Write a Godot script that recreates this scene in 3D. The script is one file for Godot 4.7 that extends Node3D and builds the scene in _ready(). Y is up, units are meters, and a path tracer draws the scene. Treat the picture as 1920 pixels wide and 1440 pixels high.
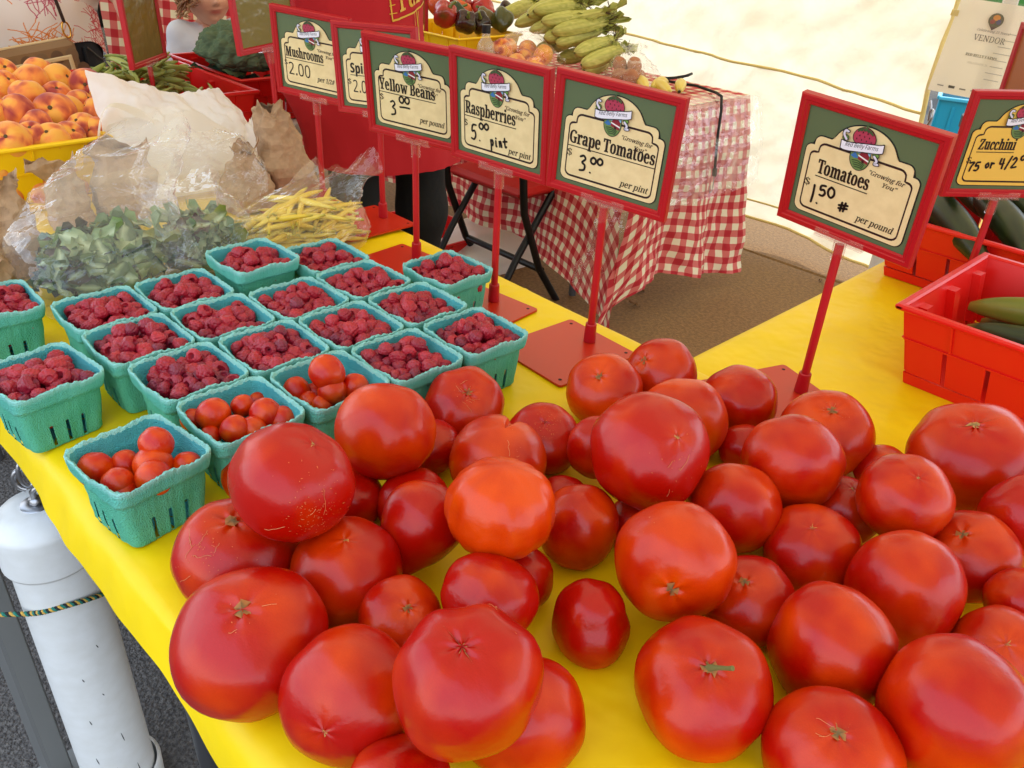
extends Node3D

func _ready() -> void:
	rng.seed = 7
	var cam := Camera3D.new()
	cam.name = "camera"
	cam.position = Vector3(0, 1.278, 0)
	cam.rotation = Vector3(-0.535868, -0.782177, 0.056145)
	cam.fov = 50.51
	cam.near = 0.02; cam.far = 400.0
	add_child(cam)
	var sky_m := ProceduralSkyMaterial.new()
	sky_m.sky_top_color = Color(0.70, 0.77, 0.86)
	sky_m.sky_horizon_color = Color(0.93, 0.94, 0.95)
	sky_m.sky_curve = 0.2
	sky_m.sky_energy_multiplier = 2.1
	sky_m.ground_bottom_color = Color(0.35, 0.34, 0.33)
	sky_m.ground_horizon_color = Color(0.75, 0.75, 0.74)
	var env := Environment.new()
	env.background_mode = Environment.BG_SKY
	env.sky = Sky.new(); env.sky.sky_material = sky_m
	env.tonemap_mode = Environment.TONE_MAPPER_LINEAR
	env.tonemap_exposure = EXPOSURE
	env.sdfgi_enabled = true; env.ssao_enabled = true; env.ssil_enabled = true
	var we := WorldEnvironment.new()
	we.name = "world"; we.environment = env
	add_child(we)
	var sun := DirectionalLight3D.new()
	sun.name = "sun"
	sun.light_energy = 1.6
	sun.light_color = Color(1.0, 0.95, 0.87)
	sun.light_angular_distance = 0.5
	sun.shadow_enabled = true
	add_child(sun)
	sun.look_at_from_position(Vector3(0.86, 0.80, -0.20), Vector3.ZERO)
	materials()
	ground()
	tent()
	tables()
	baskets()
	tomatoes()
	signs()
	bags()
	left_crates()
	right_crates()
	pole_and_weights()
	back_table()
	back_goods()
	people()

const EXPOSURE := 0.6

# ---------------------------------------------------------------- mesh builder
class MB:
	var v := PackedVector3Array()
	var uv := PackedVector2Array()
	var col := PackedColorArray()
	var idx := PackedInt32Array()
	var weld := {}      # vertex -> twin that shares its normal (seams)
	func vert(p: Vector3, t := Vector2.ZERO, c := Color.WHITE) -> int:
		v.append(p); uv.append(t); col.append(c)
		return v.size() - 1
	func tri(a: int, b: int, c: int) -> void:      # counter-clockwise from outside
		idx.append(a); idx.append(c); idx.append(b)
	func quad(a: int, b: int, c: int, d: int) -> void:
		tri(a, b, c); tri(a, c, d)
	func face(ps: Array, c := Color.WHITE) -> void:   # flat convex polygon, own vertices, ccw
		var o := v.size()
		for p in ps: vert(p, Vector2(p.x, p.y), c)
		for i in range(1, ps.size() - 1): tri(o, o + i, o + i + 1)
	# grid of (nu+1) x (nv+1) points; du x dv points outwards
	func grid(nu: int, nv: int, fn: Callable, cf = null, wrap_u := false) -> void:
		var o := v.size()
		for j in nv + 1:
			for i in nu + 1:
				var a := float(i) / nu
				var b := float(j) / nv
				var p: Vector3 = fn.call(a, b)
				var c := Color.WHITE
				if cf != null: c = cf.call(a, b, p)
				vert(p, Vector2(a, b), c)
				if wrap_u and i == nu: weld[o + j * (nu + 1) + i] = o + j * (nu + 1)
		for j in nv:
			for i in nu:
				var k := o + j * (nu + 1) + i
				quad(k, k + 1, k + nu + 2, k + nu + 1)
	func box(c: Vector3, s: Vector3, bev := 0.0, b := Basis.IDENTITY, cc := Color.WHITE) -> void:
		var h := s / 2.0
		if bev <= 0.0:
			for ax in 3:
				for sg in [-1.0, 1.0]:
					var n := Vector3.ZERO; n[ax] = sg
					var u := Vector3.ZERO; u[(ax + 1) % 3] = 1.0
					var w := n.cross(u)
					var ps := []
					for q in [[-1, -1], [1, -1], [1, 1], [-1, 1]]:
						ps.append(c + b * ((n + u * q[0] + w * q[1]) * h))
					face(ps, cc)
			return
		var k := h - Vector3.ONE * bev
		var o := {}
		for sx in [-1, 1]:
			for sy in [-1, 1]:
				for sz in [-1, 1]:
					var s3 := Vector3(sx, sy, sz)
					for ax in 3:
						var p := k * s3
						p[ax] = h[ax] * s3[ax]
						o[[sx, sy, sz, ax]] = c + b * p
		for ax in 3:
			for sg in [-1, 1]:
				var a1 := (ax + 1) % 3
				var a2 := (ax + 2) % 3
				var ps := []
				for q in [[-1, -1], [1, -1], [1, 1], [-1, 1]]:
					var s4 := [0, 0, 0]
					s4[ax] = sg; s4[a1] = q[0]; s4[a2] = q[1]
					ps.append(o[[s4[0], s4[1], s4[2], ax]])
				if sg < 0: ps.reverse()
				face(ps, cc)
		for ax in 3:           # edges along ax
			var a1 := (ax + 1) % 3
			var a2 := (ax + 2) % 3
			for q in [[-1, -1], [1, -1], [1, 1], [-1, 1]]:
				var s0 := [0, 0, 0]; s0[a1] = q[0]; s0[a2] = q[1]
				var lo := s0.duplicate(); lo[ax] = -1
				var hi := s0.duplicate(); hi[ax] = 1
				var ps := [o[[lo[0], lo[1], lo[2], a1]], o[[hi[0], hi[1], hi[2], a1]], o[[hi[0], hi[1], hi[2], a2]], o[[lo[0], lo[1], lo[2], a2]]]
				if q[0] * q[1] > 0: ps.reverse()
				face(ps, cc)
		for sx in [-1, 1]:
			for sy in [-1, 1]:
				for sz in [-1, 1]:
					var ps := [o[[sx, sy, sz, 0]], o[[sx, sy, sz, 1]], o[[sx, sy, sz, 2]]]
					if sx * sy * sz < 0: ps.reverse()
					face(ps, cc)
	func tube(path: Array, r, sides := 10, cap := true, cc := Color.WHITE) -> void:
		var n := path.size()
		var up := Vector3.UP
		var d0: Vector3 = (path[1] - path[0]).normalized()
		if absf(d0.dot(up)) > 0.9: up = Vector3.RIGHT
		var rings := []
		for i in n:
			var d: Vector3 = (path[mini(i + 1, n - 1)] - path[maxi(i - 1, 0)]).normalized()
			var sd := d.cross(up).normalized()
			up = sd.cross(d).normalized()
			var rr: float = r[i] if r is Array else r
			var o := v.size()
			for k in sides + 1:
				var a := TAU * k / sides
				vert(path[i] + (sd * cos(a) + up * sin(a)) * rr, Vector2(float(k) / sides, float(i) / n), cc)
			weld[o + sides] = o
			rings.append(o)
		for i in n - 1:
			for k in sides:
				quad(rings[i] + k, rings[i] + k + 1, rings[i + 1] + k + 1, rings[i + 1] + k)
		if cap:
			for e in [0, n - 1]:
				var ps := []
				for k in sides: ps.append(v[rings[e] + k])
				if e == 0: ps.reverse()
				face(ps, cc)
	func lathe(prof: Array, sides := 24, at := Transform3D.IDENTITY, cc := Color.WHITE) -> void:   # prof: Vector2(r, y) upwards = outwards
		var o := v.size()
		var n := prof.size()
		for i in n:
			for k in sides + 1:
				var a := TAU * k / sides
				vert(at * Vector3(prof[i].x * cos(a), prof[i].y, -prof[i].x * sin(a)), Vector2(float(k) / sides, float(i) / (n - 1)), cc)
			weld[o + i * (sides + 1) + sides] = o + i * (sides + 1)
		for i in n - 1:
			for k in sides:
				var q := o + i * (sides + 1) + k
				quad(q, q + 1, q + sides + 2, q + sides + 1)
	# flat polygon (x, y) put by xf, thickness d along +z; back at z0
	func plate(poly: PackedVector2Array, z0: float, z1: float, xf := Transform3D.IDENTITY, cc := Color.WHITE, walls := true) -> void:
		if Geometry2D.is_polygon_clockwise(poly):
			poly = poly.duplicate(); poly.reverse()
		var t := Geometry2D.triangulate_polygon(poly)
		var o := v.size()
		for p in poly: vert(xf * Vector3(p.x, p.y, z1), p, cc)
		for i in range(0, t.size(), 3):
			var a := poly[t[i]]; var b := poly[t[i + 1]]; var c := poly[t[i + 2]]
			if (b - a).cross(c - a) > 0: tri(o + t[i], o + t[i + 1], o + t[i + 2])
			else: tri(o + t[i], o + t[i + 2], o + t[i + 1])
		if walls:
			for i in poly.size():
				var a := poly[i]; var b := poly[(i + 1) % poly.size()]
				face([xf * Vector3(a.x, a.y, z0), xf * Vector3(b.x, b.y, z0), xf * Vector3(b.x, b.y, z1), xf * Vector3(a.x, a.y, z1)], cc)
	# pen stroke of width w through points, flat at height z
	func stroke(pts: Array, w: float, z: float, xf := Transform3D.IDENTITY, cc := Color.WHITE) -> void:
		var P := []
		if pts.size() == 2:
			P = pts
		else:
			for i in pts.size() - 1:
				var p0: Vector2 = pts[maxi(i - 1, 0)]
				var p3: Vector2 = pts[mini(i + 2, pts.size() - 1)]
				for k in 6: P.append((pts[i] as Vector2).cubic_interpolate(pts[i + 1], p0, p3, k / 6.0))
			P.append(pts[-1])
		var q := []
		var L := P.size()
		for i in L:
			var d: Vector2 = (P[mini(i + 1, L - 1)] - P[maxi(i - 1, 0)])
			if d.length() < 1e-6: d = Vector2(1, 0)
			d = d.normalized()
			q.append(Vector2(-d.y, d.x) * w * 0.5)
		var o := v.size()
		for i in L:
			vert(xf * Vector3(P[i].x + q[i].x, P[i].y + q[i].y, z), Vector2.ZERO, cc)
			vert(xf * Vector3(P[i].x - q[i].x, P[i].y - q[i].y, z), Vector2.ZERO, cc)
		for i in L - 1: quad(o + 2 * i + 1, o + 2 * i + 3, o + 2 * i + 2, o + 2 * i)
		for e in [0, L - 1]:       # round ends
			var c: Vector2 = P[e]
			var k0 := vert(xf * Vector3(c.x, c.y, z), Vector2.ZERO, cc)
			for k in 9:
				var a := TAU * k / 8.0
				vert(xf * Vector3(c.x + cos(a) * w * 0.5, c.y + sin(a) * w * 0.5, z + 0.00002), Vector2.ZERO, cc)
			for k in 8: tri(k0, k0 + 1 + k, k0 + 2 + k)
	func add_arrays(arr: Array, xf: Transform3D, cc := Color.WHITE) -> void:
		var o := v.size()
		var av: PackedVector3Array = arr[Mesh.ARRAY_VERTEX]
		for p in av: vert(xf * p, Vector2.ZERO, cc)
		if arr[Mesh.ARRAY_INDEX] != null:
			for i in (arr[Mesh.ARRAY_INDEX] as PackedInt32Array): idx.append(o + i)
		else:
			for i in av.size(): idx.append(o + i)
	func add_mb(m: MB, xf: Transform3D) -> void:
		var o := v.size()
		for i in m.v.size(): vert(xf * m.v[i], m.uv[i], m.col[i])
		for i in m.idx: idx.append(o + i)
		for k in m.weld: weld[o + k] = o + m.weld[k]
	func mesh(flat := false) -> ArrayMesh:
		var nn := PackedVector3Array()
		if flat:
			var V := PackedVector3Array(); var U := PackedVector2Array(); var C := PackedColorArray()
			for i in range(0, idx.size(), 3):
				var a := v[idx[i]]; var b := v[idx[i + 1]]; var c := v[idx[i + 2]]
				var n := (c - a).cross(b - a).normalized()
				for k in 3:
					V.append(v[idx[i + k]]); U.append(uv[idx[i + k]]); C.append(col[idx[i + k]]); nn.append(n)
			v = V; uv = U; col = C
			idx = PackedInt32Array(range(V.size()))
		else:
			nn.resize(v.size())
			for i in range(0, idx.size(), 3):
				var a := idx[i]; var b := idx[i + 1]; var c := idx[i + 2]
				var n := (v[c] - v[a]).cross(v[b] - v[a])
				nn[a] += n; nn[b] += n; nn[c] += n
			for k in weld:
				var s: Vector3 = nn[k] + nn[weld[k]]
				nn[k] = s; nn[weld[k]] = s
			for i in nn.size():
				nn[i] = nn[i].normalized() if nn[i].length_squared() > 1e-24 else Vector3.UP
		var arr := []
		arr.resize(Mesh.ARRAY_MAX)
		arr[Mesh.ARRAY_VERTEX] = v
		arr[Mesh.ARRAY_NORMAL] = nn
		arr[Mesh.ARRAY_TEX_UV] = uv
		arr[Mesh.ARRAY_COLOR] = col
		arr[Mesh.ARRAY_INDEX] = idx
		var m := ArrayMesh.new()
		m.add_surface_from_arrays(Mesh.PRIMITIVE_TRIANGLES, arr)
		return m

# ---------------------------------------------------------------- nodes, names, tags
var rng := RandomNumberGenerator.new()
var M := {}
var names := {}

func rf(a: float, b: float) -> float: return rng.randf_range(a, b)

func numbered(n: String) -> String:
	if not names.has(n):
		names[n] = 0
		return n
	names[n] += 1
	return "%s_%03d" % [n, names[n]]

func tag(o: Node3D, label: String, category: String, group := "") -> Node3D:
	o.set_meta("label", label); o.set_meta("category", category)
	if group: o.set_meta("group", group)
	return o

func thing(called: String, label: String, category: String, at := Vector3.ZERO, basis_ := Basis.IDENTITY, group := "") -> Node3D:
	var o := Node3D.new()
	o.name = numbered(called); add_child(o, true)
	o.transform = Transform3D(basis_, at)
	return tag(o, label, category, group)

func part(parent: Node3D, called: String, mesh: Mesh, m: Material) -> MeshInstance3D:
	var o := MeshInstance3D.new()
	o.mesh = mesh; o.material_override = m
	if parent == self: o.name = numbered(called)
	else:
		var k := 0
		var n := called
		while parent.has_node(n):
			k += 1
			n = "%s_%03d" % [called, k]
		o.name = n
	parent.add_child(o, true)
	return o

func single(called: String, mesh: Mesh, m: Material, label: String, category: String, at := Transform3D.IDENTITY, group := "") -> MeshInstance3D:
	var o := part(self, called, mesh, m)
	o.transform = at
	tag(o, label, category, group)
	return o

func structure(called: String, mesh: Mesh, m: Material) -> MeshInstance3D:
	var o := part(self, called, mesh, m)
	o.set_meta("kind", "structure")
	return o

func lin(c: Color) -> Color: return c.srgb_to_linear()
func hexl(s: String) -> Color: return Color(s).srgb_to_linear()

func mat(key: String, srgb: Color, rough := 0.6, metal := 0.0) -> StandardMaterial3D:
	if M.has(key): return M[key]
	var m := StandardMaterial3D.new()
	m.resource_name = key
	m.albedo_color = srgb
	m.roughness = rough
	m.metallic = metal
	M[key] = m
	return m

func vmat(key: String, rough := 0.6) -> StandardMaterial3D:
	var m := mat(key, Color.WHITE, rough)
	m.vertex_color_use_as_albedo = true
	return m

func noise(freq: float, seed_: int, type := FastNoiseLite.TYPE_SIMPLEX_SMOOTH, oct := 3) -> FastNoiseLite:
	var n := FastNoiseLite.new()
	n.seed = seed_; n.frequency = freq; n.noise_type = type
	n.fractal_octaves = oct
	n.fractal_type = FastNoiseLite.FRACTAL_FBM if oct > 1 else FastNoiseLite.FRACTAL_NONE
	return n

func noise_tex(freq: float, seed_: int, lo: Color, hi: Color, size := 512, oct := 4, type := FastNoiseLite.TYPE_SIMPLEX_SMOOTH) -> NoiseTexture2D:
	var t := NoiseTexture2D.new()
	t.width = size; t.height = size; t.seamless = true
	t.noise = noise(freq, seed_, type, oct)
	var g := Gradient.new()
	g.set_color(0, lo); g.set_color(1, hi)
	t.color_ramp = g
	return t

func bump(m: StandardMaterial3D, freq: float, seed_: int, scale: float, tri_scale: float, oct := 4, type := FastNoiseLite.TYPE_SIMPLEX_SMOOTH) -> void:
	m.heightmap_enabled = true
	m.heightmap_texture = noise_tex(freq, seed_, Color.BLACK, Color.WHITE, 512, oct, type)
	m.heightmap_scale = scale
	m.uv1_triplanar = true
	m.uv1_scale = Vector3.ONE * tri_scale

func tint(m: StandardMaterial3D, freq: float, seed_: int, lo: Color, hi: Color, tri_scale: float, oct := 4) -> void:
	m.albedo_texture = noise_tex(freq, seed_, lo, hi, 512, oct)
	m.uv1_triplanar = true
	m.uv1_scale = Vector3.ONE * tri_scale

func face_dir(d: Vector3, up := Vector3.UP) -> Basis:      # +z looks along d
	var x := up.cross(d).normalized()
	return Basis(x, d.cross(x).normalized(), d.normalized())

func y_to(d: Vector3, spin := 0.0) -> Basis:               # +y along d
	d = d.normalized()
	var s := Vector3.RIGHT if absf(d.x) < 0.9 else Vector3.FORWARD
	var x := d.cross(s).normalized()
	return Basis(x, d, x.cross(d)) * Basis(Vector3.UP, spin)

# ---------------------------------------------------------------- lettering
var fonts := {}
func font(n: String, w := 400) -> SystemFont:
	var k := n + str(w)
	if not fonts.has(k):
		var f := SystemFont.new()
		f.font_names = PackedStringArray([n]); f.font_weight = w
		fonts[k] = f
	return fonts[k]

# lays a line of text into mb: baseline start (x, y), cap height h, width fitted to w (0: natural), lean = shear
func write(mb: MB, s: String, f: Font, x: float, y: float, h: float, w: float, z: float, lean := 0.0, xf := Transform3D.IDENTITY, c := Color.BLACK, rot := 0.0) -> void:
	var t := TextMesh.new()
	t.text = s; t.font = f; t.font_size = 48; t.pixel_size = 0.01; t.depth = 0.0; t.curve_step = 2.0
	t.horizontal_alignment = HORIZONTAL_ALIGNMENT_LEFT
	t.vertical_alignment = VERTICAL_ALIGNMENT_TOP
	var arr := t.get_mesh_arrays()
	var V: PackedVector3Array = arr[Mesh.ARRAY_VERTEX]
	if V.is_empty(): return
	var cap := TextMesh.new()
	cap.text = "H"; cap.font = f; cap.font_size = 48; cap.pixel_size = 0.01; cap.depth = 0.0; cap.curve_step = 2.0
	cap.vertical_alignment = VERTICAL_ALIGNMENT_TOP
	var ca := AABB((cap.get_mesh_arrays()[Mesh.ARRAY_VERTEX] as PackedVector3Array)[0], Vector3.ZERO)
	for p in (cap.get_mesh_arrays()[Mesh.ARRAY_VERTEX] as PackedVector3Array): ca = ca.expand(p)
	var lo := 1e9
	var hi := -1e9
	for p in V:
		lo = minf(lo, p.x); hi = maxf(hi, p.x)
	var sy := h / ca.size.y
	var sx := sy if w <= 0.0 else w / (hi - lo)
	for i in V.size():
		var q := Vector2((V[i].x - lo) * sx, (V[i].y - ca.position.y) * sy)
		q.x += q.y * lean
		q = q.rotated(rot)
		V[i] = Vector3(x + q.x, y + q.y, z)
	arr[Mesh.ARRAY_VERTEX] = V
	mb.add_arrays(arr, xf, c)

var GLYPH := {
	"0": [[[.5, 1], [.1, .7], [.1, .25], [.5, 0], [.9, .3], [.88, .75], [.5, 1]]],
	"1": [[[.45, 1.05], [.5, .5], [.4, 0]]],
	"3": [[[.05, .9], [.5, 1], [.75, .8], [.35, .55], [.75, .4], [.7, .1], [.1, 0]]],
	"5": [[[.85, 1], [.25, .95], [.15, .55], [.6, .6], [.8, .3], [.5, .02], [.05, .05]]],
	"7": [[[.05, .95], [.85, 1], [.45, .5], [.3, 0]]],
	"2": [[[.1, .8], [.45, 1], [.75, .75], [.4, .35], [.05, .02], [.9, .05]]],
	"4": [[[.2, 1], [.1, .5], [.8, .5]], [[.7, .95], [.62, 0]]],
	"/": [[[.9, 1.15], [.1, -.1]]],
	".": [[[.4, .04], [.48, .02]]],
	"#": [[[.35, .95], [.2, .05]], [[.75, .98], [.55, .08]], [[.0, .62], [1, .75]], [[0, .3], [.95, .42]]],
	"p": [[[.15, .65], [.2, .2], [.1, -.5]], [[.15, .45], [.55, .68], [.75, .35], [.45, .05], [.2, .15]]],
	"i": [[[.35, .6], [.35, .05], [.5, .0]], [[.42, .9], [.46, .88]]],
	"n": [[[.1, .6], [.15, 0]], [[.13, .35], [.5, .62], [.6, .3], [.65, .0]]],
	"t": [[[.45, 1], [.4, .3], [.55, .02], [.8, .1]], [[.0, .62], [1, .7]]],
	"o": [[[.5, .6], [.15, .35], [.4, .02], [.8, .25], [.55, .6]]],
	"r": [[[.15, .6], [.2, 0]], [[.18, .3], [.45, .55], [.75, .5]]],
	"_": [[[0, 0], [.5, .04], [1, 0]]],
}
func scribble(mb: MB, s: String, x: float, y: float, h: float, w: float, pen: float, z: float, rot := 0.0, c := Color.BLACK) -> void:
	var n := 0
	for ch in s:
		for st in GLYPH.get(ch, []):
			var pts := []
			for q in st:
				pts.append(Vector2(x, y) + Vector2((q[0] * .85 + n) * w, q[1] * h).rotated(rot))
			mb.stroke(pts, pen, z, Transform3D.IDENTITY, c)
		n += 1
# ---------------------------------------------------------------- materials
func materials() -> void:
	var m := mat("asphalt", Color(0.47, 0.445, 0.42), 0.9)
	tint(m, 0.06, 3, Color(0.45, 0.44, 0.45), Color(1, 1, 1), 3.0, 5)
	m.heightmap_enabled = true
	m.heightmap_texture = noise_tex(0.09, 5, Color.BLACK, Color.WHITE, 512, 3, FastNoiseLite.TYPE_CELLULAR)
	m.heightmap_scale = 0.6
	m = mat("pavement", Color(0.60, 0.45, 0.26), 0.85)
	tint(m, 0.05, 8, Color(0.72, 0.70, 0.66), Color(1, 1, 1), 2.2, 6)
	m.heightmap_enabled = true
	m.heightmap_texture = noise_tex(0.1, 9, Color.BLACK, Color.WHITE, 512, 4)
	m.heightmap_scale = 0.2
	m = mat("tent cloth", Color(0.93, 0.89, 0.76), 0.55)
	m.backlight_enabled = true; m.backlight = Color(1.0, 0.96, 0.86)
	bump(m, 0.02, 11, 1.1, 1.3, 5)
	m = mat("tent roof cloth", Color(1.0, 0.85, 0.46), 0.6)
	m.backlight_enabled = true; m.backlight = Color(0.9, 0.86, 0.72)
	m = mat("seam", Color(0.88, 0.78, 0.48), 0.7)
	m = mat("yellow cloth", Color(0.98, 0.83, 0.015), 0.42)
	bump(m, 0.006, 14, 1.0, 1.0, 5)
	m.albedo_texture = noise_tex(0.008, 16, Color(0.93, 0.93, 0.95), Color(1, 1, 1), 512, 5)
	m.metallic_specular = 0.35
	m = mat("sign red", Color(0.70, 0.05, 0.095), 0.38)
	m.metallic_specular = 0.5
	m = mat("base red", Color(0.74, 0.15, 0.04), 0.32)
	mat("board green", Color(0.36, 0.42, 0.28), 0.45)
	m = mat("card cream", Color(0.95, 0.86, 0.64), 0.4)
	tint(m, 0.01, 18, Color(0.94, 0.93, 0.91), Color(1, 1, 1), 8.0, 5)
	m = mat("card yellow", Color(0.93, 0.76, 0.33), 0.4)
	mat("ink brown", Color(0.20, 0.09, 0.07), 0.5)
	mat("ink black", Color(0.06, 0.05, 0.05), 0.5)
	vmat("print", 0.45)
	m = mat("acrylic", Color(1.0, 0.72, 0.66, 0.08), 0.12)
	m.transparency = BaseMaterial3D.TRANSPARENCY_ALPHA
	m = vmat("pulp", 0.92)
	bump(m, 0.035, 21, 0.25, 26.0, 4)
	m.metallic_specular = 0.25
	m = vmat("tomato", 0.27)
	m.albedo_texture = noise_tex(0.11, 24, Color(0.93, 0.9, 0.86), Color(1, 1, 1), 512, 4)
	m.uv1_triplanar = true; m.uv1_scale = Vector3.ONE * 0.6
	m.heightmap_enabled = true
	m.heightmap_texture = noise_tex(0.02, 25, Color.BLACK, Color.WHITE, 512, 5)
	m.heightmap_scale = 0.02
	m.metallic_specular = 0.45
	m = vmat("raspberry", 0.42)
	m.subsurf_scatter_enabled = true; m.subsurf_scatter_strength = 0.12
	m = vmat("scar", 0.85)
	m = mat("grey metal", Color(0.42, 0.42, 0.43), 0.42, 0.85)
	m = mat("zinc", Color(0.68, 0.68, 0.69), 0.3, 1.0)
	m = mat("black metal", Color(0.05, 0.05, 0.055), 0.4, 0.2)

# ---------------------------------------------------------------- ground and tent
func ground() -> void:
	var b := MB.new()
	b.face([Vector3(-150, 0, 150), Vector3(150, 0, 150), Vector3(150, 0, -150), Vector3(-150, 0, -150)])
	structure("ground", b.mesh(), M["asphalt"])
	b = MB.new()
	b.box(Vector3(2.02, 0.0, -2.2), Vector3(2.14, 0.024, 5.0), 0.006)
	b.box(Vector3(3.30, 0.0, -2.2), Vector3(0.40, 0.024, 5.0), 0.006)
	structure("pavement", b.mesh(), M["pavement"])

func tent() -> void:
	# side wall, backlit by the sun
	var t := thing("tent_wall", "cream white translucent tent side wall, sunlit from behind, with sewn seams", "tent wall", Vector3(3.2, 0, 0))
	var n1 := noise(1.3, 31)
	var n2 := noise(5.5, 32, FastNoiseLite.TYPE_SIMPLEX_SMOOTH, 3)
	var n3 := noise(7.0, 36, FastNoiseLite.TYPE_CELLULAR, 2)
	var hem := func(z: float) -> float: return 0.105 + 0.02 * sin(z * 2.3 + 0.5) + clampf((z + 1.6) * -0.04, -0.06, 0.05)
	var wx := func(y: float, z: float) -> float:
		return n1.get_noise_2d(y, z) * 0.07 + n2.get_noise_2d(y, z * 1.4) * 0.014 + n3.get_noise_2d(y * 0.8, z + 0.5 * y) * 0.012 * clampf((z + 3.2) * 0.6, 0.3, 1.0)
	var b := MB.new()
	b.grid(300, 120, func(a: float, c: float) -> Vector3:
		var z := lerpf(-6.0, -1.17, a)
		var y: float = lerpf(hem.call(z), 2.1, c * c * 0.4 + c * 0.6)
		return Vector3(wx.call(y, z), y, z))
	part(t, "fabric", b.mesh(), M["tent cloth"])
	var line := func(y0: Callable, r: float) -> ArrayMesh:
		var p := []
		for i in 90:
			var z := lerpf(-6.0, -1.18, i / 89.0)
			var y: float = y0.call(z)
			p.append(Vector3(wx.call(y, z) - 0.004, y, z))
		var q := MB.new()
		q.tube(p, r, 6)
		return q.mesh()
	part(t, "seam", line.call(func(z: float) -> float: return 0.73 - 0.075 * (z + 1.686) * 0.62 - 0.05 * maxf(0.0, z + 1.6), 0.0055), M["seam"])
	part(t, "hem", line.call(hem, 0.006), M["seam"])
	part(t, "hem_seam", line.call(func(z: float) -> float: return hem.call(z) + 0.075, 0.004), M["seam"])
	var p := []
	for i in 30:
		var y := lerpf(0.1, 2.1, i / 29.0)
		p.append(Vector3(wx.call(y, -1.17) - 0.003, y, -1.17))
	b = MB.new(); b.tube(p, 0.009, 6)
	part(t, "side_hem", b.mesh(), M["seam"])
	# roof
	var r := thing("tent_roof", "cream canopy roof of the market tent overhead", "tent roof", Vector3(1.6, 0, -1.7))
	b = MB.new()
	var nr := noise(0.8, 35)
	b.grid(24, 40, func(a: float, c: float) -> Vector3:
		var x := lerpf(-1.62, 1.62, a)
		var z := lerpf(-4.3, 3.2, c)
		return Vector3(x, 2.75 - 0.75 * absf(x) / 1.62 + 0.03 * nr.get_noise_2d(x, z), -z + -0.55 * 2.0 + 1.1))
	part(r, "canopy", b.mesh(), M["tent roof cloth"])
	for s in [-1.0, 1.0]:
		b = MB.new()
		b.box(Vector3(s * 1.64, 1.88, 0.55), Vector3(0.006, 0.26, 7.5))
		part(r, "valance", b.mesh(), M["tent roof cloth"])

# ---------------------------------------------------------------- tables
func cloth_strip(prof: Array, z0: float, z1: float, seed_: int, drop = null) -> ArrayMesh:
	# prof: Vector2(x, y) across, from the near hem to the far hem
	var L := [0.0]
	for i in range(1, prof.size()): L.append(L[-1] + prof[i].distance_to(prof[i - 1]))
	var n := noise(3.0, seed_)
	var b := MB.new()
	var nv := prof.size() - 1
	b.grid(int((z1 - z0) / 0.006), nv, func(a: float, c: float) -> Vector3:
		var i := mini(int(round(c * nv)), nv)
		var z := lerpf(z0, z1, a)
		var p: Vector2 = prof[i]
		var q := Vector3(p.x, p.y, z)
		if p.y < 0.735:
			q.x += n.get_noise_2d(z, p.y) * 0.012
		else:
			q.y += n.get_noise_2d(p.x * 1.2, z) * 0.0012
			for cz in [-1.62, -0.86, -0.1]: q.y += 0.0014 * maxf(0.0, 1.0 - absf(z - cz - 0.01 * sin(p.x * 9.0)) / 0.007)
			q.y += 0.0011 * maxf(0.0, 1.0 - absf(p.x - 0.478 - 0.006 * sin(z * 4.0)) / 0.02)
		if drop != null: q = drop.call(q)
		return q)
	return b.mesh()

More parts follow.
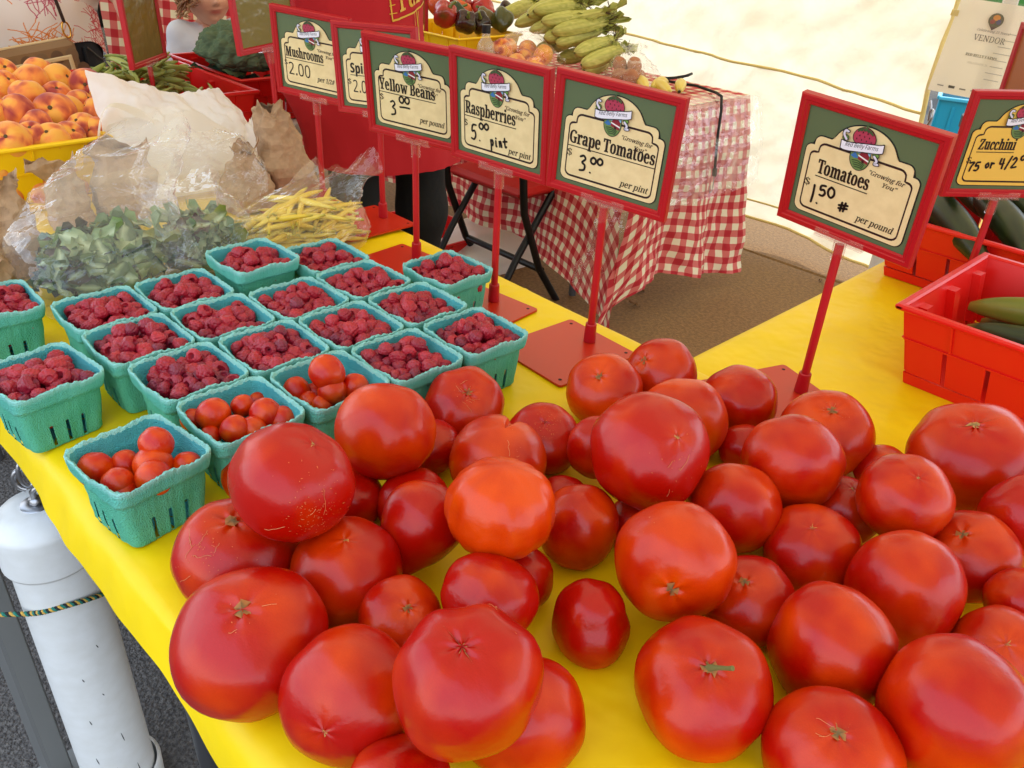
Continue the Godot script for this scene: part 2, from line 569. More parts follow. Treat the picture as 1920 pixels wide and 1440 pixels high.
func tables() -> void:
	var t := thing("market_table", "long folding market table under yellow cloth holding berries and tomatoes", "table")
	var b := MB.new()
	b.box(Vector3(0.505, 0.712, -0.89), Vector3(0.71, 0.045, 2.95), 0.008)
	part(t, "tabletop", b.mesh(), mat("table plastic", Color(0.8, 0.79, 0.76), 0.5))
	for z in [-2.1, -0.9, 0.4]:
		for x in [0.24, 0.78]:
			b = MB.new()
			b.tube([Vector3(x, 0.69, z), Vector3(x, 0.35, z + 0.01), Vector3(x, 0.0, z + 0.03)], 0.014, 10)
			part(t, "leg", b.mesh(), M["grey metal"])
	var prof := [Vector2(0.121, 0.692), Vector2(0.125, 0.705), Vector2(0.129, 0.717), Vector2(0.134, 0.728), Vector2(0.141, 0.735), Vector2(0.15, 0.7385), Vector2(0.165, 0.74)]
	for i in 42: prof.append(Vector2(0.18 + i * 0.016, 0.74))
	prof.append_array([Vector2(0.845, 0.74), Vector2(0.858, 0.7395), Vector2(0.866, 0.737), Vector2(0.870, 0.731), Vector2(0.872, 0.72), Vector2(0.873, 0.68), Vector2(0.874, 0.6), Vector2(0.875, 0.45)])
	var cloth := single("yellow_tablecloth", cloth_strip(prof, -2.4, 0.62, 41, func(q: Vector3) -> Vector3:
		if q.x < 0.15 and q.z < -1.28:      # the cloth hangs lower beyond the weight
			q.y -= (0.74 - q.y) * clampf((-1.28 - q.z) * 25.0, 0.0, 5.0)
		return q), M["yellow cloth"], "bright yellow plastic cloth on the table of berries and tomatoes", "tablecloth")
	t = thing("side_table", "yellow covered table set at a right angle, holding red crates", "table")
	b = MB.new()
	b.box(Vector3(1.75, 0.71, -0.16), Vector3(1.68, 0.045, 0.72), 0.008)
	part(t, "tabletop", b.mesh(), M["table plastic"])
	for x in [1.05, 2.45]:
		for z in [-0.42, 0.1]:
			b = MB.new()
			b.tube([Vector3(x, 0.688, z), Vector3(x, 0.0, z)], 0.014, 10)
			part(t, "leg", b.mesh(), M["grey metal"])
	b = MB.new()
	var n := noise(2.5, 44)
	var zp := [Vector2(-0.553, 0.45), Vector2(-0.552, 0.6), Vector2(-0.551, 0.70), Vector2(-0.549, 0.724), Vector2(-0.543, 0.733), Vector2(-0.53, 0.736), Vector2(-0.5, 0.7365), Vector2(-0.4, 0.7365), Vector2(-0.3, 0.7365), Vector2(-0.2, 0.7365), Vector2(-0.1, 0.7365), Vector2(0, 0.7365), Vector2(0.1, 0.7365), Vector2(0.2, 0.736), Vector2(0.215, 0.72), Vector2(0.22, 0.6), Vector2(0.221, 0.45)]
	b.grid(60, zp.size() - 1, func(a: float, c: float) -> Vector3:
		var p: Vector2 = zp[int(round(c * (zp.size() - 1)))]
		var x := lerpf(0.862, 2.6, a)
		var crease := 0.0016 * exp(-pow((x - 1.05) / 0.012, 2.0)) if p.x > -0.45 else 0.0
		return Vector3(x, p.y + (n.get_noise_2d(x, p.x) * 0.0012 + crease if p.y > 0.73 else 0.0), p.x + (n.get_noise_2d(x, p.y * 3.0) * 0.008 if p.y < 0.7 else 0.0)))
	single("yellow_tablecloth", b.mesh(), M["yellow cloth"], "yellow plastic cloth under the red crates, creased, falling off towards the pavement", "tablecloth")
# ---------------------------------------------------------------- pulp boxes, berries
func rrect(h: float, rad: float, k: int, n: int) -> Vector2:     # point k of n round a rounded square
	var per := n / 4
	var side := k / per
	var f := float(k % per) / per
	var p: Vector2
	var s := h - rad
	# each side: from the middle of a corner arc to the next
	var straight := 0.8
	var e := (1.0 - straight) / 2.0
	if f < e:
		var a := -PI / 4.0 + f / e * PI / 4.0
		p = Vector2(s + rad * cos(a), -s + rad * sin(a))
	elif f > 1.0 - e:
		var a := (f - 1.0 + e) / e * PI / 4.0
		p = Vector2(s + rad * cos(a), s + rad * sin(a))
	else:
		p = Vector2(h, lerpf(-s, s, (f - e) / straight))
	return p.rotated(side * PI / 2.0)

func pulp_box(seed_: int) -> Array:      # [wall mesh, rim mesh]
	var n := noise(60.0, seed_)
	var n2 := noise(14.0, seed_ + 50)
	var N := 160
	var per := N / 4
	# half size, corner radius, height; outside up, then the rim, then the inside down
	var out := [[.0375, .010, .0005], [.0395, .011, .004], [.0400, .011, .010], [.0408, .011, .020], [.0415, .011, .030], [.0424, .011, .038], [.0434, .012, .048], [.0442, .012, .0555]]
	var rim := [[.0444, .012, .0555], [.0478, .012, .0565], [.0488, .012, .060], [.0496, .012, .068], [.0500, .012, .0735], [.0500, .012, .0752], [.0490, .012, .0758], [.0478, .012, .0750], [.0468, .012, .072]]
	var ins := [[.0468, .012, .072], [.0455, .011, .062], [.0448, .011, .0585], [.0436, .011, .055], [.0424, .011, .044], [.0412, .011, .036], [.0404, .010, .030], [.0396, .010, .020], [.0388, .010, .010], [.0378, .009, .005], [.020, .008, .0042], [.0004, .0002, .0042]]
	var slot := func(k: int, y0: float, y1: float) -> bool:
		var f := float(k % per) / per
		if y0 < 0.0035 or y1 > 0.0305: return false
		for c in [0.275, 0.5, 0.725]:
			if absf(f + 0.5 / per - c) < 0.028: return true
		return false
	var build := func(prof: Array, kind: int) -> MB:
		var b := MB.new()
		var o := 0
		for j in prof.size():
			for k in N + 1:
				var p := rrect(prof[j][0], prof[j][1], k % N, N)
				var y: float = prof[j][2]
				var f := float(k % per) / per
				var d := n.get_noise_3d(p.x, y, p.y) * 0.0009 + n2.get_noise_3d(p.x, y, p.y) * 0.0024
				if kind == 0 and y < 0.05:      # vertical ribs beside the slots
					for c in [0.275, 0.5, 0.725]: d += 0.0011 * exp(-pow((absf(f - c) - 0.04) / 0.018, 2.0))
				if kind == 2 and y > 0.01 and y < 0.06: d += 0.0007 * sin(y * 420.0)
				var q := p * (1.0 + d / maxf(prof[j][0], 0.004)) if prof[j][0] > 0.03 else p
				if y > 0.065: y += n.get_noise_2d(p.x * 3.0, p.y * 3.0) * 0.0026 + n2.get_noise_2d(p.x, p.y) * 0.0040
				var tone := 0.5 + 0.5 * n2.get_noise_3d(p.x * 2.0, y * 2.0 + 3.0, p.y * 2.0)
				var c0 := hexl("55b795").lerp(hexl("70c9a8"), tone)
				if kind == 2: c0 = hexl("4fb3b8").lerp(hexl("68c8c8"), tone)
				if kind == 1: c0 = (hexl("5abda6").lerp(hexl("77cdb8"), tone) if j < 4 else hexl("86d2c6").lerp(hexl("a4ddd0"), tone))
				b.vert(Vector3(q.x, y, -q.y), Vector2(float(k) / N, y), c0)
		for j in prof.size() - 1:
			for k in N:
				if kind != 1 and slot.call(k, minf(prof[j][2], prof[j + 1][2]), maxf(prof[j][2], prof[j + 1][2])): continue
				var a := j * (N + 1) + k
				b.quad(a, a + 1, a + N + 2, a + N + 1)
		for j in prof.size(): b.weld[j * (N + 1) + N] = j * (N + 1)
		return b
	var w: MB = build.call(out, 0)
	var inner: MB = build.call(ins, 2)
	w.add_mb(inner, Transform3D.IDENTITY)
	# jambs of the slots
	for k in N:
		var f := float(k % per) / per
		for c in [0.275, 0.5, 0.725]:
			for s in [-1.0, 1.0]:
				if absf(f - (c + s * 0.025)) < 0.0126 and absf(f - (c + s * 0.025)) >= 0.0:
					var a := rrect(.0396, .011, k, N); var b2 := rrect(.0382, .010, k, N)
					var a2 := rrect(.0416, .011, k, N); var b3 := rrect(.0403, .010, k, N)
					var ps := [Vector3(a.x, .004, -a.y), Vector3(b2.x, .004, -b2.y), Vector3(b3.x, .03, -b3.y), Vector3(a2.x, .03, -a2.y)]
					w.face(ps, hexl("3f9c86"))
					break
	var r: MB = build.call(rim, 1)
	return [w.mesh(), r.mesh()]

func berry_mesh(seed_: int, wide: float, tall: float, open_: bool) -> ArrayMesh:
	var b := MB.new()
	var nz := noise(90.0, seed_)
	var rows := 9
	var per := 14
	# profile: 0 bottom of the hollow .. rim .. tip
	var prof := func(t: float) -> Vector2:
		if t < 0.14:
			var k := t / 0.14
			return Vector2(lerpf(0.12, 0.5, k) if open_ else 0.5 * k, lerpf(-0.25, 0.42, k) if open_ else 0.40)
		var a := (t - 0.14) / 0.86
		var ang := lerpf(0.36 * PI, -0.5 * PI, a)
		return Vector2(cos(ang) * (1.0 if ang > 0 else 1.0 - 0.12 * sin(-ang)), (0.5 if ang > 0.0 else 1.0) * sin(ang) * 0.95 + 0.0)
	b.grid(56, 40, func(u: float, t: float) -> Vector3:
		var q: Vector2 = prof.call(t)
		var bumpy := 0.0
		if t > 0.10:
			var rr := (t - 0.10) / 0.9 * rows
			var best := 9.0
			for dj in [-1, 0, 1]:
				var j: int = int(floor(rr)) + dj
				var cnt := maxi(3, int(round(per * clampf((prof.call(0.10 + 0.9 * (j + 0.5) / rows) as Vector2).x, 0.25, 1.0))))
				var ph: float = 0.5 * (j % 2) + 0.13 * sin(j * 5.3 + seed_)
				var uu: float = u * cnt + ph
				var du: float = (uu - round(uu)) / cnt * per * maxf(q.x, 0.2) * 1.05
				var dv: float = rr - (j + 0.5)
				best = minf(best, du * du + dv * dv)
			bumpy = sqrt(maxf(0.0, 1.0 - best / 0.42)) * 0.16
		var r := q.x * (0.86 + bumpy) + 0.0
		var y := q.y * (0.90 + bumpy * 0.8)
		var d := 1.0 + 0.16 * nz.get_noise_3d(cos(u * TAU) * 0.02, y * 0.02, sin(u * TAU) * 0.02)
		return Vector3(cos(u * TAU) * r * wide * d, -y * tall * -1.0, -sin(u * TAU) * r * wide * d),
		func(u: float, t: float, p: Vector3) -> Color:
			var k := 0.5 + 0.5 * nz.get_noise_3d(p.x * 2.0, p.y * 2.0, p.z * 2.0)
			var c := hexl(["8a0f1e", "7a0d20", "960f1c", "6e1026", "8e1422", "821020", "9a1420"][seed_ % 7]).lerp(hexl(["b52234", "a01c34", "c02c38", "8e2238", "b52a3a", "aa2034", "c43040"][seed_ % 7]), k)
			if t < 0.1: c = hexl("a83a48")
			return c, true)
	# the grid runs from the top down: turn the faces outwards
	for i in range(0, b.idx.size(), 3):
		var s := b.idx[i + 1]; b.idx[i + 1] = b.idx[i + 2]; b.idx[i + 2] = s
	return b.mesh()

const BOXES := [
	# x, z, turn, berries, where
	[0.176, -1.110, -0.03, "cut by the left picture edge, before the paper bag"],
	[0.166, -0.894, 0.124, "standing apart on the left near edge"],
	[0.276, -1.010, 0.0, "touching the salad bag, heading the left column"],
	[0.277, -0.906, 0.0, "second of the three in the left column"],
	[0.289, -0.799, 0.02, "directly behind the middle box of grape tomatoes"],
	[0.378, -1.007, -0.01, "in front of the second salad bag"],
	[0.380, -0.902, -0.04, "one row before the box at the second salad bag"],
	[0.391, -0.795, -0.04, "directly behind the right box of grape tomatoes"],
	[0.486, -1.022, 0.027, "tipped up highest in front of the yellow bean bag"],
	[0.588, -0.999, -0.03, "farthest back, beside the bean bag and red sign foot"],
	[0.482, -0.893, 0.016, "at the block's middle, before the tipped up box"],
	[0.584, -0.894, 0.029, "left of the box alone at the sign post"],
	[0.493, -0.787, -0.013, "behind the box at the big cracked tomato"],
	[0.596, -0.786, -0.007, "behind the corner box next to the red sign foot"],
	[0.703, -0.854, 0.03, "standing alone against the raspberry sign post"],
	[0.604, -0.678, -0.024, "at the block's corner by the red sign foot"],
	[0.500, -0.681, -0.018, "in the front row, right of the grape tomatoes"],
]

func baskets() -> void:
	var kinds := []
	for s in 3: kinds.append(pulp_box(60 + s))
	var bid := 0
	var put := func(x: float, z: float, turn: float, label: String, lift: float, grp: String) -> Node3D:
		var t := thing("pint_box", label, "pint box", Vector3(x, 0.7405 + lift, z), Basis(Vector3.UP, turn) , grp)
		var k: Array = kinds[bid % 3]
		var spin := Basis(Vector3.UP, PI / 2.0 * (bid % 4))
		for i in 2:
			var q := part(t, ["box_wall", "box_rim"][i], k[i], M["pulp"])
			q.basis = spin
		bid += 1
		return t
	var berries := []
	for i in 7: berries.append(berry_mesh(70 + i, rf(0.0094, 0.0108), rf(0.0108, 0.0142), i != 2))
	var all := []      # [distance, transform, box, kind]
	for i in BOXES.size():
		var q: Array = BOXES[i]
		var lift := 0.016 if i == 8 else 0.0
		put.call(q[0], q[1], q[2], "teal pulp pint box of raspberries " + q[3], lift, "teal pint boxes of raspberries")
		var bt := Transform3D(Basis(Vector3.UP, q[2]), Vector3(q[0], 0.7405 + lift, q[1]))
		var heapx := rf(0.0, 0.012)
		var heapz := rf(-0.012, 0.002)
		for layer in 4:
			var m: int = [5, 5, 6, 3][layer]
			var reach: float = [0.0285, 0.032, 0.034, 0.018][layer]
			for a in m:
				for c in m:
					if layer == 3 and rng.randf() < 0.3: continue
					if layer == 2 and rng.randf() < 0.16: continue
					var off := Vector2(heapx, heapz) * (0.5 if layer == 2 else 1.0) if layer >= 2 else Vector2.ZERO
					var p := Vector3(lerpf(-reach, reach, (a + 0.5 * (c % 2) * 0.7) / (m - 0.65)) + off.x + rf(-.0028, .0028), [0.034, 0.049, 0.062, 0.0715][layer] + rf(-.003, .003), lerpf(-reach, reach, float(c) / (m - 1)) + off.y + rf(-.0028, .0028))
					var lim: float = [0.0285, 0.0325, 0.0355, 0.0355][layer]
					p.x = clampf(p.x, -lim, lim); p.z = clampf(p.z, -lim, lim)
					if layer == 0: p.y = 0.031
					var ax := Vector3(rf(-1, 1), rf(-0.9, 1.0), rf(-1, 1)).normalized()
					var bs := y_to(ax, rf(0, TAU)).scaled(Vector3.ONE * rf(0.86, 1.1))
					var w := bt * Transform3D(bs, p)
					var show: float = w.origin.distance_to(Vector3(0, 1.278, 0)) + [5.0, 0.16, 0.0, 0.0][layer]
					all.append([show, w, i, rng.randi() % 7])
	all.sort_custom(func(a, b): return a[0] < b[0])
	var rest := []
	for n in all.size():
		var q: Array = all[n]
		if n < 300:
			var place: String = BOXES[q[2]][3]
			single("raspberry", berries[q[3]], M["raspberry"], "ripe raspberry heaped in the box " + place, "raspberry", q[1], "raspberries in the box " + place)
		else: rest.append(q)
	# the far and buried ones: one heap
	var mb := MB.new()
	var mm := MultiMesh.new()
	mm.transform_format = MultiMesh.TRANSFORM_3D
	mm.mesh = berries[0]
	mm.instance_count = rest.size()
	for n in rest.size(): mm.set_instance_transform(n, rest[n][1])
	var mi := MultiMeshInstance3D.new()
	mi.name = "raspberries"; mi.multimesh = mm; mi.material_override = M["raspberry"]
	add_child(mi, true)
	tag(mi, "remaining raspberries filling the far and lower parts of the boxes", "raspberries")
	mi.set_meta("kind", "stuff")
	# grape tomatoes
	var gb := [["Z", 0.187, -0.682, 0.138, "standing apart, foremost of all"], ["G", 0.296, -0.692, 0.0, "just behind the foremost one"], ["H", 0.399, -0.687, 0.01, "with one fruit heaped highest"]]
	for q in gb:
		put.call(q[1], q[2], q[3], "teal pulp pint box of grape tomatoes " + q[4], 0.0, "teal pint boxes of grape tomatoes")
	var g0 := []
	for i in 3: g0.append(tomato_mesh(90 + i, 0.97 + 0.05 * i, 0.0, 0.01, Color("c41a0a"), Color("e8560c"), 0.3, 24))
	var n3 := 0
	for q in GRAPES:
		var where: String = gb[["Z", "G", "H"].find(q[0])][4]
		var bs := y_to(Vector3(rf(-1, 1), rf(-.4, 1), rf(-1, 1)), rf(0, 6)).scaled(Vector3.ONE * q[4])
		single("grape_tomato", g0[n3 % 3], M["tomato"], "small round red tomato in the pint box " + where, "grape tomato", Transform3D(bs, Vector3(q[1], q[2], q[3])), "grape tomatoes in the box " + where)
		n3 += 1
const GRAPES := [
	["Z", 0.1544, 0.7950, -0.7088, 0.0167],
	["Z", 0.1799, 0.7920, -0.7041, 0.0134],
	["Z", 0.1960, 0.8000, -0.6735, 0.0182],
	["Z", 0.1617, 0.7950, -0.6720, 0.0158],
	["Z", 0.1628, 0.7900, -0.6659, 0.0138],
	["Z", 0.1879, 0.8020, -0.6521, 0.0163],
	["Z", 0.2058, 0.8150, -0.6845, 0.0163],
	["Z", 0.2222, 0.7950, -0.6606, 0.0139],
	["G", 0.2759, 0.8050, -0.7138, 0.0171],
	["G", 0.3100, 0.8000, -0.7177, 0.0125],
	["G", 0.3197, 0.8020, -0.6871, 0.0163],
	["G", 0.2603, 0.7950, -0.7331, 0.0117],
	["G", 0.2635, 0.7920, -0.6981, 0.0109],
	["G", 0.2828, 0.8000, -0.6822, 0.0147],
	["G", 0.3004, 0.7950, -0.6775, 0.0138],
	["G", 0.3325, 0.7950, -0.6747, 0.0146],
	["G", 0.3336, 0.7900, -0.7316, 0.0100],
	["H", 0.4003, 0.8200, -0.6936, 0.0194],
	["H", 0.3985, 0.8020, -0.6821, 0.0159],
	["H", 0.4249, 0.8000, -0.6770, 0.0150],
	["H", 0.3738, 0.7950, -0.7180, 0.0149],
	["H", 0.3767, 0.7900, -0.6956, 0.0118],
	["H", 0.3830, 0.7900, -0.6806, 0.0117],
	["H", 0.3948, 0.7850, -0.7148, 0.0121],
	["H", 0.4087, 0.7850, -0.6816, 0.0120],
]
# ---------------------------------------------------------------- slicing tomatoes
# unit body, +y through the marked end. form: 0 plain, 1 pointed, 2 waisted, 3 double lobed, 4 ribbed
func tomato_mesh(seed_: int, q: float, lobe: float, dimple: float, c1: Color, c2: Color, hue: float, res := 40, form := 0) -> ArrayMesh:
	var nz := noise(0.7, seed_, FastNoiseLite.TYPE_SIMPLEX_SMOOTH, 2)
	var nc := noise(1.1, seed_ + 7, FastNoiseLite.TYPE_SIMPLEX_SMOOTH, 3)
	var b := MB.new()
	var ph := seed_ * 1.37
	var nl := 4 + seed_ % 3
	var la := lin(c1)
	var lb := lin(c2)
	b.grid(res + 8, int(res * 0.75), func(u: float, t: float) -> Vector3:
		var th := t * PI
		var a := u * TAU
		var d := Vector3(sin(th) * cos(a), cos(th), -sin(th) * sin(a))
		var r := 1.0 + 0.05 * nz.get_noise_3dv(d * 1.2)
		var up := clampf(d.y * 0.6 + 0.5, 0.0, 1.0)
		r += lobe * sin(th) * sin(th) * (0.35 + up) * (0.5 * cos(a * nl + ph + 1.2 * sin(a + ph)) + 0.35 * cos(a * 2.0 + ph * 2.1) + 0.3 * cos(a * 3.0 - ph))
		# squarer shoulders than a ball
		var y := d.y * q * (1.0 + 0.06 * (1.0 - d.y * d.y))
		var xz := Vector2(d.x, d.z) * (1.0 + 0.05 * sin(th) * absf(d.y))
		y -= dimple * exp(-pow(th / 0.30, 2.0)) * (1.0 + 0.3 * cos(a * nl + ph))
		y += dimple * 0.35 * exp(-pow((PI - th) / 0.35, 2.0))
		if form == 1: 
			var k := exp(-pow(th / 0.42, 2.0))
			y += 0.34 * k
			xz *= 1.0 - 0.10 * clampf(d.y, 0.0, 1.0)
		if form == 2:
			r *= 1.0 - 0.085 * exp(-pow((d.y - 0.22) / 0.22, 2.0)) * (0.55 + 0.45 * cos(a - 2.2)) - 0.10 * clampf(d.y, 0.0, 1.0)
		if form == 3:
			r *= 1.0 - 0.17 * exp(-pow(angle_difference(a, 1.0) / 0.16, 2.0)) * clampf(0.4 + d.y, 0.0, 1.0) 
		if form == 4:
			r += 0.014 * cos(a * 14.0) * sin(th)
		return Vector3(xz.x * r, y * r, xz.y * r),
		func(u: float, t: float, p: Vector3) -> Color:
			var k := nc.get_noise_3dv(p * 0.7) * 0.8 + hue + 0.28 * clampf(p.y, -0.4, 1.0) * hue * 2.0
			var a := u * TAU
			if t < 0.22 and dimple > 0.0: k += 0.30 * (1.0 - t / 0.22) * (0.6 + 0.4 * cos(a * 9.0 + 3.0 * nc.get_noise_1d(a * 2.0))) * (0.5 + hue)
			if form == 4: k += 0.25 * maxf(0.0, cos(a * 7.0)) * sin(t * PI)
			return la.lerp(lb, clampf(k, 0.0, 1.0)), true)
	for i in range(0, b.idx.size(), 3):
		var s := b.idx[i + 1]; b.idx[i + 1] = b.idx[i + 2]; b.idx[i + 2] = s
	return b.mesh()

func scar_mesh(seed_: int, kind: String, body: ArrayMesh) -> ArrayMesh:
	# a corky patch that follows the body round +y; unit scale
	var pts: PackedVector3Array = body.surface_get_arrays(0)[Mesh.ARRAY_VERTEX]
	var cols := 49
	var surf := func(th: float, a: float) -> Vector3:
		var row := th / PI * 30.0
		var j := int(floor(row))
		var i := int(posmod(a, TAU) / TAU * 48.0) % 48
		var f := row - j
		var g := posmod(a, TAU) / TAU * 48.0 - i
		var p0 := pts[j * cols + i].lerp(pts[j * cols + i + 1], g)
		var p1 := pts[(j + 1) * cols + i].lerp(pts[(j + 1) * cols + i + 1], g)
		return p0.lerp(p1, f)
	var b := MB.new()
	var r2 := RandomNumberGenerator.new(); r2.seed = seed_
	var add := func(fan: Callable, n: int, rim: Color, mid: Color, lift: float) -> void:
		var c: Vector3 = surf.call(0.001, 0.0)
		var o := b.vert(c + Vector3.UP * lift * 1.6, Vector2.ZERO, mid)
		for ring in [0.5, 1.0]:
			for k in n + 1:
				var a := TAU * (k % n) / n
				var th: float = fan.call(a) * ring
				var p: Vector3 = surf.call(th, a)
				var jitter := r2.randf_range(-0.5, 0.9) * lift if ring < 1.0 else 0.0
				b.vert(p + p.normalized() * (lift + jitter if ring < 1.0 else lift * 0.35), Vector2.ZERO, rim if ring > 0.9 else mid.lerp(rim, r2.randf()))
		for k in n:
			b.tri(o, o + 1 + k, o + 2 + k)
			var s := o + 1
			b.quad(s + k, s + n + 1 + k, s + n + 2 + k, s + 1 + k)
	if kind == "s":
		var ph := r2.randf() * 6.0
		add.call(func(a: float) -> float: return 0.030 + 0.095 * pow(absf(cos(a * 2.5 + ph)), 14.0) * (0.6 + 0.4 * sin(a + ph)), 40, hexl("c9873f"), hexl("8f7a48"), 0.006)
	elif kind == "d":
		add.call(func(a: float) -> float: return 0.05, 12, hexl("7a1410"), hexl("8a2a18"), 0.004)
	elif kind == "w":        # wide crescent scar
		add.call(func(a: float) -> float: return 0.07 + 0.34 * exp(-pow(angle_difference(a, 0.4) / 0.22, 2.0)) + 0.26 * exp(-pow(angle_difference(a, 3.2) / 0.2, 2.0)), 48, hexl("c08a50"), hexl("7d6a3e"), 0.008)
	else:
		var ph := r2.randf() * 6.0
		add.call(func(a: float) -> float: return 0.115 + 0.016 * cos(a * 5.0 + ph) + 0.02 * cos(a * 2.0 - ph) + r2.randf_range(-0.014, 0.014), 40, hexl("a8672f"), hexl("6e5c38"), 0.014)
	return b.mesh()

# corky flecks and hairline cracks on the skin: [patch axis, spread, flecks, cracks]
const RUSSET := {200: [Vector3(0.3, 0.6, 0.5), 0.9, 60, 6], 203: [Vector3(0.1, 1.0, 0.2), 0.6, 14, 9], 204: [Vector3(0.0, 1.0, 0.1), 0.75, 110, 0], 222: [Vector3(0.8, 0.3, 0.3), 0.3, 16, 6],
	201: [Vector3(0.1, 1, 0.1), 0.6, 8, 2], 247: [Vector3(0.1, 0.3, 1.0), 0.95, 150, 3], 249: [Vector3(0.2, 0.2, 0.9), 0.9, 9, 0], 250: [Vector3(0.2, 0.8, 0.4), 0.9, 20, 3], 248: [Vector3(0.2, 0.5, 0.8), 0.9, 14, 2], 242: [Vector3(-0.2, 0.3, 0.8), 0.8, 16, 4], 231: [Vector3(0, 1, 0), 0.5, 10, 3], 219: [Vector3(0, 1, 0), 0.5, 12, 3], 237: [Vector3(0, 0.6, 0.6), 0.8, 16, 3]}
func russet_mesh(body: ArrayMesh, seed_: int, q: Array) -> ArrayMesh:
	var r := RandomNumberGenerator.new(); r.seed = seed_
	var V: PackedVector3Array = body.surface_get_arrays(0)[Mesh.ARRAY_VERTEX]
	var b := MB.new()
	var ax: Vector3 = (q[0] as Vector3).normalized()
	# vertices near the patch, to stand flecks on
	var near := []
	for v in V:
		var d := v.normalized().distance_to(ax)
		if d < q[1] * 1.1: near.append(v)
	if near.size() < 8: return b.mesh()
	var surf := func(dir: Vector3) -> Vector3:
		var best := 9.0
		var rad := 1.0
		for v in near:
			var d: float = (v as Vector3).normalized().distance_squared_to(dir)
			if d < best: best = d; rad = (v as Vector3).length()
		return dir * (rad + 0.006)
	var c1 := hexl("d2703a")
	var c2 := hexl("c45a34")
	for i in q[2]:
		var d: Vector3 = (ax + Vector3(r.randfn(), r.randfn(), r.randfn()) * q[1] * 0.33).normalized()
		var p: Vector3 = surf.call(d)
		var s := r.randf_range(0.005, 0.013)
		var u: Vector3 = d.cross(Vector3(r.randf() - 0.5, r.randf(), r.randf() - 0.5)).normalized() * s * r.randf_range(0.8, 2.4)
		var w: Vector3 = d.cross(u).normalized() * s
		b.face([p - u, p - w * 0.7 + u * 0.2, p + u, p + w * 0.6 - u * 0.1], c1.lerp(c2, r.randf()))
	for i in q[3]:
		var d: Vector3 = (ax + Vector3(r.randfn(), r.randfn(), r.randfn()) * q[1] * 0.3).normalized()
		var t: Vector3 = d.cross(Vector3(r.randf() - 0.5, r.randf() - 0.5, r.randf() - 0.5)).normalized()
		var pts := []
		var n := r.randi_range(4, 8)
		for k in n:
			pts.append(surf.call(d))
			d = (d + t * 0.055 + Vector3(r.randfn(), r.randfn(), r.randfn()) * 0.012).normalized()
		b.tube(pts, 0.0035, 4, false, c1.lerp(hexl("d89a66"), r.randf()))
	return b.mesh()

func tomato(label: String, at: Vector3, r: float, axis: Vector3, kind: String, q: float, hue: float, seed_: int, form := 0, lobe := 0.03) -> void:
	var t := thing("tomato", label, "tomato", at, y_to(axis, seed_ * 1.9).scaled(Vector3.ONE * r), "slicing tomatoes piled on the yellow cloth")
	var dim := 0.085 if kind in ["c", "p", "w"] else 0.03 if kind == "s" else 0.06 if kind == "d" else 0.0
	var body := tomato_mesh(seed_, q, lobe, dim, Color("b61207"), Color("e24a05"), hue, 40, form)
	part(t, "body", body, M["tomato"])
	if kind != "n" and kind != "h":
		part(t, "blossom_scar" if kind == "s" else "stem_scar", scar_mesh(seed_, kind, body), M["scar"])
	if RUSSET.has(seed_):
		part(t, "russeting", russet_mesh(body, seed_, RUSSET[seed_]), M["scar"]).set_meta("kind", "stuff")
	if kind == "p":
		var b := MB.new()
		var y0 := q - dim * 1.0
		b.tube([Vector3(0.0, y0 - 0.02, 0), Vector3(0.01, y0 + 0.06, 0.0), Vector3(0.08, y0 + 0.17, -0.07), Vector3(0.17, y0 + 0.30, -0.16), Vector3(0.21, y0 + 0.37, -0.2)], [0.075, 0.05, 0.034, 0.03, 0.038], 8, true, hexl("6f6a35"))
		part(t, "stalk", b.mesh(), M["scar"])
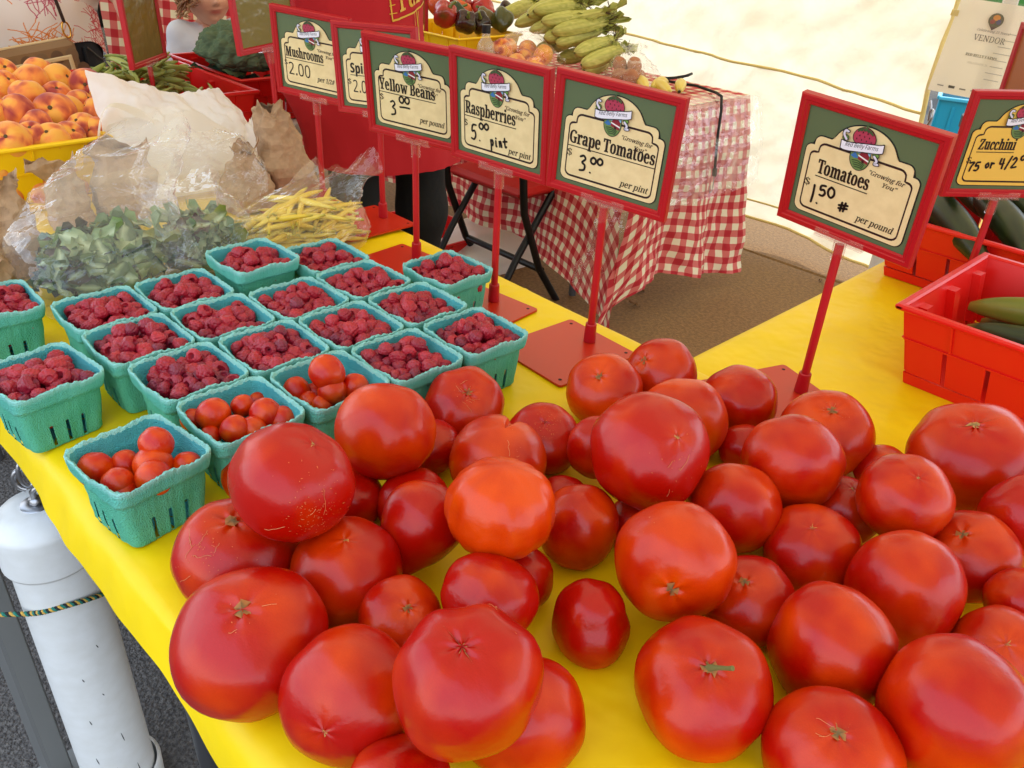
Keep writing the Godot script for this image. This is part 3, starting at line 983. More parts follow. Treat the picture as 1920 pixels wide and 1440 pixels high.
func tomatoes() -> void:
	tomato("wide red tomato with fine scratches, below the topmost left tomato", Vector3(0.2053, 0.7815, -0.5319), 0.0523, Vector3(-0.01, 1.00, 0.10), "c", 0.84, 0.17, 200, 0, 0.019)
	tomato("large smooth tomato with a hollow stem scar, nearest the table's left edge", Vector3(0.1679, 0.7859, -0.4321), 0.0578, Vector3(-0.14, 0.98, 0.16), "c", 0.84, 0.17, 201, 0, 0.019)
	tomato("red star scarred tomato between the hollow scarred and the heart shaped ones", Vector3(0.2672, 0.7781, -0.4553), 0.0480, Vector3(-0.07, 0.99, 0.11), "s", 0.90, 0.08, 202, 0, 0.019)
	tomato("tomato with pale cracks round its stem, touching the raspberry boxes", Vector3(0.5177, 0.7773, -0.5951), 0.0460, Vector3(-0.28, 0.86, 0.43), "c", 0.84, 0.12, 203, 0, 0.056)
	tomato("freckled tomato with a small puckered dimple, just in front of the red sign foot", Vector3(0.5464, 0.7726, -0.4963), 0.0411, Vector3(-0.27, 0.93, 0.26), "d", 0.84, -0.01, 204, 0, 0.019)
	tomato("small tomato with a tiny stem scar, tucked behind the tomato with the crescent scar", Vector3(0.2696, 0.7802, -0.3827), 0.0335, Vector3(-0.06, 0.88, 0.48), "c", 0.84, 0.21, 205, 0, 0.019)
	tomato("dull red tomato whose star scar sits low, in front of the hollow scarred one", Vector3(0.1948, 0.7893, -0.3415), 0.0482, Vector3(-0.80, 0.30, 0.52), "s", 0.90, 0.12, 206, 0, 0.019)
	tomato("tomato cut by the bottom picture edge, below the one with the star scar low down", Vector3(0.1858, 0.7755, -0.2695), 0.0346, Vector3(0.14, 0.99, -0.00), "n", 0.84, 0.04, 207, 0, 0.019)
	tomato("round tomato half hidden under the tomato with the crescent scar", Vector3(0.2821, 0.7768, -0.2569), 0.0465, Vector3(0.69, 0.23, -0.69), "n", 0.90, 0.08, 208, 0, 0.019)
	tomato("small waisted tomato with a shiny dent, alone on the bare yellow cloth", Vector3(0.3921, 0.7699, -0.2867), 0.0326, Vector3(0.10, 0.97, -0.24), "n", 1.20, 0.01, 209, 2, 0.037)
	tomato("dark red tomato lying in the shade under the topmost left tomato", Vector3(0.3323, 0.7666, -0.5507), 0.0335, Vector3(0.38, 0.92, 0.12), "n", 0.84, -0.01, 210, 0, 0.019)
	tomato("tomato mostly hidden behind the heart shaped tomato", Vector3(0.3753, 0.7686, -0.5052), 0.0361, Vector3(-0.18, 0.93, -0.33), "n", 0.84, -0.01, 211, 0, 0.019)
	tomato("tomato peeping out between the pint box and the topmost left tomato", Vector3(0.2828, 0.7686, -0.6430), 0.0352, Vector3(-0.25, 0.95, -0.18), "n", 0.84, 0.04, 212, 0, 0.019)
	tomato("tomato hidden behind the orange shouldered tomato next to the cracked one", Vector3(0.4457, 0.7668, -0.5696), 0.0330, Vector3(-0.26, 0.95, -0.17), "n", 0.84, -0.01, 213, 0, 0.019)
	tomato("tomato in the shade under the glossy tomato behind the crescent scarred one", Vector3(0.3794, 0.7680, -0.3670), 0.0353, Vector3(0.21, 0.94, -0.29), "n", 0.84, -0.06, 214, 0, 0.019)
	tomato("small tomato wedged in the shade behind the ribbed orange tomato", Vector3(0.4994, 0.7613, -0.4194), 0.0262, Vector3(0.23, 0.97, -0.08), "n", 0.84, 0.08, 215, 0, 0.019)
	tomato("tomato with a brown corky stem scar, farthest back beside the bare pavement", Vector3(0.7558, 0.7778, -0.4999), 0.0466, Vector3(-0.68, 0.68, -0.27), "c", 0.84, 0.35, 216, 0, 0.019)
	tomato("tomato with a round straw coloured stem scar, covering the corner of the red sign foot", Vector3(0.6698, 0.7776, -0.5167), 0.0462, Vector3(-0.53, 0.84, 0.13), "c", 0.84, 0.31, 217, 0, 0.019)
	tomato("smooth tomato leaning against the foot of the Tomatoes sign", Vector3(0.7836, 0.7764, -0.4014), 0.0448, Vector3(-0.27, 0.96, -0.10), "n", 0.84, 0.21, 218, 0, 0.019)
	tomato("flat orange tomato with a dark slit scar, nearest the tomato sign post", Vector3(0.7943, 0.7806, -0.2942), 0.0513, Vector3(-0.31, 0.95, 0.08), "c", 0.84, 0.40, 219, 0, 0.019)
	tomato("tomato glimpsed low between the tomatoes in front of the sign foot", Vector3(0.7212, 0.7631, -0.3512), 0.0285, Vector3(-0.09, 0.97, -0.20), "n", 0.84, -0.01, 220, 0, 0.019)
	tomato("flat shaded tomato with a bright star scar in the middle of the right hand pile", Vector3(0.6092, 0.7744, -0.2086), 0.0434, Vector3(-0.39, 0.92, 0.01), "s", 0.90, 0.12, 221, 0, 0.019)
	tomato("tomato with a tiny scar and a scratched flank, behind the one that keeps its stalk", Vector3(0.5123, 0.7712, -0.2138), 0.0393, Vector3(-0.40, 0.92, -0.06), "c", 0.84, 0.12, 222, 0, 0.019)
	tomato("broad shiny tomato that still has its green stalk, on the bare cloth", Vector3(0.3992, 0.7813, -0.1822), 0.0509, Vector3(-0.32, 0.93, 0.17), "p", 0.84, 0.21, 223, 0, 0.031)
	tomato("tall plump tomato with a small dark nick, right of the one with a stalk", Vector3(0.5038, 0.7861, -0.1358), 0.0466, Vector3(0.05, 1.00, 0.05), "n", 1.07, 0.21, 224, 0, 0.019)
	tomato("tomato mostly hidden below the very wide tomato by the crate", Vector3(0.8037, 0.7637, -0.2282), 0.0299, Vector3(-0.07, 1.00, -0.01), "n", 0.84, 0.17, 225, 0, 0.019)
	tomato("shaded tomato with cracks at the top, behind the flat star scarred one", Vector3(0.6970, 0.7681, -0.2199), 0.0354, Vector3(-0.10, 0.99, 0.08), "s", 0.90, 0.04, 226, 0, 0.019)
	tomato("very wide tomato with a long curled brown scar, touching the red crate", Vector3(0.8592, 0.7925, -0.1644), 0.0617, Vector3(-0.35, 0.94, -0.08), "w", 0.84, 0.21, 227, 0, 0.037)
	tomato("tomato with a dark ringed stem scar, under the tomatoes at the right", Vector3(0.7160, 0.7756, -0.1065), 0.0439, Vector3(-0.44, 0.85, -0.29), "c", 0.84, 0.21, 228, 0, 0.019)
	tomato("tomato cut by the picture edge, above the orange one at the lower right", Vector3(0.6806, 0.7845, -0.0507), 0.0316, Vector3(0.05, 0.93, -0.36), "n", 0.84, 0.08, 229, 0, 0.019)
	tomato("orange tomato with a small star, behind the biggest tomato at the lower right", Vector3(0.6168, 0.7720, -0.0418), 0.0394, Vector3(-0.55, 0.84, -0.01), "s", 0.90, 0.44, 230, 0, 0.019)
	tomato("tomato with a hollow square scar and radiating cracks, cut by the bottom edge", Vector3(0.4210, 0.7783, -0.0888), 0.0471, Vector3(-0.28, 0.96, 0.01), "c", 0.84, 0.21, 231, 0, 0.019)
	tomato("tomato in the bottom right corner of the photo", Vector3(0.5424, 0.7597, 0.0119), 0.0242, Vector3(0.13, 0.99, 0.05), "n", 0.84, 0.08, 232, 0, 0.019)
	tomato("tomato peeping out left of the big starred tomato on top", Vector3(0.5624, 0.7882, -0.4352), 0.0303, Vector3(0.05, 1.00, 0.05), "n", 1.12, 0.04, 233, 0, 0.019)
	tomato("tomato lying in the dark gap under the big starred tomato", Vector3(0.5268, 0.7626, -0.3484), 0.0285, Vector3(-0.05, 0.94, -0.33), "n", 0.84, -0.06, 234, 0, 0.019)
	tomato("orange and red lobed tomato resting right of the ribbed one", Vector3(0.4666, 0.7753, -0.3695), 0.0367, Vector3(0.05, 1.00, 0.05), "n", 1.12, 0.26, 235, 0, 0.019)
	tomato("heart shaped red tomato with a pointed tip towards the camera", Vector3(0.3443, 0.7950, -0.4505), 0.0379, Vector3(-0.70, -0.66, 0.26), "h", 0.98, 0.04, 236, 1, 0.019)
	tomato("double lobed orange tomato behind the ribbed one", Vector3(0.4676, 0.7881, -0.4838), 0.0494, Vector3(0.01, 0.99, 0.15), "n", 0.84, 0.44, 237, 3, 0.031)
	tomato("glossy plum red tomato behind the crescent scarred tomato", Vector3(0.3241, 0.8037, -0.3379), 0.0387, Vector3(0.43, 0.90, -0.03), "n", 0.84, -0.06, 238, 0, 0.019)
	tomato("tomato with an orange yellow blush, behind the big starred one", Vector3(0.6816, 0.7835, -0.4107), 0.0500, Vector3(0.69, 0.23, -0.69), "n", 0.90, 0.44, 239, 0, 0.019)
	tomato("smooth tomato with an orange top between the big starred and the brown scarred one", Vector3(0.5864, 0.7900, -0.2818), 0.0447, Vector3(0.69, 0.23, -0.69), "n", 0.90, 0.31, 240, 0, 0.019)
	tomato("bright red flattened tomato perched in front of the very wide one", Vector3(0.6941, 0.8160, -0.1711), 0.0417, Vector3(-0.31, 0.92, 0.23), "s", 0.90, 0.08, 241, 0, 0.019)
	tomato("large square shouldered tomato with pale scratches on its right flank", Vector3(0.6071, 0.7897, -0.1253), 0.0461, Vector3(0.05, 1.00, 0.05), "n", 1.12, 0.12, 242, 0, 0.019)
	tomato("round tomato heaped above its neighbours in front of the slit scarred one", Vector3(0.6658, 0.8131, -0.2711), 0.0492, Vector3(0.69, 0.23, -0.69), "n", 0.90, 0.21, 243, 0, 0.019)
	tomato("tomato cut by the right picture edge, above the dark ringed one", Vector3(0.7887, 0.7939, -0.0844), 0.0445, Vector3(0.69, 0.23, -0.69), "n", 0.90, 0.04, 244, 0, 0.019)
	tomato("biggest bright red tomato at the lower right, with a crease at its foot", Vector3(0.4983, 0.8038, -0.0443), 0.0488, Vector3(0.05, 1.00, 0.05), "n", 1.10, 0.08, 245, 0, 0.019)
	tomato("smooth tomato with a bright orange shoulder, heaped beside the boxes of grape tomatoes", Vector3(0.3797, 0.8214, -0.5555), 0.0494, Vector3(0.69, 0.23, -0.69), "n", 0.90, 0.46, 246, 0, 0.019)
	tomato("large oval tomato with russet freckles and a star scar, topmost on the left", Vector3(0.2495, 0.8556, -0.5028), 0.0506, Vector3(0.37, 0.88, 0.30), "s", 0.90, -0.01, 247, 0, 0.031)
	tomato("large lumpy tomato with a pale crescent scar, on top at the front", Vector3(0.2341, 0.8475, -0.2610), 0.0473, Vector3(-0.19, 0.98, 0.07), "w", 0.95, 0.04, 248, 0, 0.050)
	tomato("orange blushed tomato with its rough brown scar facing down", Vector3(0.4623, 0.8111, -0.2621), 0.0501, Vector3(-0.83, 0.15, 0.54), "c", 0.84, 0.40, 249, 0, 0.025)
	tomato("big deep red tomato with a straw star scar, topmost in the middle of the pile", Vector3(0.5417, 0.8364, -0.3563), 0.0562, Vector3(-0.17, 0.73, 0.66), "s", 0.90, -0.08, 250, 0, 0.031)
	tomato("glossy bright orange ribbed tomato, on top in the middle", Vector3(0.3744, 0.8386, -0.3818), 0.0463, Vector3(0.10, 0.99, -0.05), "n", 0.87, 0.67, 251, 4, 0.019)
# ---------------------------------------------------------------- price signs
const SW := 0.172
const SH := 0.154
const BAR := 0.0122
const IW := 0.1476
const IH := 0.1296

func card_outline(grow: float) -> PackedVector2Array:
	var half := [Vector2(0.455, 0.90), Vector2(0.455, 0.375)]
	var r := PackedVector2Array()
	var P := func(u: float, v: float) -> Vector2: return Vector2(u * IW, (0.5 - v) * IH)
	var hw := []
	# right half from the top of the dome down, then mirrored
	for i in 13:
		var a := i / 12.0 * 1.32
		hw.append(P.call(0.255 * sin(a), 0.04 + 0.235 * (1.0 - cos(a))))
	hw.append(P.call(0.268, 0.235)); hw.append(P.call(0.345, 0.235))
	for i in 5:
		var a := i / 4.0 * PI / 2.0
		hw.append(P.call(0.345 + 0.05 * sin(a), 0.235 + 0.055 * (1.0 - cos(a))))
	hw.append(P.call(0.397, 0.325)); hw.append(P.call(0.415, 0.325))
	for i in 5:
		var a := i / 4.0 * PI / 2.0
		hw.append(P.call(0.415 + 0.045 * sin(a), 0.325 + 0.05 * (1.0 - cos(a))))
	for i in 6:
		var a := i / 5.0 * PI / 2.0
		hw.append(P.call(0.46 - 0.06 * (1.0 - cos(a)), 0.885 + 0.07 * sin(a)))
	for p in hw: r.append(p)
	for i in range(hw.size() - 1, 0, -1): r.append(Vector2(-hw[i].x, hw[i].y))
	if grow != 0.0:
		var o := Geometry2D.offset_polygon(r, grow, Geometry2D.JOIN_ROUND)
		r = o[0]
	return r

func border_line() -> Array:
	var P := func(u: float, v: float) -> Vector2: return Vector2(u * IW, (0.5 - v) * IH)
	var hw := [P.call(0.0, 0.29), P.call(0.30, 0.29)]
	for i in 5:
		var a := i / 4.0 * PI / 2.0
		hw.append(P.call(0.30 + 0.05 * sin(a), 0.29 + 0.05 * (1.0 - cos(a))))
	hw.append(P.call(0.352, 0.375)); hw.append(P.call(0.37, 0.38))
	for i in 5:
		var a := i / 4.0 * PI / 2.0
		hw.append(P.call(0.375 + 0.04 * sin(a), 0.38 + 0.045 * (1.0 - cos(a))))
	for i in 5:
		var a := i / 4.0 * PI / 2.0
		hw.append(P.call(0.415 - 0.05 * (1.0 - cos(a)), 0.855 + 0.055 * sin(a)))
	hw.append(P.call(0.0, 0.91))
	var r := hw.duplicate()
	for i in range(hw.size() - 2, 0, -1): r.append(Vector2(-hw[i].x, hw[i].y))
	r.append(hw[0])
	return r

func ring_strip(b: MB, pts: Array, w0: float, w1: float, z: float, c: Color) -> void:   # closed band; w0 thickness of sides, w1 of top and bottom
	var n := pts.size() - 1
	var o := b.v.size()
	for i in n + 1:
		var d: Vector2 = (pts[(i + 1) % n] - pts[(i + n - 1) % n]).normalized()
		var nn := Vector2(-d.y, d.x)
		var w := lerpf(w0, w1, absf(d.x))
		b.vert(Vector3(pts[i].x + nn.x * w, pts[i].y + nn.y * w, z), Vector2.ZERO, c)
		b.vert(Vector3(pts[i].x - nn.x * w, pts[i].y - nn.y * w, z), Vector2.ZERO, c)
	for i in n: b.quad(o + 2 * i + 1, o + 2 * i + 3, o + 2 * i + 2, o + 2 * i)

func ell(cx: float, cy: float, rx: float, ry: float, n := 20, a0 := 0.0, a1 := TAU) -> PackedVector2Array:
	var r := PackedVector2Array()
	for i in n: r.append(Vector2(cx + rx * cos(lerpf(a0, a1, float(i) / n)), cy + ry * sin(lerpf(a0, a1, float(i) / n))))
	return r

func logo_mesh() -> ArrayMesh:       # berry, ribbon and barn; about 36 mm wide, centred
	var b := MB.new()
	var k := 0.001
	var s := Transform3D(Basis.from_scale(Vector3(k, k, 1)), Vector3.ZERO)
	var zz := [0.0003]
	var put := func(poly: PackedVector2Array, c: String) -> void:
		b.plate(poly, zz[0], zz[0], s, hexl(c), false); zz[0] += 0.00007
	var line := func(pts: Array, w: float, c: String) -> void:
		b.stroke(pts, w * 1.0, zz[0], s, hexl(c)); zz[0] += 0.00007
	# lower round picture: sky, hill, barn
	put.call(ell(0, -9.0, 9.4, 12.4, 28), "1c1a1c")
	put.call(ell(0, -9.0, 8.7, 11.7, 28), "6d8a4c")
	put.call(PackedVector2Array([Vector2(-8.4, -6.5), Vector2(8.4, -6.5), Vector2(8.4, -2), Vector2(-8.4, -2)]), "8fc7dd")
	put.call(PackedVector2Array([Vector2(-8.3, -10), Vector2(-5, -6.2), Vector2(-1.0, -10.5), Vector2(-5, -11.5)]), "3c74b0")
	put.call(PackedVector2Array([Vector2(-1.5, -11.5), Vector2(7.6, -14), Vector2(7.9, -7), Vector2(5.6, -4.4), Vector2(1.2, -3.9), Vector2(-1.2, -7)]), "8e2631")
	put.call(PackedVector2Array([Vector2(-1.6, -7.6), Vector2(8.0, -10.4), Vector2(8.0, -11.7), Vector2(-1.6, -8.8)]), "f2efe9")
	put.call(PackedVector2Array([Vector2(2.2, -10.8), Vector2(4.4, -11.6), Vector2(4.4, -14.0), Vector2(2.2, -13.2)]), "3b1216")
	for i in 4: line.call([Vector2(-6 + i, -13.5 - i * 1.6), Vector2(-1 + i, -13.0 - i * 1.7), Vector2(5 - i * 0.3, -15 - i * 1.2)], 0.7, "2e3c22")
	# strawberry
	var berry := PackedVector2Array()
	for i in 30:
		var a := TAU * i / 30
		berry.append(Vector2(9.6 * cos(a) * (1.0 - 0.12 * sin(a)), 7.5 + 8.0 * sin(a)))
	var big := PackedVector2Array()
	for p in berry: big.append((p - Vector2(0, 7.5)) * 1.07 + Vector2(0, 7.5))
	put.call(big, "2a1015")
	put.call(berry, "b23a52")
	for i in 13:
		var x := -6.5 + (i % 4) * 4.3 + (2.0 if int(i / 4.0) % 2 == 1 else 0.0)
		var y := 5.0 + int(i / 4.0) * 3.2
		if Vector2(x / 8.5, (y - 7.5) / 7.2).length() < 0.95: put.call(ell(x, y, 0.45, 0.85, 8), "3a0d18")
	for a in [-1.0, -0.55, -0.15, 0.3, 0.75, 1.1]:
		line.call([Vector2(0, 14.4), Vector2(3.5 * sin(a) * 1.3, 14.6 - absf(a) * 0.6), Vector2(7.2 * sin(a), 13.6 - absf(a) * 1.5)], 1.7, "3f5230")
	line.call([Vector2(0, 14), Vector2(0.6, 17.5), Vector2(1.8, 19.5)], 1.4, "4b6139")
	# ribbon
	for q in [[-1.0, Vector2(-15.5, 3.5)], [1.0, Vector2(13.5, -3.4)]]:
		put.call(ell(q[1].x, q[1].y, 3.2, 2.7, 14), "1d1c1e")
		put.call(ell(q[1].x, q[1].y, 2.5, 2.0, 14), "6d9a3e")
	line.call([Vector2(-14.5, 2.5), Vector2(-17.5, 6), Vector2(-16.5, 9.5), Vector2(-13.8, 9.0)], 3.0, "222024")
	line.call([Vector2(-14.5, 2.5), Vector2(-17.3, 6), Vector2(-16.5, 9.2), Vector2(-14.2, 9.0)], 1.9, "d8d5e2")
	line.call([Vector2(12.5, -4.5), Vector2(15.5, -7.5), Vector2(14.0, -10.5), Vector2(17.2, -10.2)], 3.0, "222024")
	line.call([Vector2(12.5, -4.5), Vector2(15.3, -7.5), Vector2(14.2, -10.2), Vector2(16.8, -10.2)], 1.9, "d8d5e2")
	var up := []; var lo := []
	for i in 17:
		var t := i / 16.0
		var x := lerpf(-18, 18, t)
		up.append(Vector2(x, 2.2 + 3.4 * sin((t - 0.45) * 2.2) + (1.4 * pow(absf(t - 0.5) * 2.0, 6.0))))
		lo.append(up[-1] + Vector2(0.3, -6.6))
	var rb := PackedVector2Array()
	for p in up: rb.append(p)
	for i in 17: rb.append(lo[16 - i])
	var rb2: PackedVector2Array = Geometry2D.offset_polygon(rb, 0.8)[0]
	put.call(rb2, "201e22")
	put.call(rb, "eceaf2")
	write(b, "Red Belly Farms", font("Droid Sans", 400), -0.0142, -0.0032, 0.0036, 0.0285, zz[0] + 0.0001, 0.28, Transform3D.IDENTITY, hexl("121114"), 0.14)
	return b.mesh()

var logo: ArrayMesh
var frame_parts := []

func sign_frame_bars() -> Array:
	var prof := [Vector2(.0122, -.0015), Vector2(.0112, -.0055), Vector2(.0014, -.0062), Vector2(0, -.005), Vector2(0, .0045), Vector2(.0013, .0060), Vector2(.0062, .0060), Vector2(.0072, .0048), Vector2(.0105, .0046), Vector2(.0122, .0022)]
	var r := []
	for side in 4:
		var b := MB.new()
		var cs := [Vector2(-1, -1), Vector2(1, -1), Vector2(1, 1), Vector2(-1, 1)]
		var a: Vector2 = cs[side]
		var c: Vector2 = cs[(side + 1) % 4]
		for i in prof.size() - 1:
			var ps := []
			for q in [[a, i], [c, i], [c, i + 1], [a, i + 1]]:
				var p: Vector2 = prof[q[1]]
				ps.append(Vector3(q[0].x * (SW / 2 - p.x), q[0].y * (SH / 2 - p.x), p.y))
			b.face(ps)
		r.append(b.mesh())
	return r

func price_sign(label: String, c: Vector3, yaw: float, lean: float, roll: float, lay: Callable, yellow := false, foot_turn := 0.0, foot := true, ground := 0.741) -> Node3D:
	if frame_parts.is_empty():
		frame_parts = sign_frame_bars()
		logo = logo_mesh()
	var hb := Basis.from_euler(Vector3(lean, yaw, roll))
	var bc := c + hb * Vector3(0, -SH / 2, 0)
	var t := thing("price_sign", label, "price sign", Vector3(bc.x, ground, bc.z), Basis.IDENTITY, "framed price signs on red posts")
	var hx := Transform3D(hb, c - t.position)
	for m in frame_parts: part(t, "frame_bar", m, M["sign red"]).transform = hx
	var b := MB.new()
	b.box(Vector3.ZERO, Vector3(IW + 0.002, IH + 0.002, 0.002))
	part(t, "board", b.mesh(), M["board green"]).transform = hx
	b = MB.new()
	b.plate(card_outline(0.0013), 0.001, 0.0016, Transform3D.IDENTITY)
	part(t, "card_edge", b.mesh(), M["ink black"]).transform = hx
	b = MB.new()
	b.plate(card_outline(0.0), 0.001, 0.0021, Transform3D.IDENTITY)
	var card := part(t, "card", b.mesh(), M["card yellow"] if yellow else M["card cream"])
	card.transform = hx
	b = MB.new()
	ring_strip(b, border_line(), 0.0008, 0.0013, 0.0023, hexl("2b1512"))
	part(card, "border", b.mesh(), M["print"])
	b = MB.new()
	for k in 2:
		write(b, "\"Growing for", font("Droid Serif"), 0.010 + k * 0.0003, 0.0108, 0.0052, 0.042, 0.0024 + k * 0.00004, 0.35, Transform3D.IDENTITY, hexl("2b1512"), -0.03)
		write(b, "You\"", font("Droid Serif"), 0.028 + k * 0.0003, 0.0018, 0.0052, 0.017, 0.0024 + k * 0.00004, 0.35, Transform3D.IDENTITY, hexl("2b1512"), -0.03)
	lay.call(b)
	part(card, "lettering", b.mesh(), M["print"])
	var lg := part(card, "emblem", logo, M["print"])
	lg.transform = Transform3D(Basis.from_scale(Vector3(1.32, 1.32, 1.0)), Vector3(-0.003, 0.0385, 0.0022))
	# acrylic clip: tray, two lips, socket
	b = MB.new()
	b.box(Vector3(0, -SH / 2 - 0.0012, 0), Vector3(0.062, 0.0020, 0.0185), 0.0004)
	b.box(Vector3(0, -SH / 2 + 0.0030, 0.0083), Vector3(0.062, 0.0062, 0.0018), 0.0004)
	b.box(Vector3(-0.022, -SH / 2 + 0.0075, 0.0083), Vector3(0.0175, 0.0028, 0.0018), 0.0004)
	b.box(Vector3(0.022, -SH / 2 + 0.0075, 0.0083), Vector3(0.0175, 0.0028, 0.0018), 0.0004)
	b.box(Vector3(0, -SH / 2 + 0.0045, -0.0083), Vector3(0.062, 0.0092, 0.0018), 0.0004)
	b.lathe([Vector2(0.0054, -0.024), Vector2(0.0074, -0.024), Vector2(0.0074, 0.0), Vector2(0.0054, 0.0)], 16, Transform3D(Basis.IDENTITY, Vector3(0, -SH / 2 - 0.0024, 0)))
	part(t, "acrylic_clip", b.mesh(), M["acrylic"]).transform = hx
	var top := hx * Vector3(0, -SH / 2 - 0.006, 0)
	b = MB.new()
	b.tube([Vector3(0, 0.022, 0), Vector3(0, 0.1, 0).lerp(top, 0.3), top], 0.0053, 14)
	part(t, "post", b.mesh(), M["sign red"])
	if foot:
		b = MB.new()
		b.lathe([Vector2(0.0060, 0.003), Vector2(0.0088, 0.004), Vector2(0.0080, 0.030), Vector2(0.0074, 0.0315), Vector2(0.0055, 0.0315)], 18)
		part(t, "collar", b.mesh(), M["sign red"])
		b = MB.new()
		var pl := PackedVector2Array()
		for q in [[1, 1, 0.0], [-1, 1, PI / 2], [-1, -1, PI], [1, -1, PI * 1.5]]:
			for i in 4:
				var a: float = q[2] + i / 3.0 * PI / 2
				pl.append(Vector2(q[0] * 0.069 + 0.005 * cos(a) - 0.046, q[1] * 0.062 + 0.005 * sin(a)))
		var xf := Transform3D(Basis(Vector3.UP, foot_turn) * Basis(Vector3.RIGHT, -PI / 2), Vector3.ZERO)
		b.plate(pl, 0.0, 0.0032, xf)
		var plate := part(t, "foot_plate", b.mesh(), M["base red"])
		for q in [[0.017, 0.055], [-0.109, 0.055], [-0.109, -0.055], [0.017, -0.055]]:
			b = MB.new()
			b.plate(ell(q[0], q[1], 0.0026, 0.0026, 10), 0.0033, 0.0034, xf, Color.WHITE, false)
			part(plate, "screw_hole", b.mesh(), mat("hole", Color(0.2, 0.03, 0.02), 0.8))
	return t

func title(b: MB, s: String, u0: float, u1: float, v: float, h: float, bold := true) -> void:
	var x := (u0 - 0.5) * IW
	var w := (u1 - u0) * IW
	var y := (0.5 - v) * IH
	for k in 3:
		write(b, s, font("Droid Serif", 700) if bold else font("Droid Sans", 700), x + (k - 1) * 0.00035, y + 0.0003 * (k % 2), h * 1.14, w, 0.0024 + k * 0.00004, 0.0, Transform3D.IDENTITY, hexl("1d0d0b"))
	b.box(Vector3(x + w / 2, y - 0.0036, 0.00235), Vector3(w * 1.03, 0.0011, 0.0002), 0.0, Basis.IDENTITY, hexl("1d0d0b"))
func small(b: MB, s: String, u0: float, u1: float, v: float, h: float) -> void:
	for k in 2: write(b, s, font("Droid Serif"), (u0 - 0.5) * IW + k * 0.0004, (0.5 - v) * IH, h * 1.12, (u1 - u0) * IW, 0.0024 + k * 0.00004, 0.22, Transform3D.IDENTITY, hexl("1d0d0b"))
func hand(b: MB, s: String, u: float, v: float, h: float, w: float, rot := 0.06, pen := 0.0028) -> void:
	scribble(b, s, (u - 0.5) * IW, (0.5 - v) * IH, h, w, pen, 0.0026, rot, hexl("0d0b0b"))
func dollar(b: MB, u: float, v: float) -> void:
	write(b, "$", font("Droid Serif"), (u - 0.5) * IW, (0.5 - v) * IH, 0.0095, 0.0065, 0.0024, 0.0, Transform3D.IDENTITY, hexl("1d0d0b"))

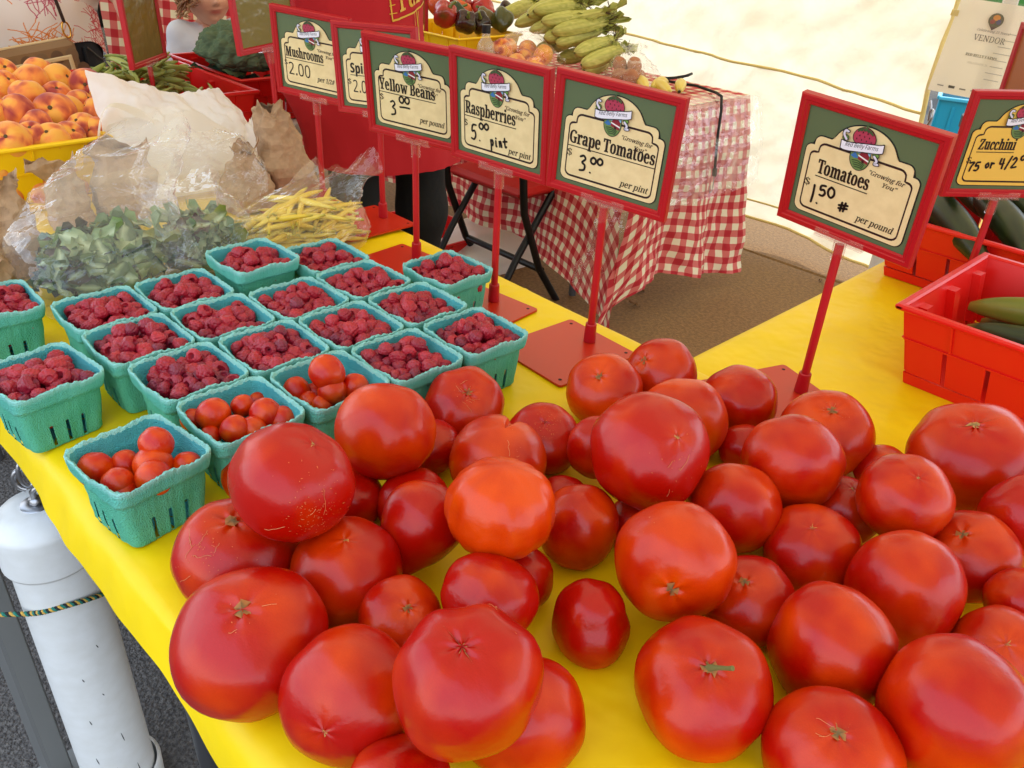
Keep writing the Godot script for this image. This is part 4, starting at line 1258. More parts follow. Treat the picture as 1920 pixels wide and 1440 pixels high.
func signs() -> void:
	price_sign("red framed price sign for tomatoes, standing alone on the right", Vector3(0.9046, 1.029, -0.3821), -1.5984, 0.1655, -0.0777, func(b: MB) -> void:
		title(b, "Tomatoes", 0.17, 0.60, 0.56, 0.0145)
		dollar(b, 0.09, 0.70)
		hand(b, "1", 0.16, 0.84, 0.020, 0.008, 0.0); hand(b, ".", 0.205, 0.84, 0.02, 0.01, 0.0, 0.0022)
		hand(b, "50", 0.235, 0.755, 0.0125, 0.0105, 0.14); hand(b, "#", 0.42, 0.83, 0.0115, 0.0125, 0.1)
		small(b, "per pound", 0.57, 0.87, 0.86, 0.0072), false, -0.35)
	price_sign("red framed price sign for grape tomatoes, before the checked cloth", Vector3(0.7974, 1.0232, -0.6493), -1.3229, 0.08, -0.0707, func(b: MB) -> void:
		title(b, "Grape Tomatoes", 0.10, 0.90, 0.58, 0.0145)
		dollar(b, 0.09, 0.71)
		hand(b, "3", 0.22, 0.83, 0.020, 0.012, 0.0); hand(b, ".", 0.31, 0.83, 0.02, 0.008, 0.0, 0.0022)
		hand(b, "00", 0.325, 0.735, 0.0085, 0.0095, 0.1)
		small(b, "per pint", 0.62, 0.88, 0.87, 0.0072), false, -0.05)
	price_sign("red framed price sign for raspberries, between the yellow beans and grape tomatoes signs", Vector3(0.777, 1.0251, -0.8356), -1.4211, 0.0953, -0.0342, func(b: MB) -> void:
		title(b, "Raspberries", 0.10, 0.70, 0.56, 0.0150)
		dollar(b, 0.08, 0.70)
		hand(b, "5", 0.17, 0.83, 0.021, 0.012, 0.0); hand(b, ".", 0.255, 0.83, 0.02, 0.008, 0.0, 0.0022)
		hand(b, "00", 0.27, 0.70, 0.0085, 0.0095, 0.12); hand(b, "pint", 0.41, 0.845, 0.0125, 0.0078, 0.12)
		small(b, "per pint", 0.62, 0.88, 0.875, 0.0072), false, 0.1)
	price_sign("red framed price sign for yellow beans, left of the raspberries sign", Vector3(0.7848, 1.0185, -1.0399), -1.2488, 0.1398, -0.0507, func(b: MB) -> void:
		title(b, "Yellow Beans", 0.09, 0.78, 0.535, 0.0155)
		dollar(b, 0.09, 0.66)
		hand(b, "3", 0.22, 0.82, 0.022, 0.0125, 0.0); hand(b, "00", 0.335, 0.655, 0.0105, 0.0105, 0.06)
		hand(b, "_", 0.34, 0.705, 0.0105, 0.021, 0.05)
		small(b, "per pound", 0.58, 0.88, 0.84, 0.0075), false, 0.1)
	price_sign("red framed price sign whose board is mostly covered by the yellow beans sign", Vector3(0.8591, 1.0111, -1.2412), -1.2066, 0.026, 0.0294, func(b: MB) -> void:
		title(b, "Spinach", 0.14, 0.62, 0.55, 0.0145, false)
		dollar(b, 0.09, 0.70)
		write(b, "2.00", font("Droid Sans"), (0.16 - 0.5) * IW, (0.5 - 0.80) * IH, 0.021, 0.040, 0.0024, 0.0, Transform3D.IDENTITY, hexl("1d0d0b")), false, 0.0, true, 0.745)
	price_sign("red framed price sign for mushrooms, farthest left of the signs facing the camera", Vector3(0.8178, 1.0176, -1.3788), -1.2068, 0.0754, -0.0551, func(b: MB) -> void:
		title(b, "Mushrooms", 0.10, 0.66, 0.555, 0.0150)
		dollar(b, 0.065, 0.68)
		write(b, "2.00", font("Droid Sans"), (0.125 - 0.5) * IW, (0.5 - 0.80) * IH, 0.022, 0.048, 0.0024, 0.0, Transform3D.IDENTITY, hexl("1d0d0b"))
		small(b, "per 1/2#", 0.55, 0.80, 0.82, 0.0075), false, 0.1)
	price_sign("red framed price sign for zucchini with a yellow card, by the red crates", Vector3(1.3495, 1.0087, -0.3583), -0.7463, 0.0772, 0.0298, func(b: MB) -> void:
		title(b, "Zucchini", 0.14, 0.50, 0.545, 0.0135)
		dollar(b, 0.07, 0.70)
		hand(b, "75", 0.115, 0.79, 0.0125, 0.0085, 0.05); hand(b, "or", 0.27, 0.755, 0.0125, 0.0075, 0.05); hand(b, "4/2", 0.41, 0.76, 0.015, 0.009, 0.1); hand(b, "00", 0.60, 0.66, 0.007, 0.007, 0.1)
		small(b, "each", 0.70, 0.85, 0.85, 0.0065), true, 0.0, false)
# ---------------------------------------------------------------- people
func sd_cap(p: Vector3, a: Vector3, b: Vector3, ra: float, rb: float) -> float:
	var ab := b - a
	var t := clampf((p - a).dot(ab) / maxf(ab.length_squared(), 1e-9), 0.0, 1.0)
	return p.distance_to(a + ab * t) - lerpf(ra, rb, t)

# bones: [from, to, radius, radius, colour]; one continuous skin round them
func figure(mb: MB, bones: Array, cell: float, k: float) -> void:
	var lo := Vector3.ONE * 1e9
	var hi := -lo
	for q in bones:
		var m := maxf(q[2], q[3]) + k + cell * 2.0
		for e in 2:
			lo = lo.min(q[e] - Vector3.ONE * m); hi = hi.max(q[e] + Vector3.ONE * m)
	var n := Vector3i(((hi - lo) / cell).ceil()) + Vector3i.ONE
	var F := PackedFloat32Array()
	F.resize(n.x * n.y * n.z); F.fill(1.0)
	var sx := 1
	var sy := n.x
	var sz := n.x * n.y
	for q in bones:
		var m: float = maxf(q[2], q[3]) + k + cell * 2.0
		var a := Vector3i(((q[0] as Vector3).min(q[1]) - Vector3.ONE * m - lo) / cell).max(Vector3i.ZERO)
		var c := (Vector3i(((q[0] as Vector3).max(q[1]) + Vector3.ONE * m - lo) / cell) + Vector3i.ONE).min(n - Vector3i.ONE)
		for z in range(a.z, c.z + 1):
			for y in range(a.y, c.y + 1):
				for x in range(a.x, c.x + 1):
					var d := sd_cap(lo + Vector3(x, y, z) * cell, q[0], q[1], q[2], q[3])
					var i := x + y * sy + z * sz
					var o := F[i]
					var h := clampf(0.5 + 0.5 * (o - d) / k, 0.0, 1.0)
					F[i] = lerpf(o, d, h) - k * h * (1.0 - h)
	var id := {}
	var corners := [0, sx, sy, sx + sy, sz, sx + sz, sy + sz, sx + sy + sz]
	var offs := [Vector3(0, 0, 0), Vector3(1, 0, 0), Vector3(0, 1, 0), Vector3(1, 1, 0), Vector3(0, 0, 1), Vector3(1, 0, 1), Vector3(0, 1, 1), Vector3(1, 1, 1)]
	var edges := [[0, 1], [2, 3], [4, 5], [6, 7], [0, 2], [1, 3], [4, 6], [5, 7], [0, 4], [1, 5], [2, 6], [3, 7]]
	for z in n.z - 1:
		for y in n.y - 1:
			for x in n.x - 1:
				var i := x + y * sy + z * sz
				if absf(F[i]) > cell * 2.5: continue
				var s := 0
				for e in 8:
					if F[i + corners[e]] < 0.0: s += 1
				if s == 0 or s == 8: continue
				var p := Vector3.ZERO
				var w := 0
				for e in edges:
					var f0 := F[i + corners[e[0]]]
					var f1 := F[i + corners[e[1]]]
					if (f0 < 0.0) != (f1 < 0.0):
						p += (offs[e[0]] as Vector3).lerp(offs[e[1]], f0 / (f0 - f1)); w += 1
				p = lo + (Vector3(x, y, z) + p / w) * cell
				var best := 1e9
				var col := Color.WHITE
				for q in bones:
					var d := sd_cap(p, q[0], q[1], q[2], q[3])
					if d < best: best = d; col = q[4]
				id[i] = mb.vert(p, Vector2(p.x, p.y), col)
	for i in id:
		for q in [[sx, sy, sz], [sy, sz, sx], [sz, sx, sy]]:
			var f0 := F[i]
			var f1 := F[i + q[0]]
			if (f0 < 0.0) == (f1 < 0.0): continue
			var a: int = i - q[1] - q[2]
			if not (id.has(a) and id.has(i - q[1]) and id.has(i - q[2])): continue
			if f0 < 0.0: mb.quad(id[a], id[i - q[2]], id[i], id[i - q[1]])
			else: mb.quad(id[a], id[i - q[1]], id[i], id[i - q[2]])

func limbs(h: float, shirt: Color, legs: Color, skin: Color, shoe: Color, arms: Array, girth: float, cuff: float, bare: bool) -> Array:
	# stands at the origin facing +z; h is the standing height, arms = [elbow, wrist] for the right side (+x mirrored)
	var B := []
	var s := h / 1.75
	var V := func(x: float, y: float, z: float) -> Vector3: return Vector3(x, y, z) * s
	for m in [-1.0, 1.0]:
		B.append([V.call(m * .095, .93, -.01), V.call(m * .10, .50, .01), .092 * girth * s, .062 * s, legs])
		B.append([V.call(m * .10, .50, .01), V.call(m * .105, .10, -.02), .058 * s, .042 * s, skin if bare else legs])
		B.append([V.call(m * .105, .055, -.03), V.call(m * .12, .04, .15), .048 * s, .036 * s, shoe])
		B.append([V.call(m * .08 * girth, .97, -.01), V.call(m * .07 * girth, .93, -.02), .115 * girth * s, .115 * girth * s, legs])
		B.append([V.call(m * .085 * girth, 1.10, .01), V.call(m * .10, 1.32, 0), .115 * girth * s, .115 * s, shirt])
		B.append([V.call(m * .10, 1.34, -.01), V.call(m * .165, 1.40, -.01), .095 * s, .068 * s, shirt])
		var sh: Vector3 = V.call(m * .185, 1.39, -.01)
		var e: Vector3 = Vector3(arms[0].x * m, arms[0].y, arms[0].z) * s
		var w: Vector3 = Vector3(arms[1].x * m, arms[1].y, arms[1].z) * s
		B.append([sh, sh.lerp(e, cuff), .058 * s, .050 * s, shirt])
		B.append([sh.lerp(e, cuff), e, .045 * s, .038 * s, skin])
		B.append([e, w, .038 * s, .026 * s, skin])
		# hand: palm, four fingers, thumb
		var d := (w - e).normalized()
		var side := d.cross(Vector3(0, 0, 1)).normalized()
		if side.length() < 0.5: side = Vector3.RIGHT
		var palm := w + d * .055 * s
		B.append([w + d * .02 * s, palm, .026 * s, .030 * s, skin])
		for k in 4:
			var r := palm + side * (k - 1.5) * .017 * s + d * .02 * s
			var mid: Vector3 = r + d * [.030, .036, .038, .030][k] * s + Vector3(0, 0, .004)
			B.append([r, mid, .0095 * s, .0085 * s, skin])
			B.append([mid, mid + (d * .75 + Vector3(0, 0, .65)) * .026 * s, .0085 * s, .0075 * s, skin])
		B.append([w + d * .03 * s + side * m * -.02 * s, w + d * .065 * s + side * m * -.048 * s + Vector3(0, 0, .015) * s, .013 * s, .010 * s, skin])
	B.append([V.call(0, 1.05, .03 * girth), V.call(0, 1.2, .02), .12 * girth * s, .12 * girth * s, shirt])
	B.append([V.call(0, 1.42, -.015), V.call(0, 1.52, .005), .055 * s, .052 * s, skin])
	return B

# head facing +z, origin at the chin's level under the skull; size = chin to crown
func head_mesh(size: float, skin: Color, lip: Color) -> ArrayMesh:
	var b := MB.new()
	b.grid(64, 56, func(u: float, t: float) -> Vector3:
		var a := u * TAU
		var th := (1.0 - t) * PI
		var d := Vector3(sin(th) * sin(a), cos(th), sin(th) * cos(a))
		var p := d * Vector3(0.37, 0.5, 0.44)
		p.y += 0.5
		# jaw narrows, cheeks stay full
		var low := clampf((0.42 - p.y) / 0.42, 0.0, 1.0)
		p.x *= 1.0 - 0.30 * low * low
		p.z *= 1.0 - 0.10 * low
		if d.z > 0.0:
			var g := func(cx: float, cy: float, wx: float, wy: float) -> float: return exp(-pow((p.x - cx) / wx, 2.0) - pow((p.y - cy) / wy, 2.0))
			p.z += 0.075 * g.call(0.0, 0.40, 0.045, 0.045) + 0.035 * g.call(0.0, 0.47, 0.03, 0.07) + 0.02 * g.call(0.05, 0.375, 0.022, 0.022) + 0.02 * g.call(-0.05, 0.375, 0.022, 0.022)
			p.z -= 0.045 * g.call(0.15, 0.52, 0.075, 0.05) + 0.045 * g.call(-0.15, 0.52, 0.075, 0.05)
			p.z += 0.03 * g.call(0.0, 0.275, 0.10, 0.024) + 0.028 * g.call(0.0, 0.225, 0.08, 0.022) - 0.03 * g.call(0.0, 0.25, 0.11, 0.009) - 0.015 * g.call(0.0, 0.18, 0.09, 0.025)
			p.z += 0.03 * g.call(0.0, 0.09, 0.09, 0.06) + 0.022 * g.call(0.2, 0.32, 0.09, 0.09) + 0.022 * g.call(-0.2, 0.32, 0.09, 0.09)
		return p * size,
		func(u: float, t: float, p: Vector3) -> Color:
			var q := p / size
			if q.z < 0.2: return skin
			var m := exp(-pow(q.x / 0.10, 4.0) - pow((q.y - 0.25) / 0.042, 4.0))
			var n := exp(-pow((absf(q.x) - 0.028) / 0.012, 2.0) - pow((q.y - 0.352) / 0.012, 2.0))
			var ck := 0.35 * exp(-pow((absf(q.x) - 0.2) / 0.1, 2.0) - pow((q.y - 0.33) / 0.09, 2.0))
			return skin.lerp(lip, clampf(m * 0.85 + ck, 0.0, 1.0)).lerp(hexl("5a2a20"), n * 0.8), true)
	return b.mesh()

func eyes_and_ears(t: Node3D, at: Transform3D, size: float, skin: Color) -> void:
	for m in [-1.0, 1.0]:
		var b := MB.new()
		var c := Vector3(m * 0.15, 0.515, 0.355) * size
		var e := 0.058 * size
		b.grid(14, 12, func(u: float, v: float) -> Vector3:
			var th := (1.0 - v) * PI
			return c + Vector3(sin(th) * sin(u * TAU), cos(th), sin(th) * cos(u * TAU)) * e,
			func(_u: float, _v: float, p: Vector3) -> Color:
				var d := Vector2(p.x - c.x, p.y - c.y).length()
				return hexl("141010") if d < e * 0.25 else hexl("4c5f66") if d < e * 0.5 else hexl("e8e4de"), true)
		part(t, "eye", b.mesh(), vmat("eyes", 0.15)).transform = at
		b = MB.new()
		b.tube([Vector3(m * 0.36, 0.40, -0.02) * size, Vector3(m * 0.405, 0.47, -0.05) * size, Vector3(m * 0.41, 0.56, -0.07) * size, Vector3(m * 0.37, 0.59, -0.02) * size], [0.03 * size, 0.045 * size, 0.05 * size, 0.03 * size], 8, true, skin)
		part(t, "ear", b.mesh(), vmat("skin", 0.5)).transform = at

func hair_mesh(size: float, c1: Color, c2: Color, long_: float, curl: float, seed_: int) -> ArrayMesh:
	var b := MB.new()
	var r := RandomNumberGenerator.new(); r.seed = seed_
	for i in 340:
		var a := r.randf_range(-2.35, 2.35) + PI
		var el := r.randf_range(0.15, 1.5)
		var p := Vector3(0.39 * cos(el) * sin(a), 0.54 + 0.50 * sin(el), 0.45 * cos(el) * cos(a))
		if i % 4 == 0:
			a = r.randf_range(-PI, PI); el = r.randf_range(0.85, 1.5)
			p = Vector3(0.39 * cos(el) * sin(a), 0.54 + 0.50 * sin(el), 0.45 * cos(el) * cos(a))
		var out := Vector3(p.x, 0, p.z).normalized()
		var pts := [p * size]
		var n := 7
		var ph := r.randf() * TAU
		for k in range(1, n):
			var f := float(k) / (n - 1)
			var q := p + out * (0.10 * sqrt(f) + 0.03 * sin(ph)) + Vector3.DOWN * long_ * f * (0.7 + 0.3 * sin(ph * 3.0))
			q += Vector3(cos(ph + f * 14.0), 0.4 * sin(ph + f * 9.0), sin(ph + f * 14.0)) * curl * f
			pts.append(q * size)
		b.tube(pts, [0.02 * size, 0.028 * size, 0.028 * size, 0.026 * size, 0.022 * size, 0.016 * size, 0.006 * size], 5, false, c1.lerp(c2, r.randf()))
	return b.mesh()

func coral_texture() -> ImageTexture:
	var im := Image.create(512, 512, false, Image.FORMAT_RGB8)
	im.fill(Color("e9dfd9"))
	var r := RandomNumberGenerator.new(); r.seed = 11
	var todo := []
	for i in 9:
		var c: Color = [Color("d8552f"), Color("c8434a"), Color("e07a2a"), Color("b8455f")][i % 4]
		todo.append([Vector2(r.randf() * 512, r.randf() * 512), r.randf() * TAU, 8.0, c, 0])
	while todo.size() > 0:
		var q: Array = todo.pop_back()
		var p: Vector2 = q[0]
		var a: float = q[1]
		var w: float = q[2]
		var steps := int(18 + w * 5)
		for s in steps:
			a += r.randf_range(-0.12, 0.12)
			p += Vector2(cos(a), sin(a)) * 2.0
			var rad := int(maxf(1.0, w * (1.0 - 0.5 * s / steps)))
			for y in range(-rad, rad + 1):
				for x in range(-rad, rad + 1):
					if x * x + y * y <= rad * rad: im.set_pixel(posmod(int(p.x) + x, 512), posmod(int(p.y) + y, 512), q[3])
			if q[4] < 3 and s % 8 == 7:
				todo.append([p, a + (0.9 if r.randf() < 0.5 else -0.9), w * 0.6, q[3], q[4] + 1])
	return ImageTexture.create_from_image(im)

func people() -> void:
	var skin := hexl("c98f75")
	vmat("skin", 0.5)
	var cm := vmat("clothes", 0.85)
	bump(cm, 0.02, 61, 0.12, 2.5, 4)
	# ---- the vendor behind the signs
	var t := thing("person", "vendor in a red shirt with yellow farm print and black trousers, behind the signs", "person", Vector3(1.22, 0.0, -1.77))
	var b := MB.new()
	figure(b, limbs(1.82, hexl("a30d1c"), hexl("15110f"), skin, hexl("181818"), [Vector3(.25, 1.16, .03), Vector3(.15, 1.28, .23)], 0.85, 0.55, false), 0.014, 0.05)
	for i in b.v.size(): b.v[i].x += lerpf(0.03, -0.085, smoothstep(0.70, 1.0, b.v[i].y))
	part(t, "body", b.mesh(), cm)
	var hx := Transform3D(Basis.IDENTITY, Vector3(-0.085, 1.565, 0.02))
	part(t, "head", head_mesh(0.235, skin, hexl("a8584c")), M["skin"]).transform = hx
	eyes_and_ears(t, hx, 0.235, skin)
	part(t, "hair", hair_mesh(0.235, hexl("2c1d14"), hexl("4a3020"), 0.10, 0.02, 5), vmat("hair", 0.6)).transform = hx
	# loose shirt front and hem; local x runs along world z, local z towards the table
	var sx := func(a: float, y: float) -> Vector3:
		var flare := 1.0 + 0.10 * clampf((1.02 - y) / 0.3, 0.0, 1.0) - 0.12 * clampf((y - 1.12) / 0.3, 0.0, 1.0)
		return Vector3(0.192 * sin(a) * flare + lerpf(0.03, -0.085, smoothstep(0.70, 1.0, y)), y, 0.172 * cos(a) * flare)
	var nz := noise(4.0, 63)
	b = MB.new()
	b.grid(70, 26, func(u: float, v: float) -> Vector3:
		var a := lerpf(-PI, PI, u)
		var hem := 0.69
		if absf(a) > 2.2: hem = lerpf(hem, 0.78, (absf(a) - 2.2) / 0.94)
		var y := lerpf(hem, 1.36, v)
		var p: Vector3 = sx.call(a, y)
		var fold := nz.get_noise_2d(a * 1.6 + y, y * 0.6) * 0.03 + 0.012 * sin(a * 9.0 + 5.0 * nz.get_noise_2d(y, a)) * (1.0 - v)
		return p * Vector3(1.0 + fold, 1.0, 1.0 + fold), null, true)
	var sm := mat("red shirt", Color(0.71, 0.05, 0.10), 0.85)
	var shirt := part(t, "shirt", b.mesh(), sm)
	# printed sign board on the shirt
	b = MB.new()
	var pr := MB.new()
	var put := func(m: MB) -> void:
		for i in m.v.size():
			m.v[i].x -= 0.03
			var p := m.v[i]                     # x = along the chest to the viewer's right, y = height
			var a := asin(clampf((p.x + 0.085) / 0.2, -0.95, 0.95))
			var q: Vector3 = sx.call(a, p.y)
			var fold := nz.get_noise_2d(a * 1.6 + p.y, p.y * 0.6) * 0.03 + 0.012 * sin(a * 9.0 + 5.0 * nz.get_noise_2d(p.y, a)) * (1.0 - (p.y - 0.72) / 0.64)
			m.v[i] = q * Vector3(1.0 + fold, 1.0, 1.0 + fold) * Vector3(1.012, 1, 1.018) 
	var gold := hexl("d9a62a")
	write(b, "Farms", font("Droid Serif", 700), -0.012, 1.052, 0.055, 0.17, 0.0, 0.0, Transform3D.IDENTITY, gold, 0.20)
	write(b, "Red Belly", font("Droid Serif", 700), -0.03, 1.135, 0.05, 0.18, 0.0, 0.0, Transform3D.IDENTITY, gold, 0.20)
	var fine := []
	for q in [[Vector2(-0.050, 1.26), Vector2(-0.046, 1.12), Vector2(-0.036, 1.036)], [Vector2(-0.036, 1.036), Vector2(0.03, 1.047), Vector2(0.10, 1.062), Vector2(0.14, 1.075)], [Vector2(0.14, 1.075), Vector2(0.142, 1.17), Vector2(0.145, 1.28)]]:
		b.stroke(q, 0.004, 0.0, Transform3D.IDENTITY, gold)
	for i in 9:
		b.stroke([Vector2(-0.044, 1.05 + i * 0.016), Vector2(-0.024 - 0.005 * (i % 3), 1.052 + i * 0.017)], 0.0018, 0.0, Transform3D.IDENTITY, gold)
	for x in [0.042, 0.056, 0.062]:
		b.stroke([Vector2(x, 1.048), Vector2(x + 0.006, 1.0), Vector2(x + 0.004, 0.93)], 0.0028, 0.0, Transform3D.IDENTITY, gold)
	b.stroke([Vector2(0.105, 0.99), Vector2(0.115, 1.01), Vector2(0.14, 1.005)], 0.007, 0.0, Transform3D.IDENTITY, gold)
	put.call(b)
	part(shirt, "print", b.mesh(), M["print"])
	# ---- the shopper in the coral print top
	t = thing("person", "shopper in a white top with coral print and frayed denim shorts, beyond the peaches", "person", Vector3(0.69, 0.0, -2.74), Basis(Vector3.UP, 0.05))
	b = MB.new()
	figure(b, limbs(1.63, hexl("e2d8d2"), hexl("3a414c"), hexl("d0a088"), hexl("5a4030"), [Vector3(.27, 1.12, -.02), Vector3(.24, 1.05, .24)], 1.22, 0.35, true), 0.014, 0.05)
	part(t, "body", b.mesh(), cm)
	hx = Transform3D(Basis.IDENTITY, Vector3(0, 1.395, 0.02))
	part(t, "head", head_mesh(0.22, hexl("d0a088"), hexl("b0605a")), M["skin"]).transform = hx
	eyes_and_ears(t, hx, 0.22, hexl("d0a088"))
	part(t, "hair", hair_mesh(0.22, hexl("5a3c26"), hexl("7a5638"), 0.5, 0.03, 9), M["hair"]).transform = hx
	var cx := func(a: float, y: float, g: float) -> Vector3: return Vector3(0.208 * sin(a) * g, y, 0.168 * cos(a) * g)
	b = MB.new()
	b.grid(72, 30, func(u: float, v: float) -> Vector3:
		var a := lerpf(-PI, PI, u)
		var y := lerpf(0.868 + 0.012 * sin(a * 3.0) - 0.045 * exp(-pow((a - 1.25) / 0.3, 2.0)), 1.28, v)
		return cx.call(a, y, 1.02 + 0.05 * clampf((1.0 - y) * 6.0, 0.0, 1.0) - 0.22 * clampf(y - 1.05, 0.0, 1.0) + nz.get_noise_2d(a, y) * 0.03), null, true)
	var fm := mat("coral print", Color.WHITE, 0.8)
	fm.albedo_texture = coral_texture()
	fm.uv1_scale = Vector3(2.6, 1.0, 1)
	part(t, "top", b.mesh(), fm)
	b = MB.new()
	b.grid(80, 16, func(u: float, v: float) -> Vector3:
		var a := lerpf(-PI, PI, u)
		var y := lerpf(0.775 + 0.005 * sin(a * 31.0), 0.95, v)
		return cx.call(a, y, 1.0 + nz.get_noise_2d(a * 2.0, y * 3.0) * 0.015 + 0.02 * sin(v * 3.0)), null, true)
	var dm := mat("denim", Color(0.20, 0.225, 0.27), 0.9)
	tint(dm, 0.09, 66, Color(0.5, 0.5, 0.52), Color(1, 1, 1), 9.0, 4)
	var shorts := part(t, "shorts", b.mesh(), dm)
	for q in [0.55, -0.75, 0.02]:      # belt loops, fly and pocket seams
		b = MB.new()
		var pts := []
		for i in 4: pts.append(cx.call(q, 0.865 - i * 0.014, 1.055))
		b.tube(pts, 0.005, 6)
		part(shorts, "belt_loop", b.mesh(), dm)
	b = MB.new()
	var pk := []
	for i in 9: pk.append(cx.call(0.62 + i * 0.07, 0.862 - 0.045 * sin(i / 8.0 * PI * 0.6), 1.045))
	b.tube(pk, 0.0022, 5)
	part(shorts, "pocket_seam", b.mesh(), mat("denim seam", Color(0.36, 0.35, 0.34), 0.9))
	b = MB.new()
	for i in 160:
		var a := rf(-PI, PI)
		var p: Vector3 = cx.call(a, 0.778, 1.01)
		b.tube([p, p + Vector3(rf(-.006, .006), rf(-.022, -.008), rf(0, .006))], 0.0009, 3, false)
	part(shorts, "frayed_hem", b.mesh(), mat("fray", Color(0.75, 0.7, 0.62), 0.9))
	# her bag
	t = thing("handbag", "tan patterned handbag with a cream buckle strip on a thin brown strap", "handbag", Vector3(0.655, 0.822, -2.525), Basis(Vector3.UP, 0.1) * Basis(Vector3.FORWARD, -0.10))
	b = MB.new()
	b.box(Vector3(0, 0, 0), Vector3(0.235, 0.135, 0.05), 0.014)
	part(t, "body", b.mesh(), mat("bag tan", Color(0.55, 0.43, 0.30), 0.7))
	b = MB.new()
	for j in 3:
		for i in 6:
			b.plate(ell(-0.098 + i * 0.039 + 0.02 * (j % 2), -0.050 + j * 0.040, 0.017, 0.018, 16), 0.0252, 0.0255 + 0.0001 * (i % 2), Transform3D.IDENTITY, hexl("6b5340") if (i + j) % 2 == 0 else hexl("80684e"), false)
	part(t, "pattern", b.mesh(), M["print"])
	b = MB.new()
	for q in [[Vector3(0, 0.026, 0.027), Vector3(0.19, 0.011, 0.005)], [Vector3(0, -0.026, 0.027), Vector3(0.19, 0.011, 0.005)], [Vector3(0.09, 0, 0.027), Vector3(0.011, 0.0635, 0.006)], [Vector3(-0.09, 0, 0.027), Vector3(0.011, 0.0635, 0.006)]]:
		b.box(q[0], q[1], 0.002)
	part(t, "buckle_strip", b.mesh(), mat("cream leather", Color(0.88, 0.78, 0.60), 0.45))
	b = MB.new()
	b.tube([Vector3(-0.118, 0.068, 0), Vector3(0, 0.069, 0), Vector3(0.118, 0.068, 0)], 0.004, 6)
	part(t, "top_piping", b.mesh(), M["cream leather"])
	var g := MB.new()
	for i in 13: pass
	var ring := []
	for i in 15: ring.append(Vector3(0.108 + 0.010 * cos(TAU * i / 14.0), 0.090 + 0.020 * sin(TAU * i / 14.0), 0.012))
	g.tube(ring, 0.0026, 8, false)
	part(t, "ring", g.mesh(), mat("brass", Color(0.85, 0.66, 0.30), 0.25, 1.0))
	g = MB.new()
	g.tube([Vector3(0.108, 0.108, 0.012), Vector3(0.098, 0.2, 0.02), Vector3(0.078, 0.36, 0.03), Vector3(0.04, 0.55, 0.0)], 0.0045, 7)
	part(t, "strap", g.mesh(), mat("strap brown", Color(0.16, 0.08, 0.06), 0.5))
	# ---- the child
	var cs := hexl("d9a183")
	t = thing("person", "small child with curly light brown hair and a white shirt, looking towards the camera", "person", Vector3(1.395, 0.0, -3.06), Basis(Vector3.UP, -0.12))
	b = MB.new()
	figure(b, limbs(1.02, hexl("cfd0d8"), hexl("47597a"), cs, hexl("8a3a4a"), [Vector3(.27, 1.10, .02), Vector3(.25, .93, .16)], 1.0, 0.45, false), 0.010, 0.035)
	part(t, "body", b.mesh(), cm)
	hx = Transform3D(Basis.from_euler(Vector3(-0.02, 0.0, 0.0)), Vector3(0, 0.84, 0.03))
	part(t, "head", head_mesh(0.205, cs, hexl("b5564c")), M["skin"]).transform = hx
	eyes_and_ears(t, hx, 0.205, cs)
	part(t, "hair", hair_mesh(0.205, hexl("8a5a3a"), hexl("b98a5c"), 0.55, 0.09, 21), M["hair"]).transform = hx
	b = MB.new()
	b.stroke([Vector2(-0.03, 0), Vector2(0.0, 0.012), Vector2(0.02, 0.0), Vector2(0.03, -0.014)], 0.012, 0.0, Transform3D(Basis.IDENTITY, Vector3(-0.005, 0.66, 0.107)), hexl("2c8a8c"))
	part(t, "shirt_print", b.mesh(), M["print"])
